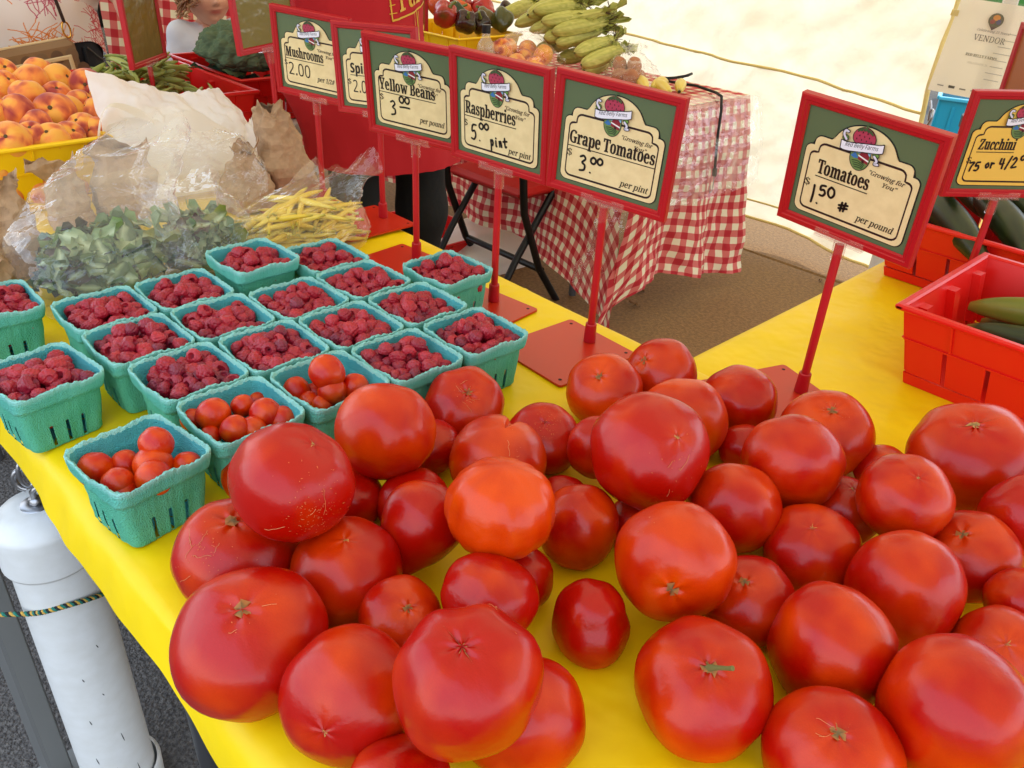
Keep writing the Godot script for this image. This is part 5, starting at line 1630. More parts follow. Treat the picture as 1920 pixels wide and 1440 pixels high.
# ---------------------------------------------------------------- crates
# x, y, z inner size; handles slots; returns the meshes of a harvest lug: [near, far, left, right walls, rim, floor]
func lug(called: String, label: String, at: Vector3, s: Vector3, m: Material, turn := 0.0, grp := "") -> Node3D:
	var t := thing(called, label, "crate", at, Basis(Vector3.UP, turn), grp)
	var flare := func(b: MB) -> ArrayMesh:
		for i in b.v.size():
			var p := b.v[i]
			var k := 0.90 + 0.10 * clampf(p.y / s.y, 0.0, 1.0)
			var kx := (s.x / 2 - (1.0 - k) * 0.22) / (s.x / 2)
			var kz := (s.z / 2 - (1.0 - k) * 0.22) / (s.z / 2)
			b.v[i] = Vector3(p.x * kx, p.y, p.z * kz)
		return b.mesh()
	for side in 4:
		var along_x := side < 2
		var L := s.x if along_x else s.z
		var off := (s.z if along_x else s.x) / 2.0
		var sg := 1.0 if side % 2 == 0 else -1.0
		var b := MB.new()
		var put := func(c: float, y: float, w: float, h: float, d: float, dd := 0.0) -> void:
			if along_x: b.box(Vector3(c, y, sg * (off + dd)), Vector3(w, h, d))
			else: b.box(Vector3(sg * (off + dd), y, c), Vector3(d, h, w))
		var th := 0.0034
		put.call(0.0, s.y * 0.80, L, s.y * 0.40, th)
		put.call(0.0, 0.008, L, 0.016, th)
		var n := int(L / 0.052)
		var step := L / n
		for i in n:
			put.call(-L / 2 + step * (i + 0.5), s.y * 0.31 + 0.008, step - 0.0062, s.y * 0.58 - 0.0155, th)
		# outer ribs and a shoulder under the rim
		for i in 4:
			put.call(-L / 2 + L * (i + 0.5) / 4.0, s.y * 0.80, 0.0028, s.y * 0.36, 0.004, 0.0034)
		put.call(0.0, s.y * 0.60, L, 0.0022, 0.0025, 0.0028)
		for i in 3:
			put.call(-L / 2 + L * (i + 0.5) / 3.0, s.y * 0.60, 0.020, s.y * 0.62, 0.012, -0.0075)
		part(t, "side_wall", flare.call(b), m)
	var b := MB.new()
	for q in [[0, 1.0], [0, -1.0], [1, 1.0], [1, -1.0]]:
		if q[0] == 0: b.box(Vector3(0, s.y, q[1] * (s.z / 2 + 0.004)), Vector3(s.x + 0.020, 0.008, 0.0120), 0.0025)
		else: b.box(Vector3(q[1] * (s.x / 2 + 0.0042), s.y - 0.0002, 0), Vector3(0.0116, 0.0077, s.z + 0.0195), 0.0025)
	part(t, "rim", b.mesh(), m)
	b = MB.new()
	b.box(Vector3(0, 0.004, 0), Vector3(s.x, 0.004, s.z))
	part(t, "floor", flare.call(b), m)
	return t

# crumpled sheet round a list of rings [centre, rx, rz]; amp = depth of the creases
func crumple(rings: Array, nu: int, nv: int, seed_: int, amp: float, freq: float, ragged := 0.0, twist := 0.0, fine := 0.45, soft := false) -> MB:
	var c1 := noise(freq, seed_, FastNoiseLite.TYPE_CELLULAR, 1)
	c1.cellular_return_type = FastNoiseLite.RETURN_DISTANCE
	c1.cellular_jitter = 1.0
	var c2 := noise(freq * 2.3, seed_ + 1, FastNoiseLite.TYPE_CELLULAR, 1)
	c2.cellular_return_type = FastNoiseLite.RETURN_DISTANCE
	var s1 := noise(freq * 0.35, seed_ + 2)
	var r1 := noise(freq * 0.55, seed_ + 3, FastNoiseLite.TYPE_SIMPLEX, 3)
	r1.fractal_type = FastNoiseLite.FRACTAL_RIDGED
	r1.domain_warp_enabled = true; r1.domain_warp_frequency = freq * 0.3; r1.domain_warp_amplitude = 0.05
	var b := MB.new()
	b.grid(nu, nv, func(u: float, v: float) -> Vector3:
		var f := v * (rings.size() - 1)
		var i := mini(int(f), rings.size() - 2)
		var k := f - i
		var c: Vector3 = (rings[i][0] as Vector3).lerp(rings[i + 1][0], k)
		var rx := lerpf(rings[i][1], rings[i + 1][1], k)
		var rz := lerpf(rings[i][2], rings[i + 1][2], k)
		var a := u * TAU + twist * v
		var sq := 1.0 + 0.16 * pow(absf(sin(2.0 * a)), 2.0)      # a bag is squarer than a pipe
		var o := Vector3(cos(a), 0, -sin(a))
		var p := c + Vector3(o.x * rx * sq, 0, o.z * rz * sq)
		var d := (c1.get_noise_3dv(p) + 0.45) * amp + (c2.get_noise_3dv(p) + 0.4) * amp * fine + s1.get_noise_3dv(p) * amp * 1.4
		if soft: d = (r1.get_noise_3dv(p * Vector3(1.0, 0.45, 1.0)) * 0.8 + 0.2) * amp + s1.get_noise_3dv(p) * amp * 1.8
		p += (o + Vector3.UP * 0.35).normalized() * d * clampf(minf(rx, rz) / 0.012, 0.1, 1.0)
		if ragged > 0.0 and v > 0.8: p.y += ragged * (v - 0.8) * 5.0 * (c1.get_noise_2d(cos(a) * 0.09 + seed_, sin(a) * 0.09) * 1.5 + 0.6 * sin(a * 3.0 + seed_))
		return p, null, true)
	return b

func leaf(mb: MB, at: Transform3D, L: float, w: float, curl: float, c1: Color, c2: Color, rib: Color) -> void:
	var o := mb.v.size()
	for i in 7:
		var t := i / 6.0
		for k in 5:
			var s := (k - 2) / 2.0
			var wd := w * pow(maxf(sin(pow(t, 0.85) * PI * 0.97 + 0.04), 0.02), 0.55) * (1.0 + 0.22 * sin(t * 17.0 + s * 2.0))
			var p := Vector3(s * wd, curl * (t * t * 0.8 + 0.45 * s * s * (0.4 + t)) * L + 0.11 * L * sin(t * 13.0 + s * 3.0) * absf(s), -t * L)
			mb.vert(at * p, Vector2.ZERO, rib if k == 2 and i < 6 else c1.lerp(c2, 0.5 + 0.5 * sin(t * 7.0 + k * 2.1)))
	for i in 6:
		for k in 4: mb.quad(o + i * 5 + k, o + i * 5 + k + 1, o + i * 5 + k + 6, o + i * 5 + k + 5)

func salad(called: String, label: String, at: Vector3, r: Vector3, n: int, seed_: int, pale: float) -> void:
	var rr := RandomNumberGenerator.new(); rr.seed = seed_
	var mb := MB.new()
	for i in n:
		var d := Vector3(rr.randf_range(-1, 1), rr.randf_range(-0.2, 1), rr.randf_range(-1, 1)).normalized() * pow(rr.randf_range(0.3, 1.0), 0.5)
		var p := at + d * r
		var g := rr.randf()
		var c1 := hexl("2f4a1a").lerp(hexl("8aa45a"), g * g).lerp(hexl("bcc69a"), pale * rr.randf())
		if rr.randf() < 0.10: c1 = hexl("8a8a30")
		if rr.randf() < 0.08: c1 = hexl("4a2a30")
		var L := rr.randf_range(0.034, 0.062)
		var bs := y_to((d / r).normalized() + Vector3(rr.randf_range(-.35, .35), rr.randf_range(-.2, .35), rr.randf_range(-.35, .35)), rr.randf() * TAU)
		leaf(mb, Transform3D(bs, p * 1.0 + bs.z * L * 0.5), L, rr.randf_range(0.012, 0.021), rr.randf_range(-0.6, 0.5), c1, c1.lerp(hexl("3a5428"), 0.5), hexl("c2cca0"))
	var lm := vmat("leaf", 0.5)
	lm.backlight_enabled = true; lm.backlight = Color(0.5, 0.6, 0.3)
	var o := single(called, mb.mesh(), lm, label, "salad greens")
	o.set_meta("kind", "stuff")

func film(key: String, c: Color) -> StandardMaterial3D:
	var m := mat(key, c, 0.07)
	m.transparency = BaseMaterial3D.TRANSPARENCY_ALPHA
	return m

func pod(L: float, r: float, bend: float, flat_: float, c: Color, tip: Color, sides := 7) -> ArrayMesh:
	var b := MB.new()
	var P := []
	var R := []
	for i in 9:
		var t := i / 8.0
		P.append(Vector3((t - 0.5) * L, bend * (0.25 - (t - 0.5) * (t - 0.5)) * 4.0, 0.15 * bend * sin(t * 5.0)))
		R.append(r * pow(maxf(sin(clampf(t, 0.03, 0.985) * PI), 0.02), 0.42))
	b.tube(P, R, sides, true, c)
	for i in b.v.size():
		var k := clampf((absf(b.v[i].x) / L - 0.38) / 0.12, 0.0, 1.0)
		b.col[i] = c.lerp(tip, k * k)
		b.v[i].z *= flat_
	return b.mesh()

func bags() -> void:
	var pm := mat("brown paper", Color(0.73, 0.59, 0.45), 0.9)
	pm.backlight_enabled = true; pm.backlight = Color(0.16, 0.11, 0.07)
	tint(pm, 0.02, 71, Color(0.82, 0.8, 0.78), Color(1, 1, 1), 7.0, 4)
	var Y := 0.742
	var B := func(x: float, y: float, z: float) -> Vector3: return Vector3(x, Y + y, z)
	# [label, rings, seed, amp]
	var paper := [
		["crumpled brown paper bag at the left picture edge, behind the raspberry boxes", [[B.call(.262, 0, -1.375), .001, .001], [B.call(.262, 0.002, -1.375), .042, .036], [B.call(.262, .06, -1.375), .046, .040], [B.call(.27, .10, -1.38), .034, .028], [B.call(.275, .128, -1.385), .030, .020], [B.call(.28, .158, -1.385), .036, .022]], 301],
		["short open brown paper bag at the very left edge", [[B.call(.185, 0, -1.27), .001, .001], [B.call(.185, .002, -1.27), .048, .03], [B.call(.187, .045, -1.27), .050, .036], [B.call(.19, .065, -1.272), .040, .028], [B.call(.19, .078, -1.274), .032, .02]], 302],
		["brown paper bag with a torn spiky top, in front of the yellow crate", [[B.call(.405, 0, -1.535), .001, .001], [B.call(.405, .002, -1.535), .038, .035], [B.call(.40, .05, -1.535), .040, .032], [B.call(.398, .085, -1.535), .030, .022], [B.call(.388, .105, -1.53), .034, .02], [B.call(.382, .128, -1.53), .044, .016]], 303],
		["wide brown paper bag mostly seen through the clear plastic bag", [[B.call(.50, 0, -1.54), .001, .001], [B.call(.50, .002, -1.54), .046, .04], [B.call(.50, .06, -1.54), .050, .04], [B.call(.50, .10, -1.54), .040, .026], [B.call(.505, .138, -1.54), .052, .022]], 304],
		["brown paper bag twisted shut to a point, behind the bean bag", [[B.call(.69, 0, -1.45), .001, .001], [B.call(.69, .002, -1.45), .050, .042], [B.call(.69, .045, -1.45), .052, .042], [B.call(.694, .075, -1.45), .034, .026], [B.call(.70, .10, -1.45), .013, .012], [B.call(.70, .128, -1.45), .020, .014]], 305],
		["tallest brown paper bag, standing open below the mushrooms sign", [[B.call(.79, 0, -1.45), .001, .001], [B.call(.79, .002, -1.45), .042, .034], [B.call(.785, .07, -1.45), .046, .034], [B.call(.785, .12, -1.46), .038, .028], [B.call(.775, .16, -1.46), .034, .022], [B.call(.765, .196, -1.465), .026, .020]], 306],
	]
	for q in paper:
		var mb: MB = crumple(q[1], 60, 54, q[2], 0.013, 19.0, 0.014, 0.0, 1.0)
		single("paper_bag", mb.mesh(true), pm, q[0], "paper bag", Transform3D.IDENTITY, "brown paper bags on the table")
	# white carrier bag: a crumpled body, two raised sheets, a handle loop
	var wm := mat("white plastic", Color(0.97, 0.965, 0.95), 0.35)
	wm.backlight_enabled = true; wm.backlight = Color(0.95, 0.9, 0.8)
	wm.metallic_specular = 0.4
	var w := thing("carrier_bag", "white plastic carrier bag with a raised handle loop, rumpled over the paper bags", "plastic bag", Vector3(0.645, Y, -1.655))
	var mb: MB = crumple([[Vector3(0, .0, .02), .02, .02], [Vector3(0, .01, .02), .145, .085], [Vector3(0, .05, .02), .15, .085], [Vector3(-.01, .10, 0), .125, .06], [Vector3(-.02, .135, -.01), .09, .035], [Vector3(-.01, .15, -.01), .05, .012]], 80, 56, 311, 0.009, 8.0, 0.0, 0.0, 0.8)
	part(w, "body", mb.mesh(), wm)
	var nz := noise(9.0, 313)
	var sheet := func(pts: Array, seed_: int) -> ArrayMesh:       # bilinear patch of 4 corners, rumpled
		var s := MB.new()
		var n2 := noise(13.0, seed_)
		var n3 := noise(24.0, seed_ + 3, FastNoiseLite.TYPE_CELLULAR, 1)
		s.grid(44, 44, func(u: float, v: float) -> Vector3:
			var p: Vector3 = (pts[0] as Vector3).lerp(pts[1], u).lerp((pts[3] as Vector3).lerp(pts[2], u), v)
			var e := sin(u * PI) * 0.6 + 0.4
			return p + Vector3(0.25, 0.5, 0.85).normalized() * (n2.get_noise_3dv(p) * 0.012 + n3.get_noise_3dv(p) * 0.008 + 0.022 * sin(u * PI) * sin(v * PI)) + Vector3.UP * 0.008 * nz.get_noise_2d(u * 0.4, v * 0.4) * e)
		return s.mesh()
	part(w, "raised_side", sheet.call([Vector3(-.13, .07, .03), Vector3(.06, .085, .06), Vector3(.045, .172, -.02), Vector3(-.115, .228, -.05)], 315), wm)
	part(w, "raised_side", sheet.call([Vector3(.04, .06, .06), Vector3(.21, .03, .05), Vector3(.13, .178, -.02), Vector3(.035, .172, -.02)], 316), wm)
	part(w, "loose_corner", sheet.call([Vector3(.14, .02, .08), Vector3(.20, .0, .10), Vector3(.185, .135, .02), Vector3(.14, .10, .03)], 317), wm)
	var hb := MB.new()
	hb.grid(24, 4, func(u: float, v: float) -> Vector3:
		var a := lerpf(-0.25, 1.05, u) * PI
		var c := Vector3(-.105 - .050 * cos(a) * 0.9 + 0.02 * u, .085 + .088 * sin(a), .02)
		return c + Vector3(-cos(a) * 0.5, sin(a) * 0.4, 0.9).normalized() * (v - 0.5) * 0.034 + Vector3(0, 0.004 * sin(u * 17.0), 0.006 * sin(u * 11.0)))
	part(w, "handle", hb.mesh(), wm)
	# clear bags
	var fm := film("clear film", Color(0.95, 0.96, 1.0, 0.05))
	var f2 := film("clear film warm", Color(1.0, 0.97, 0.9, 0.035))
	salad("salad_greens", "mixed green and reddish salad leaves inside the clear bag on the left", B.call(.355, .040, -1.225), Vector3(.096, .058, .074), 210, 321, 0.6)
	salad("salad_greens", "greyish green spinach leaves inside the second clear bag", B.call(.495, .036, -1.225), Vector3(.060, .052, .060), 130, 322, 0.75)
	mb = crumple([[B.call(.355, .0, -1.21), .002, .002], [B.call(.355, .003, -1.21), .108, .078], [B.call(.355, .045, -1.215), .120, .092], [B.call(.357, .090, -1.235), .112, .086], [B.call(.385, .122, -1.28), .095, .066], [B.call(.45, .145, -1.36), .088, .042], [B.call(.50, .17, -1.40), .075, .035], [B.call(.54, .195, -1.43), .05, .02]], 140, 140, 331, 0.0065, 21.0, 0.02, 0.0, 0.45, true)
	single("clear_bag", mb.mesh(), fm, "clear plastic bag of salad leaves, its gathered neck lying over the paper bags", "plastic bag", Transform3D.IDENTITY, "clear produce bags")
	mb = crumple([[B.call(.495, .0, -1.21), .002, .002], [B.call(.495, .003, -1.21), .070, .066], [B.call(.495, .04, -1.215), .080, .078], [B.call(.50, .085, -1.235), .072, .066], [B.call(.525, .11, -1.30), .040, .03], [B.call(.56, .12, -1.36), .042, .016]], 120, 120, 332, 0.006, 22.0, 0.015, 0.0, 0.45, true)
	single("clear_bag", mb.mesh(), fm, "clear plastic bag of spinach, between the salad bag and the yellow beans", "plastic bag", Transform3D.IDENTITY, "clear produce bags")
	mb = crumple([[B.call(.655, .0, -1.195), .002, .002], [B.call(.655, .003, -1.195), .105, .066], [B.call(.655, .03, -1.195), .115, .070], [B.call(.665, .07, -1.205), .105, .050], [B.call(.72, .105, -1.20), .075, .026], [B.call(.765, .150, -1.195), .060, .016]], 130, 120, 333, 0.0065, 21.0, 0.02, 0.0, 0.45, true)
	single("clear_bag", mb.mesh(), f2, "clear plastic bag of yellow wax beans, its open mouth standing up on the right", "plastic bag", Transform3D.IDENTITY, "clear produce bags")
	mb = crumple([[B.call(.58, .03, -1.36), .04, .03], [B.call(.58, .06, -1.38), .10, .06], [B.call(.585, .105, -1.41), .11, .05], [B.call(.60, .14, -1.43), .08, .03], [B.call(.61, .165, -1.44), .03, .01]], 130, 110, 334, 0.009, 20.0, 0.02, 0.0, 0.45, true)
	single("clear_bag", mb.mesh(), f2, "empty clear plastic bag crumpled between the white bag and the greens", "plastic bag", Transform3D.IDENTITY, "clear produce bags")
	# wax beans
	var bm := vmat("wax bean", 0.42)
	var kinds := []
	for i in 5: kinds.append(pod(rf(0.085, 0.12), rf(0.0044, 0.0056), rf(0.004, 0.016), 0.9, hexl("dcb42a").lerp(hexl("ead05c"), rf(0, 1)), hexl("a8983c")))
	for i in 150:
		var lay := i / 150.0
		var p := Vector3(0.658 + rf(-.095, .095) * (1.0 - lay * 0.35), Y + 0.008 + lay * 0.078, -1.195 + rf(-.042, .042) * (1.0 - lay * 0.4))
		p.y -= 0.02 * absf(p.x - 0.655) / 0.085 * lay
		var bs := Basis(Vector3.UP, rf(-0.9, 0.9) + (PI if rng.randf() < 0.5 else 0.0)) * Basis(Vector3(0, 0, 1), rf(-.22, .22)) * Basis(Vector3.RIGHT, rf(0, TAU))
		single("wax_bean", kinds[i % 5], bm, "slender yellow wax bean in the clear bag behind the raspberries", "bean", Transform3D(bs, p), "yellow wax beans in the bag")

# ---------------------------------------------------------------- far left of the table: peaches, peas, broccoli
func peach_mesh(seed_: int, red: float) -> ArrayMesh:
	var n := noise(0.9, seed_, FastNoiseLite.TYPE_SIMPLEX_SMOOTH, 3)
	var b := MB.new()
	b.grid(36, 26, func(u: float, t: float) -> Vector3:
		var th := (1.0 - t) * PI
		var a := u * TAU
		var d := Vector3(sin(th) * cos(a), cos(th), -sin(th) * sin(a))
		var r := 1.0 + 0.05 * n.get_noise_3dv(d) - 0.075 * exp(-pow(angle_difference(a, 0.0) / 0.20, 2.0)) * smoothstep(-0.8, 0.6, d.y)
		var y := d.y * 0.93 - 0.20 * exp(-pow(th / 0.28, 2.0))
		return Vector3(d.x * r, y * r, d.z * r),
		func(u: float, t: float, p: Vector3) -> Color:
			var k := n.get_noise_3dv(p * 1.1) * 1.1 + red + 0.35 * p.x
			if p.y > 0.55: k += 0.4 * sin(u * TAU * 3.0)
			return hexl("eda438").lerp(hexl("e87a34"), clampf(k * 1.6 + 0.4, 0, 1)).lerp(hexl("9c2c26"), clampf(k * 1.3 - 0.25, 0.0, 1.0)), true)
	return b.mesh()

const PEACHES := [
	[0.536, 0.172, -1.913, 0.0326, -0.35, "clear yellow peach on top at the back"],
	[0.482, 0.175, -1.907, 0.0364, 0.05, "orange peach with a soft red cheek, left of the clear yellow one"],
	[0.579, 0.160, -1.886, 0.0364, 0.75, "dark red peach at the back right of the crate"],
	[0.514, 0.185, -1.953, 0.0295, 0.05, "orange peach glimpsed at the very back of the crate"],
	[0.455, 0.161, -1.844, 0.0343, 0.15, "peach with a deep cleft above the big left one"],
	[0.410, 0.148, -1.770, 0.0360, 0.25, "large orange peach second from the left edge"],
	[0.476, 0.140, -1.768, 0.0403, 0.45, "red and yellow peach showing its stem hollow, in front"],
	[0.506, 0.140, -1.782, 0.0295, -0.2, "yellow peach behind the one showing its stem hollow"],
	[0.550, 0.131, -1.768, 0.0315, 0.1, "yellow and pink peach beside the white bag"],
	[0.536, 0.143, -1.807, 0.0295, 0.35, "dull red peach in the second row"],
	[0.599, 0.146, -1.844, 0.0295, -0.3, "yellow peach half hidden behind the bag handle"],
	[0.508, 0.156, -1.844, 0.0295, 0.7, "dark red peach sunk between its neighbours"],
	[0.428, 0.176, -1.890, 0.0295, 0.2, "orange peach cut by the left edge, middle row"],
	[0.444, 0.189, -1.943, 0.0295, 0.35, "reddish peach at the back left corner"],
	[0.431, 0.120, -1.655, 0.0319, -0.4, "pale yellow peach at the front wall"],
	[0.363, 0.129, -1.650, 0.0339, 0.3, "red orange peach at the front left"],
	[0.403, 0.126, -1.667, 0.0295, 0.4, "red orange peach left of the pale yellow one"],
	[0.464, 0.118, -1.667, 0.0295, 0.4, "red orange peach right of the pale yellow one"],
	[0.520, 0.115, -1.687, 0.0295, 0.2, "peach at the front right corner under the bag"],
	[0.502, 0.122, -1.706, 0.0295, 0.15, "orange peach in the second row by the bag"],
	[0.368, 0.154, -1.775, 0.0344, 0.3, "peach beyond the left picture edge"],
	[0.426, 0.134, -1.717, 0.0295, 0.5, "red peach low in the gap below the big left one"],
]

func left_crates() -> void:
	var yp := mat("yellow plastic", Color(0.96, 0.78, 0.05), 0.36)
	var rp := mat("red plastic", Color(0.80, 0.055, 0.045), 0.34)
	var yl := lug("yellow_crate", "yellow plastic crate of peaches at the left", Vector3(0.343, 0.742, -1.845), Vector3(0.345, 0.12, 0.44), yp)
	var pm := vmat("peach", 0.72)
	pm.rim_enabled = true; pm.rim = 0.35; pm.rim_tint = 0.6
	var meshes := {}
	for i in PEACHES.size():
		var q: Array = PEACHES[i]
		var key := i
		var ax := Vector3(rf(-.6, .6), rf(.2, 1.0), rf(-.3, .8))
		if i == 6: ax = Vector3(-.42, 0.55, 0.72)
		if i == 14: ax = Vector3(-.4, 0.75, 0.45)
		var t := thing("peach", q[5], "peach", Vector3(q[0], 0.742 + q[1], q[2]), y_to(ax, rf(0, 6)).scaled(Vector3.ONE * q[3]), "peaches in the yellow crate")
		part(t, "flesh", peach_mesh(400 + i, q[4] - 0.12), pm)
		var b := MB.new()
		b.lathe([Vector2(0.11, 0.70), Vector2(0.10, 0.77), Vector2(0.06, 0.79), Vector2(0.001, 0.76)], 9, Transform3D.IDENTITY, hexl("5a4426"))
		part(t, "stem_hollow", b.mesh(), M["scar"])
	# the layers below, which fill the crate
	var mm := MultiMesh.new()
	mm.transform_format = MultiMesh.TRANSFORM_3D
	mm.mesh = peach_mesh(430, 0.25)
	var spots := []
	for k in 2:
		for i in 6:
			for j in 7:
				var p := Vector3(0.215 + i * 0.059 + 0.02 * (j % 2) + rf(-.004, .004), 0.742 + 0.034 + k * 0.046, -2.02 + j * 0.060 + rf(-.004, .004))
				if k == 2 and (p.z > -1.70 or p.x > 0.50): continue
				var free := true
				for q in PEACHES:
					if p.distance_to(Vector3(q[0], 0.742 + q[1], q[2])) < 0.042: free = false
				if free and p.x < 0.49: spots.append(Transform3D(y_to(Vector3(rf(-1, 1), rf(-.2, 1), rf(-1, 1))).scaled(Vector3.ONE * rf(0.029, 0.032)), p))
	mm.instance_count = spots.size()
	for i in spots.size(): mm.set_instance_transform(i, spots[i])
	var heap := MultiMeshInstance3D.new()
	heap.name = "peaches"; heap.multimesh = mm; heap.material_override = pm
	add_child(heap, true)
	tag(heap, "peaches filling the yellow crate below its top layer", "peaches")
	heap.set_meta("kind", "stuff")
	# peas
	lug("red_crate", "red plastic crate heaped with green pea pods", Vector3(0.765, 0.742, -2.09), Vector3(0.37, 0.115, 0.42), rp, 0.0, "red plastic crates")
	var gm := vmat("pea pod", 0.5)
	var kinds := []
	for i in 5: kinds.append(pod(rf(0.07, 0.095), rf(0.0065, 0.0082), rf(0.002, 0.012), 0.55, hexl("747f30").lerp(hexl("a0a552"), rf(0, 1)), hexl("59632a"), 8))
	for i in 150:
		var lay := i / 150.0
		var p := Vector3(0.765 + rf(-.15, .15) * (1.0 - lay * 0.45), 0.742 + 0.09 + lay * 0.085, -2.08 + rf(-.17, .17) * (1.0 - lay * 0.45))
		p.y -= 0.03 * (p.x - 0.765) * (p.x - 0.765) / 0.0225 + 0.02 * lay * absf(p.z + 2.08) / 0.17
		single("pea_pod", kinds[i % 5], gm, "green pea pod heaped in the red crate behind the peaches", "pea pod", Transform3D(Basis(Vector3.UP, rf(0, TAU)) * Basis(Vector3(0, 0, 1), rf(-.35, .35)) * Basis(Vector3.RIGHT, rf(0, TAU)), p), "pea pods in the red crate")
	# broccoli in a second red crate, on a stand beyond the table
	var st := thing("stand", "low folding stand holding the broccoli crate", "stand", Vector3(1.19, 0, -2.26))
	var sb := MB.new()
	sb.box(Vector3(0, 0.71, 0), Vector3(0.36, 0.04, 0.44), 0.006)
	part(st, "top", sb.mesh(), M["table plastic"])
	for x in [-.15, .15]:
		for z in [-.19, .19]:
			sb = MB.new(); sb.tube([Vector3(x, 0, z), Vector3(x, 0.69, z)], 0.013, 8)
			part(st, "leg", sb.mesh(), M["grey metal"])
	lug("red_crate", "red plastic crate of broccoli, next to the pea pods", Vector3(1.185, 0.733, -2.26), Vector3(0.36, 0.115, 0.42), rp, 0.0, "red plastic crates")
	var bm := vmat("broccoli", 0.85)
	var heads := [
		[Vector3(1.07, 0.885, -2.20), 0.105, "biggest broccoli head, in front of the child"],
		[Vector3(1.175, 0.865, -2.14), 0.075, "broccoli head in front, beside the red post"],
		[Vector3(1.25, 0.88, -2.26), 0.09, "broccoli head partly behind the mushrooms sign"],
		[Vector3(1.13, 0.87, -2.38), 0.08, "broccoli head at the back of its crate"],
	]
	for i in heads.size():
		var q: Array = heads[i]
		var t := thing("broccoli", q[2], "broccoli", q[0], Basis.from_euler(Vector3(rf(-.2, .3), rf(0, 6), rf(-.2, .2))), "broccoli in the red crate")
		var n1 := noise(30.0, 500 + i, FastNoiseLite.TYPE_CELLULAR, 1)
		var n2 := noise(230.0, 510 + i, FastNoiseLite.TYPE_CELLULAR, 1)
		var r: float = q[1]
		var b := MB.new()
		b.grid(150, 84, func(u: float, tt: float) -> Vector3:
			var th := (1.0 - tt) * PI
			var d := Vector3(sin(th) * cos(u * TAU), cos(th), -sin(th) * sin(u * TAU))
			var p := d * r * Vector3(1.0, 0.78 if d.y > 0.0 else 0.35, 1.0)
			return p * (1.0 - 0.24 * (n1.get_noise_3dv(p) + 1.0) - 0.07 * (n2.get_noise_3dv(p) + 1.0) + 0.12),
			func(u: float, tt: float, p: Vector3) -> Color:
				return hexl("2c3d24").lerp(hexl("57694a"), clampf(0.5 - 0.7 * n2.get_noise_3dv(p), 0.0, 1.0)), true)
		part(t, "florets", b.mesh(), bm)
		b = MB.new()
		b.tube([Vector3(0, -0.02, 0), Vector3(0.005, -0.06, 0), Vector3(0, -0.10, 0)], [0.034, 0.026, 0.022], 10, true, hexl("8a9a5c"))
		part(t, "stalk", b.mesh(), bm)
		b = MB.new()
		for k in 3:
			leaf(b, Transform3D(Basis.from_euler(Vector3(-0.5, k * 2.1 + 0.6, 0)), Vector3(0, -0.05, 0)), 0.10, 0.03, 0.5, hexl("2f4a38"), hexl("48634c"), hexl("8ca080"))
		part(t, "leaf", b.mesh(), M["leaf"])

# ---------------------------------------------------------------- right: cucumbers and zucchini
func gourd(L: float, r: float, bend: float, c1: Color, c2: Color, seed_: int) -> ArrayMesh:
	var n := noise(30.0, seed_)
	var b := MB.new()
	var o := 0
	b.grid(20, 30, func(u: float, t: float) -> Vector3:
		var x := (t - 0.5) * L
		var rr := r * pow(maxf(sin(clampf(t, 0.012, 0.985) * PI), 0.0), 0.38) * (0.86 + 0.18 * t) * (1.0 + 0.025 * cos(u * TAU * 6.0))
		return Vector3(x, bend * (1.0 - 4.0 * (t - 0.5) * (t - 0.5)) + rr * cos(u * TAU), rr * sin(u * TAU)),
		func(u: float, t: float, p: Vector3) -> Color:
			var k := 0.5 + 0.5 * n.get_noise_3dv(p * Vector3(0.4, 1, 1)) + 0.25 * cos(u * TAU * 6.0)
			return c1.lerp(c2, clampf(k - 0.2, 0, 1)).lerp(hexl("8f7a30"), clampf((0.06 - t) * 18.0, 0.0, 0.8)), true)
	return b.mesh()

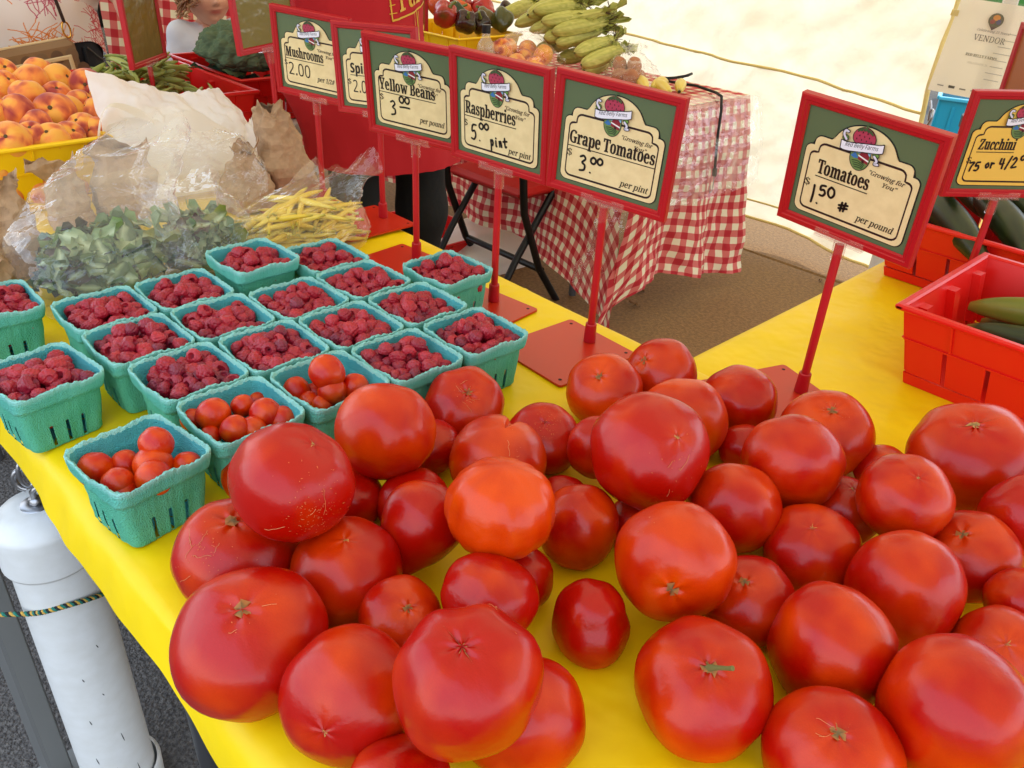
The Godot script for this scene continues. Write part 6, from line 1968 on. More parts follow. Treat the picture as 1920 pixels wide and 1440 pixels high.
func right_crates() -> void:
	var rp := mat("bright red plastic", Color(0.86, 0.085, 0.045), 0.32)
	lug("red_crate", "red plastic crate with slots at the right picture edge, holding a few cucumbers", Vector3(1.187, 0.7375, -0.086), Vector3(0.285, 0.112, 0.50), rp, 0.0, "red plastic crates")
	lug("red_crate", "red plastic crate of dark zucchini behind the tomato sign", Vector3(1.56, 0.7375, -0.30), Vector3(0.32, 0.112, 0.46), rp, 0.0, "red plastic crates")
	var zm := vmat("zucchini", 0.38)
	var cu := [
		[Vector3(1.245, 0.812, -0.195), 0.235, 0.025, -1.45, 0.05, hexl("6b7426"), hexl("8a8434"), "yellowish cucumber on top in the near red crate"],
		[Vector3(1.185, 0.790, -0.185), 0.22, 0.022, -1.62, 0.0, hexl("26331a"), hexl("3c4c24"), "dark green cucumber under the yellowish one"],
		[Vector3(1.140, 0.775, -0.175), 0.22, 0.021, -1.5, 0.0, hexl("333c1c"), hexl("56602c"), "dark cucumber nearest the slotted wall"],
		[Vector3(1.215, 0.768, -0.150), 0.22, 0.021, -1.7, 0.0, hexl("2c3619"), hexl("4a5426"), "cucumber low between the others at the right edge"],
		[Vector3(1.285, 0.775, -0.190), 0.22, 0.022, -1.4, 0.0, hexl("37421d"), hexl("555f2c"), "cucumber by the far wall of the near red crate"],
	]
	for q in cu:
		single("cucumber", gourd(q[1], q[2], 0.012, q[5], q[6], 600), zm, q[7], "cucumber", Transform3D(Basis(Vector3.UP, q[3]) * Basis(Vector3(0, 0, 1), q[4]), q[0]), "cucumbers in the near crate")
	var zs := [
		[Vector3(1.45, 0.845, -0.44), 0.9, 0.2, "zucchini leaning on the crate's left corner"],
		[Vector3(1.5, 0.85, -0.37), 0.75, 0.15, "long zucchini across the middle of its crate"],
		[Vector3(1.57, 0.85, -0.3), 0.8, 0.1, "zucchini right of the sign post"],
		[Vector3(1.6, 0.875, -0.41), 1, 0.2, "zucchini on top behind the zucchini sign's left edge"],
		[Vector3(1.47, 0.8, -0.29), 0.7, 0, "zucchini low at the crate's near wall"],
		[Vector3(1.53, 0.805, -0.2), 0.85, 0, "zucchini low at the right picture edge"],
		[Vector3(1.55, 0.9, -0.49), 0.4, 0, "pale ended zucchini at the back, just right of the tomato sign"],
		[Vector3(1.5, 0.81, -0.46), 1.1, 0.1, "zucchini at the crate's far left wall"],
		[Vector3(1.62, 0.82, -0.35), 0.9, 0, "zucchini under the one on top"],
		[Vector3(1.6, 0.81, -0.22), 0.7, 0.1, "zucchini behind the low one at the picture edge"],
		[Vector3(1.64, 0.85, -0.48), 0.6, 0, "zucchini in the far corner of its crate"],
		[Vector3(1.66, 0.855, -0.28), 0.85, 0.05, "zucchini at the far wall below the sign"],
		[Vector3(1.53, 0.845, -0.25), 0.95, 0.12, "zucchini lying steepest, right of the sign post"],
	]
	for i in zs.size():
		var q: Array = zs[i]
		single("zucchini", gourd(0.24, 0.027, 0.01, hexl("1c2410"), hexl("434c22"), 610 + i), zm, q[3], "zucchini", Transform3D(Basis(Vector3.UP, q[1]) * Basis(Vector3(0, 0, 1), q[2]), q[0]), "zucchini in the far crate")

# ---------------------------------------------------------------- posts, weights, notice
func weight(label: String, at: Vector3, h: float, rope: bool) -> void:
	var t := thing("tent_weight", label, "tent weight", at)
	var wp := mat("white pipe", Color(0.90, 0.90, 0.89), 0.36)
	if not wp.albedo_texture: tint(wp, 0.016, 81, Color(0.95, 0.945, 0.93), Color(1, 1, 1), 4.0, 5)
	var b := MB.new()
	b.lathe([Vector2(0.001, 0.012), Vector2(0.052, 0.012), Vector2(0.052, h - 0.03)], 40)
	part(t, "pipe", b.mesh(), wp)
	b = MB.new()
	b.lathe([Vector2(0.0525, h - 0.085), Vector2(0.0575, h - 0.084), Vector2(0.0590, h - 0.080), Vector2(0.0590, h - 0.026), Vector2(0.0575, h - 0.022), Vector2(0.0560, h - 0.016), Vector2(0.044, h - 0.004), Vector2(0.024, h), Vector2(0.001, h)], 44)
	part(t, "cap", b.mesh(), wp)
	b = MB.new()
	b.lathe([Vector2(0.053, 0.0), Vector2(0.0605, 0.001), Vector2(0.062, 0.05), Vector2(0.0565, 0.053)], 36)
	part(t, "foot_cap", b.mesh(), wp)
	b = MB.new()
	for q in [[1.75, .10, .012], [1.40, .16, .020], [2.05, .22, .009], [1.2, .07, .026], [1.9, .31, .006], [1.55, .27, .005], [2.2, .13, .014], [1.35, .36, .007]]:
		var sp := []
		for k in 4: sp.append(Vector3(0.0522 * cos(q[0] + 0.012 * k), q[1] + q[2] * k / 3.0, 0.0522 * sin(q[0] + 0.012 * k)))
		b.tube(sp, [0.0003, 0.0007, 0.0006, 0.0002], 4)
	part(t, "scuff_mark", b.mesh(), mat("scuff", Color(0.22, 0.21, 0.2), 0.8)).set_meta("kind", "stuff")
	var e := MB.new()
	e.lathe([Vector2(0.0185, h - 0.002), Vector2(0.0185, h + 0.002), Vector2(0.0082, h + 0.0022)], 24)
	part(t, "washer", e.mesh(), M["zinc"])
	e = MB.new()
	e.lathe([Vector2(0.0078, h + 0.002), Vector2(0.0078, h + 0.010), Vector2(0.001, h + 0.0105)], 6)
	part(t, "nut", e.mesh(), M["zinc"])
	e = MB.new()
	var p := [Vector3(0, h, 0), Vector3(0, h + 0.02, 0)]
	for i in 15:
		var a := -PI / 2 + 0.25 + i / 14.0 * (TAU - 0.6)
		p.append(Vector3(0.0165 * cos(a) * 0.85, h + 0.040 + 0.0165 * sin(a), 0.0165 * cos(a) * 0.5))
	e.tube(p, 0.0040, 10)
	part(t, "eye_bolt", e.mesh(), M["zinc"])

func pole_and_weights() -> void:
	weight("white plastic pipe tent weight with an eye bolt, at the near table edge", Vector3(0.138, 0.0, -0.985), 0.588, true)
	# shackle chain from the eye up to the tent
	var t := thing("chain", "steel links hooked into the eye bolt of the near weight", "chain", Vector3(0.138, 0.635, -0.985))
	for i in 2:
		var b := MB.new()
		var p := []
		for k in 17:
			var a := TAU * k / 16.0
			p.append(Vector3(0.0085 * cos(a), 0.002 + i * 0.028 + 0.019 * sin(a), 0.0) if i % 2 == 0 else Vector3(-0.004 * i, 0.002 + i * 0.028 + 0.019 * sin(a), 0.0085 * cos(a)))
		b.tube(p, 0.0030, 8, false)
		part(t, "link", b.mesh(), M["zinc"])
	var b := MB.new()
	b.tube([Vector3(-0.004, 0.045, 0), Vector3(-0.018, 0.075, -0.03), Vector3(-0.04, 0.4, -0.08), Vector3(-0.06, 1.2, -0.1)], 0.0022, 6)
	part(t, "strap", b.mesh(), mat("dark strap", Color(0.25, 0.18, 0.12), 0.6))
	# braided rope round the pipe
	t = thing("rope", "black, gold and green braided rope slung round the near weight", "rope", Vector3(0.138, 0.0, -0.985))
	var path := []
	var raw := [Vector3(.196, .40, -1.0), Vector3(.192, .424, -.968), Vector3(.178, .439, -.943), Vector3(.155, .452, -.9305), Vector3(.131, .458, -.9295), Vector3(.105, .453, -.943), Vector3(.089, .448, -.958), Vector3(.06, .443, -.987), Vector3(.03, .440, -1.012), Vector3(-.03, .432, -1.06)]
	for i in raw.size() - 1:
		for k in 5: path.append((raw[i] as Vector3).cubic_interpolate(raw[i + 1], raw[maxi(i - 1, 0)], raw[mini(i + 2, raw.size() - 1)], k / 5.0) - Vector3(0.138, 0.0, -0.985))
	for k in 3:
		b = MB.new()
		var q := []
		for i in path.size() * 3 - 2:
			var f := i / 3.0
			var c: Vector3 = (path[int(f)] as Vector3).lerp(path[mini(int(f) + 1, path.size() - 1)], f - int(f))
			var a := f * 3.4 + k * TAU / 3.0
			q.append(c + Vector3(c.x, 0, c.z).normalized() * 0.0018 * cos(a) + Vector3.UP * 0.0018 * sin(a))
		b.tube(q, 0.0021, 6)
		part(t, "strand", b.mesh(), mat(["rope black", "rope gold", "rope green"][k], [Color(0.06, 0.06, 0.06), Color(0.80, 0.62, 0.25), Color(0.05, 0.45, 0.38)][k], 0.7))
	# tent legs
	t = thing("tent_pole", "grey metal tent leg left of the white weight", "tent leg", Vector3(0.064, 0, -1.06))
	b = MB.new(); b.box(Vector3(0, 1.0, 0), Vector3(0.034, 2.0, 0.034), 0.004, Basis(Vector3.UP, 0.3))
	part(t, "tube", b.mesh(), mat("leg grey", Color(0.50, 0.50, 0.49), 0.45, 0.5))
	b = MB.new(); b.box(Vector3(0, 0.004, 0), Vector3(0.09, 0.008, 0.09), 0.002)
	part(t, "foot", b.mesh(), M["leg grey"])
	t = thing("tent_pole", "cream tent leg behind the vendor notice, with a black slider clamp", "tent leg", Vector3(3.06, 0, -0.967))
	var lm := mat("leg cream", Color(0.80, 0.76, 0.70), 0.45)
	b = MB.new(); b.box(Vector3(0, 1.0, 0), Vector3(0.040, 2.0, 0.040), 0.004, Basis(Vector3.UP, 0.5))
	part(t, "tube", b.mesh(), lm)
	b = MB.new()
	b.box(Vector3(0, 0.710, 0), Vector3(0.060, 0.050, 0.060), 0.006, Basis(Vector3.UP, 0.5))
	b.box(Vector3(0.045, 0.715, 0.045), Vector3(0.075, 0.034, 0.030), 0.006, Basis(Vector3.UP, -0.6))
	b.box(Vector3(-0.033, 0.712, 0.01), Vector3(0.016, 0.03, 0.03), 0.004, Basis(Vector3.UP, 0.5))
	part(t, "slider_clamp", b.mesh(), M["black metal"])
	b = MB.new()
	b.tube([Vector3(0.07, 0.715, 0.075), Vector3(0.088, 0.69, 0.095), Vector3(0.092, 0.665, 0.105)], [0.008, 0.009, 0.006], 8)
	part(t, "clamp_lever", b.mesh(), mat("lever red", Color(0.75, 0.06, 0.12), 0.3))
	weight("white pipe weight with a steel eye, mostly hidden behind the tomato sign", Vector3(3.10, 0.0, -1.12), 0.60, false)
	var e := MB.new()
	e.tube([Vector3(0, 0, 0), Vector3(0, 0.05, 0), Vector3(-0.012, 0.075, 0), Vector3(-0.022, 0.095, 0), Vector3(-0.012, 0.118, 0.005), Vector3(0.006, 0.118, 0.008), Vector3(0.014, 0.098, 0.006), Vector3(0.004, 0.08, 0.004), Vector3(0.014, 0.125, 0.004), Vector3(0.022, 0.145, 0.0)], 0.0042, 8)
	single("steel_hook", e.mesh(), M["zinc"], "bent steel hook rising from the far weight", "hook", Transform3D(Basis(Vector3.UP, 0.8), Vector3(3.10, 0.60, -1.12)))
	# vendor notice in its sleeve, hung on the far leg; the sheet is 0.2 x 0.28
	t = thing("notice", "printed vendor notice sheet in a clear sleeve, hung on the far tent leg", "notice", Vector3(3.015, 0.935, -1.0), Basis.from_euler(Vector3(0.03, -1.25, -0.07)))
	var nm := mat("notice paper", Color(0.90, 0.86, 0.78), 0.5)
	nm.backlight_enabled = true; nm.backlight = Color(0.5, 0.46, 0.38)
	b = MB.new()
	b.grid(12, 12, func(u: float, v: float) -> Vector3: return Vector3((u - 0.5) * 0.205, (v - 0.5) * 0.285, 0.006 * sin(u * 5.0) + 0.003 * sin(v * 6.0)))
	part(t, "sheet", b.mesh(), nm)
	b = MB.new()
	var ink := hexl("3a332c")
	var faint := hexl("b5aa9a")
	write(b, "VENDOR", font("Droid Serif"), -0.028, 0.030, 0.0175, 0.092, 0.010, 0.0, Transform3D.IDENTITY, ink)
	write(b, "Celebrating 25 Years!", font("Droid Serif"), -0.026, 0.058, 0.0068, 0.094, 0.010, 0.25, Transform3D.IDENTITY, ink)
	write(b, "RED BELLY FARMS", font("Droid Serif", 700), -0.032, -0.018, 0.0080, 0.092, 0.010, 0.0, Transform3D.IDENTITY, ink)
	write(b, "MILLSTADT, IL", font("Droid Serif"), -0.018, -0.040, 0.0055, 0.060, 0.010, 0.0, Transform3D.IDENTITY, faint)
	b.plate(ell(0.016, 0.094, 0.0215, 0.0205, 24), 0.0098, 0.0100, Transform3D.IDENTITY, hexl("4a522c"), false)
	b.plate(PackedVector2Array([Vector2(0.001, 0.079), Vector2(0.014, 0.064), Vector2(0.031, 0.079)]), 0.0098, 0.00995, Transform3D.IDENTITY, hexl("3c2c22"), false)
	b.plate(ell(0.016, 0.101, 0.0105, 0.0085, 16), 0.0100, 0.0103, Transform3D.IDENTITY, hexl("d08a2a"), false)
	b.plate(ell(0.008, 0.089, 0.0075, 0.0065, 14), 0.0100, 0.0104, Transform3D.IDENTITY, hexl("8a3a2a"), false)
	b.plate(ell(0.025, 0.090, 0.0068, 0.0072, 14), 0.0100, 0.0105, Transform3D.IDENTITY, hexl("3c4c6a"), false)
	for i in 5:
		b.box(Vector3(-0.07 + i * 0.034, -0.120 + 0.001 * (i % 2), 0.0101), Vector3(0.019, 0.008 if i == 1 else 0.004, 0.0001), 0.0, Basis.IDENTITY, [hexl("8a8074"), hexl("2a2622"), hexl("6a6258"), hexl("8a8074"), hexl("a04a50")][i])
	for i in 8:
		b.box(Vector3(0.068, 0.062 - i * 0.020, 0.0100), Vector3(0.05 - 0.006 * (i % 3), 0.0022, 0.0001), 0.0, Basis.IDENTITY, faint)
	part(t, "print", b.mesh(), M["print"])
	b = MB.new()
	b.grid(6, 6, func(u: float, v: float) -> Vector3: return Vector3((u - 0.5) * 0.222, (v - 0.5) * 0.300, 0.0125 + 0.004 * sin(u * 5.0)))
	part(t, "sleeve", b.mesh(), film("sleeve", Color(1, 1, 1, 0.06)))
	b = MB.new()
	b.box(Vector3(-0.106, 0.095, 0.003), Vector3(0.022, 0.018, 0.003), 0.0005)
	part(t, "tape", b.mesh(), mat("tape", Color(0.82, 0.72, 0.42), 0.4))
	# beyond the tent
	t = thing("storage_bin", "teal plastic storage bin standing outside beyond the tent leg", "bin", Vector3(5.75, 0, -1.74), Basis(Vector3.UP, 0.35))
	var tm := mat("teal plastic", Color(0.05, 0.56, 0.66), 0.4)
	b = MB.new()
	for q in [[Vector3(-.24, .19, 0), Vector3(.012, .36, .56)], [Vector3(.24, .19, 0), Vector3(.012, .36, .56)], [Vector3(0, .19, -.284), Vector3(.492, .36, .012)], [Vector3(0, .19, .284), Vector3(.492, .36, .012)], [Vector3(0, .016, 0), Vector3(.47, .012, .55)]]: b.box(q[0], q[1], 0.003)
	for k in 4: b.box(Vector3(-.249, .18, -.2 + k * .133), Vector3(.012, .3, .02), 0.003)
	part(t, "body", b.mesh(), tm)
	b = MB.new()
	for q in [[Vector3(-.25, .375, 0), Vector3(.03, .02, .59)], [Vector3(.25, .3752, 0), Vector3(.03, .02, .59)], [Vector3(0, .3754, -.292), Vector3(.47, .02, .026)], [Vector3(0, .3756, .292), Vector3(.47, .02, .026)]]: b.box(q[0], q[1], 0.004)
	part(t, "rim", b.mesh(), mat("teal rim", Color(0.25, 0.66, 0.75), 0.4))
	b = MB.new(); b.box(Vector3(-.262, .30, .12), Vector3(.012, .05, .16), 0.004)
	part(t, "handle", b.mesh(), M["black metal"])
	t = thing("storage_bin", "green plastic tub beyond the vendor notice, at the top right corner", "bin", Vector3(8.3, 0, -2.35), Basis(Vector3.UP, 0.3))
	b = MB.new()
	b.box(Vector3(0, .42, 0), Vector3(.7, .80, 1.0), 0.03)
	part(t, "body", b.mesh(), mat("green plastic", Color(0.22, 0.48, 0.14), 0.5))
	b = MB.new()
	b.box(Vector3(0, .85, 0), Vector3(.76, .06, 1.06), 0.02)
	part(t, "lid", b.mesh(), M["green plastic"])

# ---------------------------------------------------------------- the checked table behind
func gingham() -> ImageTexture:
	var im := Image.create(64, 64, false, Image.FORMAT_RGB8)
	var red := Color("b3202a")
	var mid := Color("cf6a62")
	var pale := Color("e6d8b8")
	for y in 64:
		for x in 64:
			var a := x < 32
			var b := y < 32
			im.set_pixel(x, y, red if a and b else pale if not a and not b else mid)
	return ImageTexture.create_from_image(im)

func back_table() -> void:
	var t := thing("folding_table", "folding table under the red checked cloth", "table", Vector3(2.38, 0, -2.85))
	var b := MB.new()
	b.box(Vector3(0, 0.70, 0), Vector3(0.66, 0.04, 2.46), 0.008)
	part(t, "tabletop", b.mesh(), M["table plastic"])
	for x in [-.25, .25]:
		for z in [-1.0, 1.0]:
			b = MB.new(); b.tube([Vector3(x, 0, z), Vector3(x, 0.68, z)], 0.014, 8)
			part(t, "leg", b.mesh(), M["grey metal"])
	var gm := mat("gingham", Color.WHITE, 0.85)
	gm.albedo_texture = gingham()
	gm.backlight_enabled = true; gm.backlight = Color(0.25, 0.22, 0.2)
	var n := noise(5.0, 91)
	var c := thing("checked_tablecloth", "red and cream checked cloth with its corner drooping to the ground", "tablecloth", Vector3(2.05, 0.724, -1.60))
	var sc := 1.0 / 0.047
	var uvd := func(m: MB, fn: Callable) -> void:
		for i in m.v.size(): m.uv[i] = fn.call(m.v[i], i) * sc
	b = MB.new()
	b.grid(20, 60, func(u: float, v: float) -> Vector3: return Vector3(lerpf(0.0, 0.648, u), 0.002 * n.get_noise_2d(u, v * 3.0), lerpf(-2.5, 0.0, v)))
	uvd.call(b, func(p: Vector3, _i: int) -> Vector2: return Vector2(p.x, p.z))
	part(c, "top", b.mesh(), gm)
	# end drop, towards the camera (+z), with soft folds
	b = MB.new()
	b.grid(60, 26, func(u: float, v: float) -> Vector3:
		var x := lerpf(-0.13 * v * v, 0.645, u)
		var drop := v * (0.575 - 0.04 * sin(u * 5.0) + 0.03 * u + 0.12 * exp(-pow(u / 0.10, 2.0)))
		var f := v * (0.030 * sin(x * 21.0 + 0.8) + 0.02 * n.get_noise_2d(x * 2.0, v)) + 0.06 * v
		var r := minf(v * 6.0, 1.0)
		return Vector3(x + 0.02 * v * (u - 0.2), -drop + 0.0, 0.004 + f + 0.010 * r))
	for i in b.v.size(): b.uv[i] = Vector2(b.uv[i].x * 0.70, b.uv[i].y * 0.575) * sc
	part(c, "end_drop", b.mesh(), gm)
	# long side drop, towards the vendor (-x)
	b = MB.new()
	b.grid(90, 24, func(u: float, v: float) -> Vector3:
		var z := lerpf(0.0, -2.5, u)
		var L := 0.52 + 0.185 * exp(-pow(u / 0.085, 2.0))
		var f := v * (0.025 * sin(z * 17.0) + 0.02 * n.get_noise_2d(z * 1.5, v)) + 0.02 * v
		return Vector3(-0.004 - f - 0.010 * minf(v * 6.0, 1.0) - 0.04 * v * exp(-pow(u / 0.06, 2.0)), -v * L, z + 0.07 * v * exp(-pow(u / 0.08, 2.0))))
	for i in b.v.size(): b.uv[i] = (Vector2(b.uv[i].x * 2.5, b.uv[i].y * 0.56).rotated(0.65 * exp(-pow(b.uv[i].x / 0.10, 2.0)))) * sc
	part(c, "side_drop", b.mesh(), gm)
	# clear plastic laid over its end
	var fm := film("clear film warm", Color(1.0, 0.97, 0.9, 0.035))
	b = crumple([[Vector3(2.45, 0.735, -1.64), .10, .02], [Vector3(2.42, 0.72, -1.575), .30, .012], [Vector3(2.40, 0.62, -1.54), .31, .012], [Vector3(2.40, 0.52, -1.525), .32, .012], [Vector3(2.38, 0.43, -1.51), .32, .012]], 110, 70, 341, 0.010, 18.0, 0.0, 0.0, 0.45, true)
	single("plastic_sheet", b.mesh(), fm, "clear plastic sheet hanging over the end of the checked cloth", "plastic sheet")
	b = crumple([[Vector3(2.02, 0.50, -1.60), .05, .03], [Vector3(2.02, 0.40, -1.60), .085, .03], [Vector3(2.01, 0.28, -1.62), .09, .03], [Vector3(2.0, 0.16, -1.66), .06, .03]], 80, 80, 342, 0.014, 22.0, 0.0, 0.0, 0.45, true)
	single("plastic_sheet", b.mesh(), fm, "crinkled clear plastic bag hanging at the drooping cloth corner", "plastic bag")
	# bungee cord with its hook
	t = thing("bungee_cord", "black bungee cord looped over the table end, ending in a wire hook", "cord", Vector3(2.45, 0.73, -1.60))
	b = MB.new()
	b.tube([Vector3(.10, .012, -.30), Vector3(.19, .016, -.26), Vector3(.215, .03, -.235), Vector3(.17, .03, -.22), Vector3(.08, .014, -.27), Vector3(.12, .012, -.14), Vector3(.08, .012, -.03), Vector3(.03, .015, .025), Vector3(-.005, -.02, .055), Vector3(-.01, -.11, .062), Vector3(-.005, -.215, .07)], 0.0048, 9)
	part(t, "cord", b.mesh(), mat("rope black", Color(0.06, 0.06, 0.06), 0.7))
	b = MB.new()
	b.tube([Vector3(-.005, -.212, .07), Vector3(-.004, -.238, .072)], 0.008, 10)
	part(t, "ferrule", b.mesh(), mat("ferrule", Color(0.25, 0.22, 0.16), 0.5))
	b = MB.new()
	b.tube([Vector3(-.004, -.238, .072), Vector3(-.002, -.275, .073), Vector3(-.006, -.292, .073), Vector3(-.014, -.296, .073), Vector3(-.020, -.284, .073), Vector3(-.018, -.268, .073)], 0.0018, 7)
	part(t, "hook", b.mesh(), M["zinc"])
	# folding chair in front of it
	t = thing("folding_chair", "black tubular folding chair with a red seat, beside the vendor's legs", "chair", Vector3(1.86, 0, -2.05))
	for z in [0.19, -0.21]:
		b = MB.new()
		b.tube([Vector3(-.02, .72, z), Vector3(-.015, .52, z), Vector3(.0, .38, z), Vector3(.09, .16, z), Vector3(.20, .0, z)], 0.0135, 10)
		part(t, "rear_leg", b.mesh(), M["black metal"])
		b = MB.new()
		b.tube([Vector3(.16, .43, z * .9), Vector3(.0, .22, z * .9), Vector3(-.14, .0, z * .9)], 0.0125, 10)
		part(t, "front_leg", b.mesh(), M["black metal"])
	for q in [[Vector3(-.015, .52, 0), 0.40], [Vector3(.095, .155, 0), 0.40]]:
		b = MB.new(); b.tube([q[0] + Vector3(0, 0, q[1] / 2), q[0] - Vector3(0, 0, q[1] / 2)], 0.012, 10)
		part(t, "crossbar", b.mesh(), M["black metal"])
	b = MB.new(); b.box(Vector3(.02, .655, -.01), Vector3(.03, .16, .40), 0.012)
	part(t, "backrest", b.mesh(), mat("red vinyl", Color(0.72, 0.06, 0.05), 0.5))
	b = MB.new(); b.box(Vector3(.17, .435, -.01), Vector3(.36, .035, .38), 0.014)
	part(t, "seat", b.mesh(), M["red vinyl"])
	b = crumple([[Vector3(2.13, .0, -2.3), .01, .01], [Vector3(2.13, .004, -2.3), .20, .15], [Vector3(2.13, .09, -2.3), .21, .15], [Vector3(2.15, .15, -2.32), .13, .10], [Vector3(2.16, .17, -2.32), .03, .03]], 50, 34, 345, 0.022, 7.0)
	single("carrier_bag", b.mesh(), M["white plastic"], "white plastic bag lying on the pavement under the checked table", "plastic bag")
	lug("red_crate", "small red plastic crate on the pavement under the table, beside the chair", Vector3(1.93, 0.006, -2.48), Vector3(0.30, 0.13, 0.42), M["red plastic"], 0.0, "red plastic crates")
	# dry leaves on the pavement
	var lm := vmat("dry leaf", 0.8)
	for q in [[Vector3(2.25, 0.016, -1.62), 0.045, 0.4, "dry brown leaf lying nearest the cloth corner"], [Vector3(2.38, 0.016, -1.70), 0.05, 1.2, "narrow dry leaf a little farther out on the pavement"], [Vector3(3.05, 0.016, -1.33), 0.03, 2.0, "pale leaf scrap near the sunlit strip by the tent wall"]]:
		b = MB.new()
		leaf(b, Transform3D(Basis(Vector3.UP, q[2]), Vector3.ZERO), q[1], q[1] * 0.22, 0.25, hexl("6e4a2c"), hexl("8a6238"), hexl("9a7a4c"))
		single("dry_leaf", b.mesh(), lm, q[3], "leaf", Transform3D(Basis.IDENTITY, q[0]), "dry leaves on the pavement")

# ---------------------------------------------------------------- goods on the checked table
func back_goods() -> void:
	var hm := vmat("corn husk", 0.6)
	var corn := [
		[Vector3(2.27, 0.791, -2.029), Vector3(2.498, 0.832, -2.031), "corn cob nearest the potatoes, at the heap's right foot"],
		[Vector3(2.28, 0.823, -2.073), Vector3(2.508, 0.852, -2.094), "corn cob lying just above the one at the heap's foot"],
		[Vector3(2.29, 0.839, -2.179), Vector3(2.518, 0.878, -2.159), "pale corn cob in the middle of the heap"],
		[Vector3(2.27, 0.853, -2.22), Vector3(2.492, 0.894, -2.192), "corn cob with a long loose leaf, above the pale one"],
		[Vector3(2.28, 0.868, -2.309), Vector3(2.461, 0.947, -2.105), "thick corn cob slanting across the top of the heap"],
		[Vector3(2.29, 0.875, -2.398), Vector3(2.447, 0.968, -2.24), "long corn cob at the left of the heap, next to the peppers"],
		[Vector3(2.27, 0.921, -2.309), Vector3(2.492, 0.959, -2.351), "corn cob high in the heap near the picture edge"],
		[Vector3(2.28, 0.936, -2.293), Vector3(2.502, 0.956, -2.236), "uppermost corn cob, against the white tent wall"],
		[Vector3(2.29, 0.771, -2.032), Vector3(2.506, 0.77, -2.107), "short looking corn cob at the bottom, behind the potato bag"],
		[Vector3(2.27, 0.907, -2.239), Vector3(2.486, 0.925, -2.164), "corn cob under the uppermost one"],
		[Vector3(2.28, 0.877, -2.192), Vector3(2.496, 0.912, -2.119), "corn cob with its silk showing at the right of the heap"],
		[Vector3(2.29, 0.897, -2.473), Vector3(2.512, 0.93, -2.529), "corn cob at the back left, behind the peppers"],
		[Vector3(2.33, 0.78, -2.2), Vector3(2.55, 0.79, -2.22), "corn cob low inside the heap"],
		[Vector3(2.33, 0.8, -2.31), Vector3(2.55, 0.81, -2.33), "corn cob buried in the heap's middle"],
		[Vector3(2.34, 0.84, -2.28), Vector3(2.56, 0.86, -2.28), "corn cob buried high in the heap"],
	]
	for i in corn.size():
		var q: Array = corn[i]
		var d: Vector3 = q[1] - q[0]
		var L := minf(d.length(), 0.30)
		var t := thing("corn_cob", q[2], "corn cob", q[0], y_to(d, i * 1.3), "ears of corn piled on the checked table")
		var n := noise(14.0, 700 + i)
		var b := MB.new()
		b.grid(30, 22, func(u: float, v: float) -> Vector3:
			var r := 0.0275 * pow(sin(clampf(0.002 + 0.985 * v, 0.0, 0.99) * PI), 0.42) * (1.12 - 0.30 * v) * (1.0 + 0.06 * sin(u * TAU * 7.0 + 2.5 * v) + 0.035 * absf(sin(u * TAU * 11.0)))
			var y := v * L
			return Vector3(r * cos(u * TAU), y, -r * sin(u * TAU)) * (1.0 + 0.08 * n.get_noise_3d(u, v, 0.0)),
			func(u: float, v: float, p: Vector3) -> Color:
				var k := 0.5 + 0.5 * sin(u * TAU * 11.0 + 3.0 * n.get_noise_2d(u, v)) * 0.5 + 0.3 * n.get_noise_3dv(p * 3.0)
				return hexl("97963a").lerp(hexl("cdc56c"), clampf(k, 0, 1)).lerp(hexl("8a7a38"), clampf((0.08 - v) * 8.0, 0, 1)), true)
		part(t, "husk", b.mesh(), hm)
		b = MB.new()
		for k in 14:
			var a := rf(0, TAU)
			var p0 := Vector3(0.004 * cos(a), L * 0.985, 0.004 * sin(a))
			b.tube([p0, p0 + Vector3(0.012 * cos(a), 0.02, 0.012 * sin(a)), p0 + Vector3(0.03 * cos(a), 0.022 + rf(-.01, .02), 0.03 * sin(a))], [0.0014, 0.0012, 0.0006], 4, false, hexl("4a3018"))
		part(t, "silk", b.mesh(), hm)
		b = MB.new()
		for k in 6:
			leaf(b, Transform3D(Basis(Vector3.UP, k * 1.05 + i) * Basis(Vector3.RIGHT, PI / 2 - 0.14), Vector3(0, L * (0.30 + 0.11 * k), 0)), 0.12, 0.014, 0.25, hexl("90923a"), hexl("a6a650"), hexl("b8b46a"))
		part(t, "husk_leaf", b.mesh(), hm)
	# peppers in a yellow crate
	lug("yellow_crate", "yellow plastic crate of mixed peppers beside the corn", Vector3(2.16, 0.727, -2.62), Vector3(0.30, 0.115, 0.46), M["yellow plastic"])
	var pm := vmat("pepper", 0.22)
	var peppers := [
		[Vector3(2.06, .905, -2.53), .044, "a32420", "red and green striped pepper at the sign's edge"],
		[Vector3(2.13, .90, -2.56), .042, "26331c", "dark green pepper among the red ones"],
		[Vector3(2.21, .90, -2.62), .040, "d2561c", "orange pepper at the top picture edge"],
		[Vector3(2.10, .885, -2.46), .040, "3a1c16", "brownish purple pepper in front, at the crate rim"],
		[Vector3(2.17, .880, -2.46), .039, "2e1a14", "almost black pepper beside the brownish one"],
		[Vector3(2.24, .885, -2.52), .038, "5c4a20", "olive brown pepper in the middle"],
		[Vector3(2.30, .90, -2.58), .044, "b52a22", "large red pepper next to the corn"],
		[Vector3(2.28, .885, -2.46), .042, "4c4c22", "mottled green pepper with a twisted stem"],
		[Vector3(2.35, .90, -2.66), .040, "a8201e", "red pepper at the back behind the corn"],
		[Vector3(2.26, .93, -2.68), .040, "a5231f", "red pepper on top at the picture edge"],
		[Vector3(2.13, .92, -2.66), .040, "c04a22", "orange red pepper at the back of its crate"],
		[Vector3(2.40, .90, -2.56), .036, "3c2018", "dark pepper wedged against the corn"],
	]
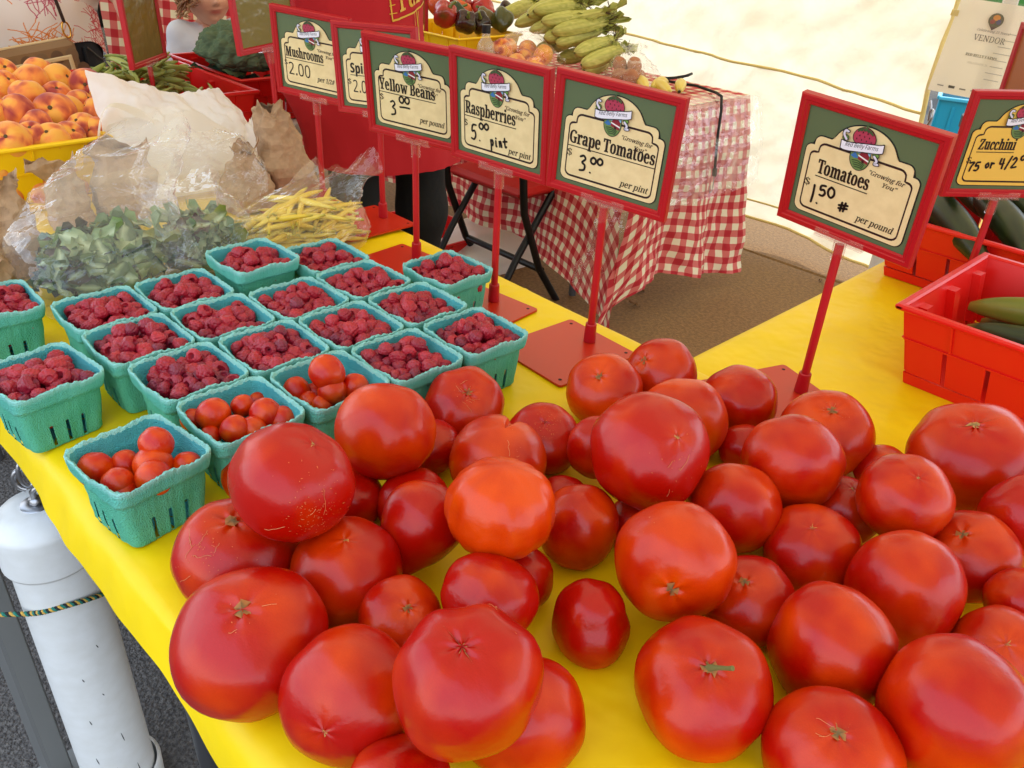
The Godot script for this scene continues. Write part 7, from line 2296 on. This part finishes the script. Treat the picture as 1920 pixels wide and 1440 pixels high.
	for i in peppers.size():
		var q: Array = peppers[i]
		var t := thing("pepper", q[3], "pepper", q[0], Basis.from_euler(Vector3(rf(-1.3, 1.3), rf(0, 6), rf(-1, 1))), "peppers in the yellow crate")
		var r: float = q[1]
		var c0 := hexl(q[2])
		var n := noise(12.0, 720 + i)
		var b := MB.new()
		b.grid(36, 24, func(u: float, v: float) -> Vector3:
			var th := (1.0 - v) * PI
			var w := sin(th) * (1.0 + 0.13 * cos(u * TAU * 4.0)) * (1.0 + 0.12 * cos(th))
			var y := cos(th) * 1.12 - 0.35 * exp(-pow(th / 0.4, 2.0))
			return Vector3(w * cos(u * TAU), y, -w * sin(u * TAU)) * r,
			func(u: float, v: float, p: Vector3) -> Color: return c0.lerp(hexl("3c4a20"), clampf(n.get_noise_3dv(p) * 1.6 - 0.25, 0.0, 1.0)), true)
		part(t, "flesh", b.mesh(), pm)
		b = MB.new()
		b.tube([Vector3(0, r * 0.72, 0), Vector3(0.002, r * 1.1, 0), Vector3(0.008, r * 1.5, 0.004)], [0.009, 0.005, 0.005], 8, true, hexl("6d7434"))
		part(t, "stem", b.mesh(), pm)
	# bagged peaches
	for i in 7:
		var p := [Vector3(2.14, .775, -2.22), Vector3(2.23, .775, -2.28), Vector3(2.20, .81, -2.34), Vector3(2.13, .815, -2.29), Vector3(2.25, .80, -2.20), Vector3(2.18, .77, -2.17), Vector3(2.27, .80, -2.30)][i] as Vector3
		single("peach", peach_mesh(450 + i % 3, 0.05 + 0.1 * (i % 4)), M["peach"], "ripe orange peach in the clear bag behind the raspberries sign", "peach", Transform3D(y_to(Vector3(rf(-1, 1), rf(-.2, 1), rf(-1, 1))).scaled(Vector3.ONE * 0.038), p), "peaches in the clear bag")
	var fm := film("clear film warm", Color(1.0, 0.97, 0.9, 0.035))
	var b := crumple([[Vector3(2.20, .73, -2.25), .01, .01], [Vector3(2.20, .735, -2.25), .125, .11], [Vector3(2.20, .78, -2.25), .135, .12], [Vector3(2.20, .83, -2.27), .10, .10], [Vector3(2.22, .865, -2.27), .03, .03], [Vector3(2.24, .885, -2.26), .05, .03]], 90, 80, 351, 0.010, 26.0, 0.02, 0.0, 0.45, true)
	single("clear_bag", b.mesh(), fm, "knotted clear bag of peaches behind the raspberries sign", "plastic bag", Transform3D.IDENTITY, "clear produce bags")
	# bagged potatoes
	var rp := vmat("potato", 0.8)
	for i in 6:
		var p := [Vector3(2.37, .765, -1.93), Vector3(2.43, .76, -1.90), Vector3(2.40, .79, -1.96), Vector3(2.46, .77, -1.95), Vector3(2.36, .77, -1.87), Vector3(2.42, .795, -1.91)][i] as Vector3
		var n := noise(18.0, 740 + i)
		var g := MB.new()
		g.grid(18, 14, func(u: float, v: float) -> Vector3:
			var th := (1.0 - v) * PI
			var d := Vector3(sin(th) * cos(u * TAU), cos(th) * 0.8, -sin(th) * sin(u * TAU)) * 0.031
			return d * (1.0 + 0.15 * n.get_noise_3dv(d)),
			func(_u: float, _v: float, p2: Vector3) -> Color: return hexl("9a5a3c").lerp(hexl("b8805a"), 0.5 + 0.5 * n.get_noise_3dv(p2)), true)
		single("potato", g.mesh(), rp, "reddish brown potato in the small knotted bag beside the corn", "potato", Transform3D(Basis.from_euler(Vector3(i, i * 2.0, 0)), p), "potatoes in the small bag")
	b = crumple([[Vector3(2.41, .728, -1.92), .01, .01], [Vector3(2.41, .733, -1.92), .085, .075], [Vector3(2.41, .77, -1.92), .092, .08], [Vector3(2.42, .808, -1.93), .06, .055], [Vector3(2.46, .828, -1.96), .015, .015], [Vector3(2.50, .850, -1.99), .05, .03], [Vector3(2.52, .862, -2.0), .06, .02]], 90, 80, 352, 0.010, 30.0, 0.02, 0.0, 0.45, true)
	single("clear_bag", b.mesh(), fm, "small knotted clear bag of potatoes at the end of the corn pile", "plastic bag", Transform3D.IDENTITY, "clear produce bags")
	# summer squash
	var sq := [[Vector3(2.43, .745, -1.80), 0.3, "pale yellow squash under the bungee cord"], [Vector3(2.39, .745, -1.76), 1.1, "yellow squash nearest the sign's top edge"], [Vector3(2.47, .745, -1.74), 0.6, "yellow squash at the table end"], [Vector3(2.37, .748, -1.83), 0.9, "yellow squash against the potato bag"]]
	var gm := vmat("squash", 0.4)
	for i in sq.size():
		single("squash", gourd(0.14, 0.021, 0.01, hexl("d8b94a"), hexl("e6d27a"), 760 + i), gm, sq[i][2], "squash", Transform3D(Basis(Vector3.UP, sq[i][1]), sq[i][0]), "yellow squash on the checked table")
	# bottle
	var t := thing("bottle", "clear glass bottle with a black screw cap beside the bagged peaches", "bottle", Vector3(2.06, 0.727, -2.30))
	b = MB.new()
	b.lathe([Vector2(0.001, 0.0), Vector2(0.030, 0.0), Vector2(0.032, 0.004), Vector2(0.032, 0.095), Vector2(0.028, 0.112), Vector2(0.015, 0.130), Vector2(0.013, 0.150)], 24)
	part(t, "glass", b.mesh(), film("bottle glass", Color(0.9, 0.85, 0.75, 0.25)))
	b = MB.new()
	b.lathe([Vector2(0.0155, 0.145), Vector2(0.016, 0.170), Vector2(0.0145, 0.1725), Vector2(0.001, 0.1725)], 20)
	part(t, "cap", b.mesh(), M["black metal"])
	# signs seen from behind and edge on
	back_signs()
	# dark stall hangings and the checked cloth far left
	b = MB.new()
	var n := noise(2.0, 93)
	b.grid(50, 30, func(u: float, v: float) -> Vector3: return Vector3(lerpf(0.2, 1.62, u), lerpf(0.0, 1.35, v), -4.3 + 0.05 * sin(u * 40.0 + 3.0 * n.get_noise_2d(u * 3.0, v)) + 0.06 * n.get_noise_2d(u, v)))
	single("black_drape", b.mesh(), mat("black cloth", Color(0.045, 0.043, 0.05), 0.9), "black cloth hanging behind the shopper, almost in darkness", "drape")
	b = crumple([[Vector3(1.40, .42, -4.1), .03, .02], [Vector3(1.40, .50, -4.1), .06, .03], [Vector3(1.40, .60, -4.12), .05, .03], [Vector3(1.40, .70, -4.14), .02, .015]], 30, 24, 361, 0.02, 14.0)
	single("clear_bag", b.mesh(true), film("clear film", Color(0.95, 0.96, 1.0, 0.05)), "crinkled plastic bag hanging before the black cloth", "plastic bag")
	b = MB.new()
	b.grid(44, 24, func(u: float, v: float) -> Vector3:
		var x := lerpf(1.22, 2.0, u)
		return Vector3(x, lerpf(0.05, 0.98, v), -3.62 + 0.035 * sin(x * 26.0) * (1.0 - v * 0.6)))
	for i in b.v.size(): b.uv[i] = Vector2(b.uv[i].x * 0.9, b.uv[i].y * 0.93).rotated(0.12) / 0.062
	single("checked_tablecloth", b.mesh(), M["gingham"], "red and white checked cloth hanging behind the child", "tablecloth")

func back_signs() -> void:
	var om := mat("sleeve back", Color(0.50, 0.44, 0.22), 0.16)
	bump(om, 0.008, 95, 0.12, 5.0, 3)
	var rows := [
		["red sign frame seen from behind, standing in the pea crate", Vector3(0.7506, 0.9964, -1.9789), Vector3(-0.01, 0.7577, 0.0), 0.80],
		["red sign frame seen from behind, beside the vendor and broccoli", Vector3(0.8724, 1.0653, -1.6476), Vector3(-0.035, 0.2947, 0.045), 0.742],
		["red sign frame on the checked table, mostly hidden by the vendor", Vector3(2.035, 0.875, -2.735), Vector3(0.0, -0.7, 0.0), 0.727],
		["red sign frame with an orange picture, turned edge on at the far right", Vector3(1.87, 1.045, -0.515), Vector3(0.0, 0.75, -0.02), 0.7375],
	]
	for i in rows.size():
		var q: Array = rows[i]
		var hb := Basis.from_euler(q[2])
		var c: Vector3 = q[1]
		var t := thing("price_sign", q[0], "price sign", Vector3(c.x, q[3], c.z), Basis.IDENTITY, "framed signs seen from behind or edge on")
		var hx := Transform3D(hb, c - t.position)
		for m in frame_parts: part(t, "frame_bar", m, M["sign red"]).transform = hx
		var b := MB.new()
		b.box(Vector3.ZERO, Vector3(IW + 0.002, IH + 0.002, 0.003))
		part(t, "board", b.mesh(), om if i < 2 else mat("poster orange", Color(0.62, 0.32, 0.14), 0.3)).transform = hx
		b = MB.new()
		b.box(Vector3(0, -SH / 2 - 0.0012, 0), Vector3(0.062, 0.0020, 0.0185), 0.0004)
		b.box(Vector3(0, -SH / 2 + 0.0030, 0.0083), Vector3(0.062, 0.0092, 0.0018), 0.0004)
		b.box(Vector3(0, -SH / 2 + 0.0045, -0.0083), Vector3(0.062, 0.0092, 0.0018), 0.0004)
		b.lathe([Vector2(0.0054, -0.024), Vector2(0.0074, -0.024), Vector2(0.0074, 0.0), Vector2(0.0054, 0.0)], 16, Transform3D(Basis.IDENTITY, Vector3(0, -SH / 2 - 0.0024, 0)))
		part(t, "acrylic_clip", b.mesh(), M["acrylic"]).transform = hx
		b = MB.new()
		var top := hx * Vector3(0, -SH / 2 - 0.006, 0)
		b.tube([Vector3(top.x, 0.002, top.z), top], 0.0053, 12)
		part(t, "post", b.mesh(), M["sign red"])
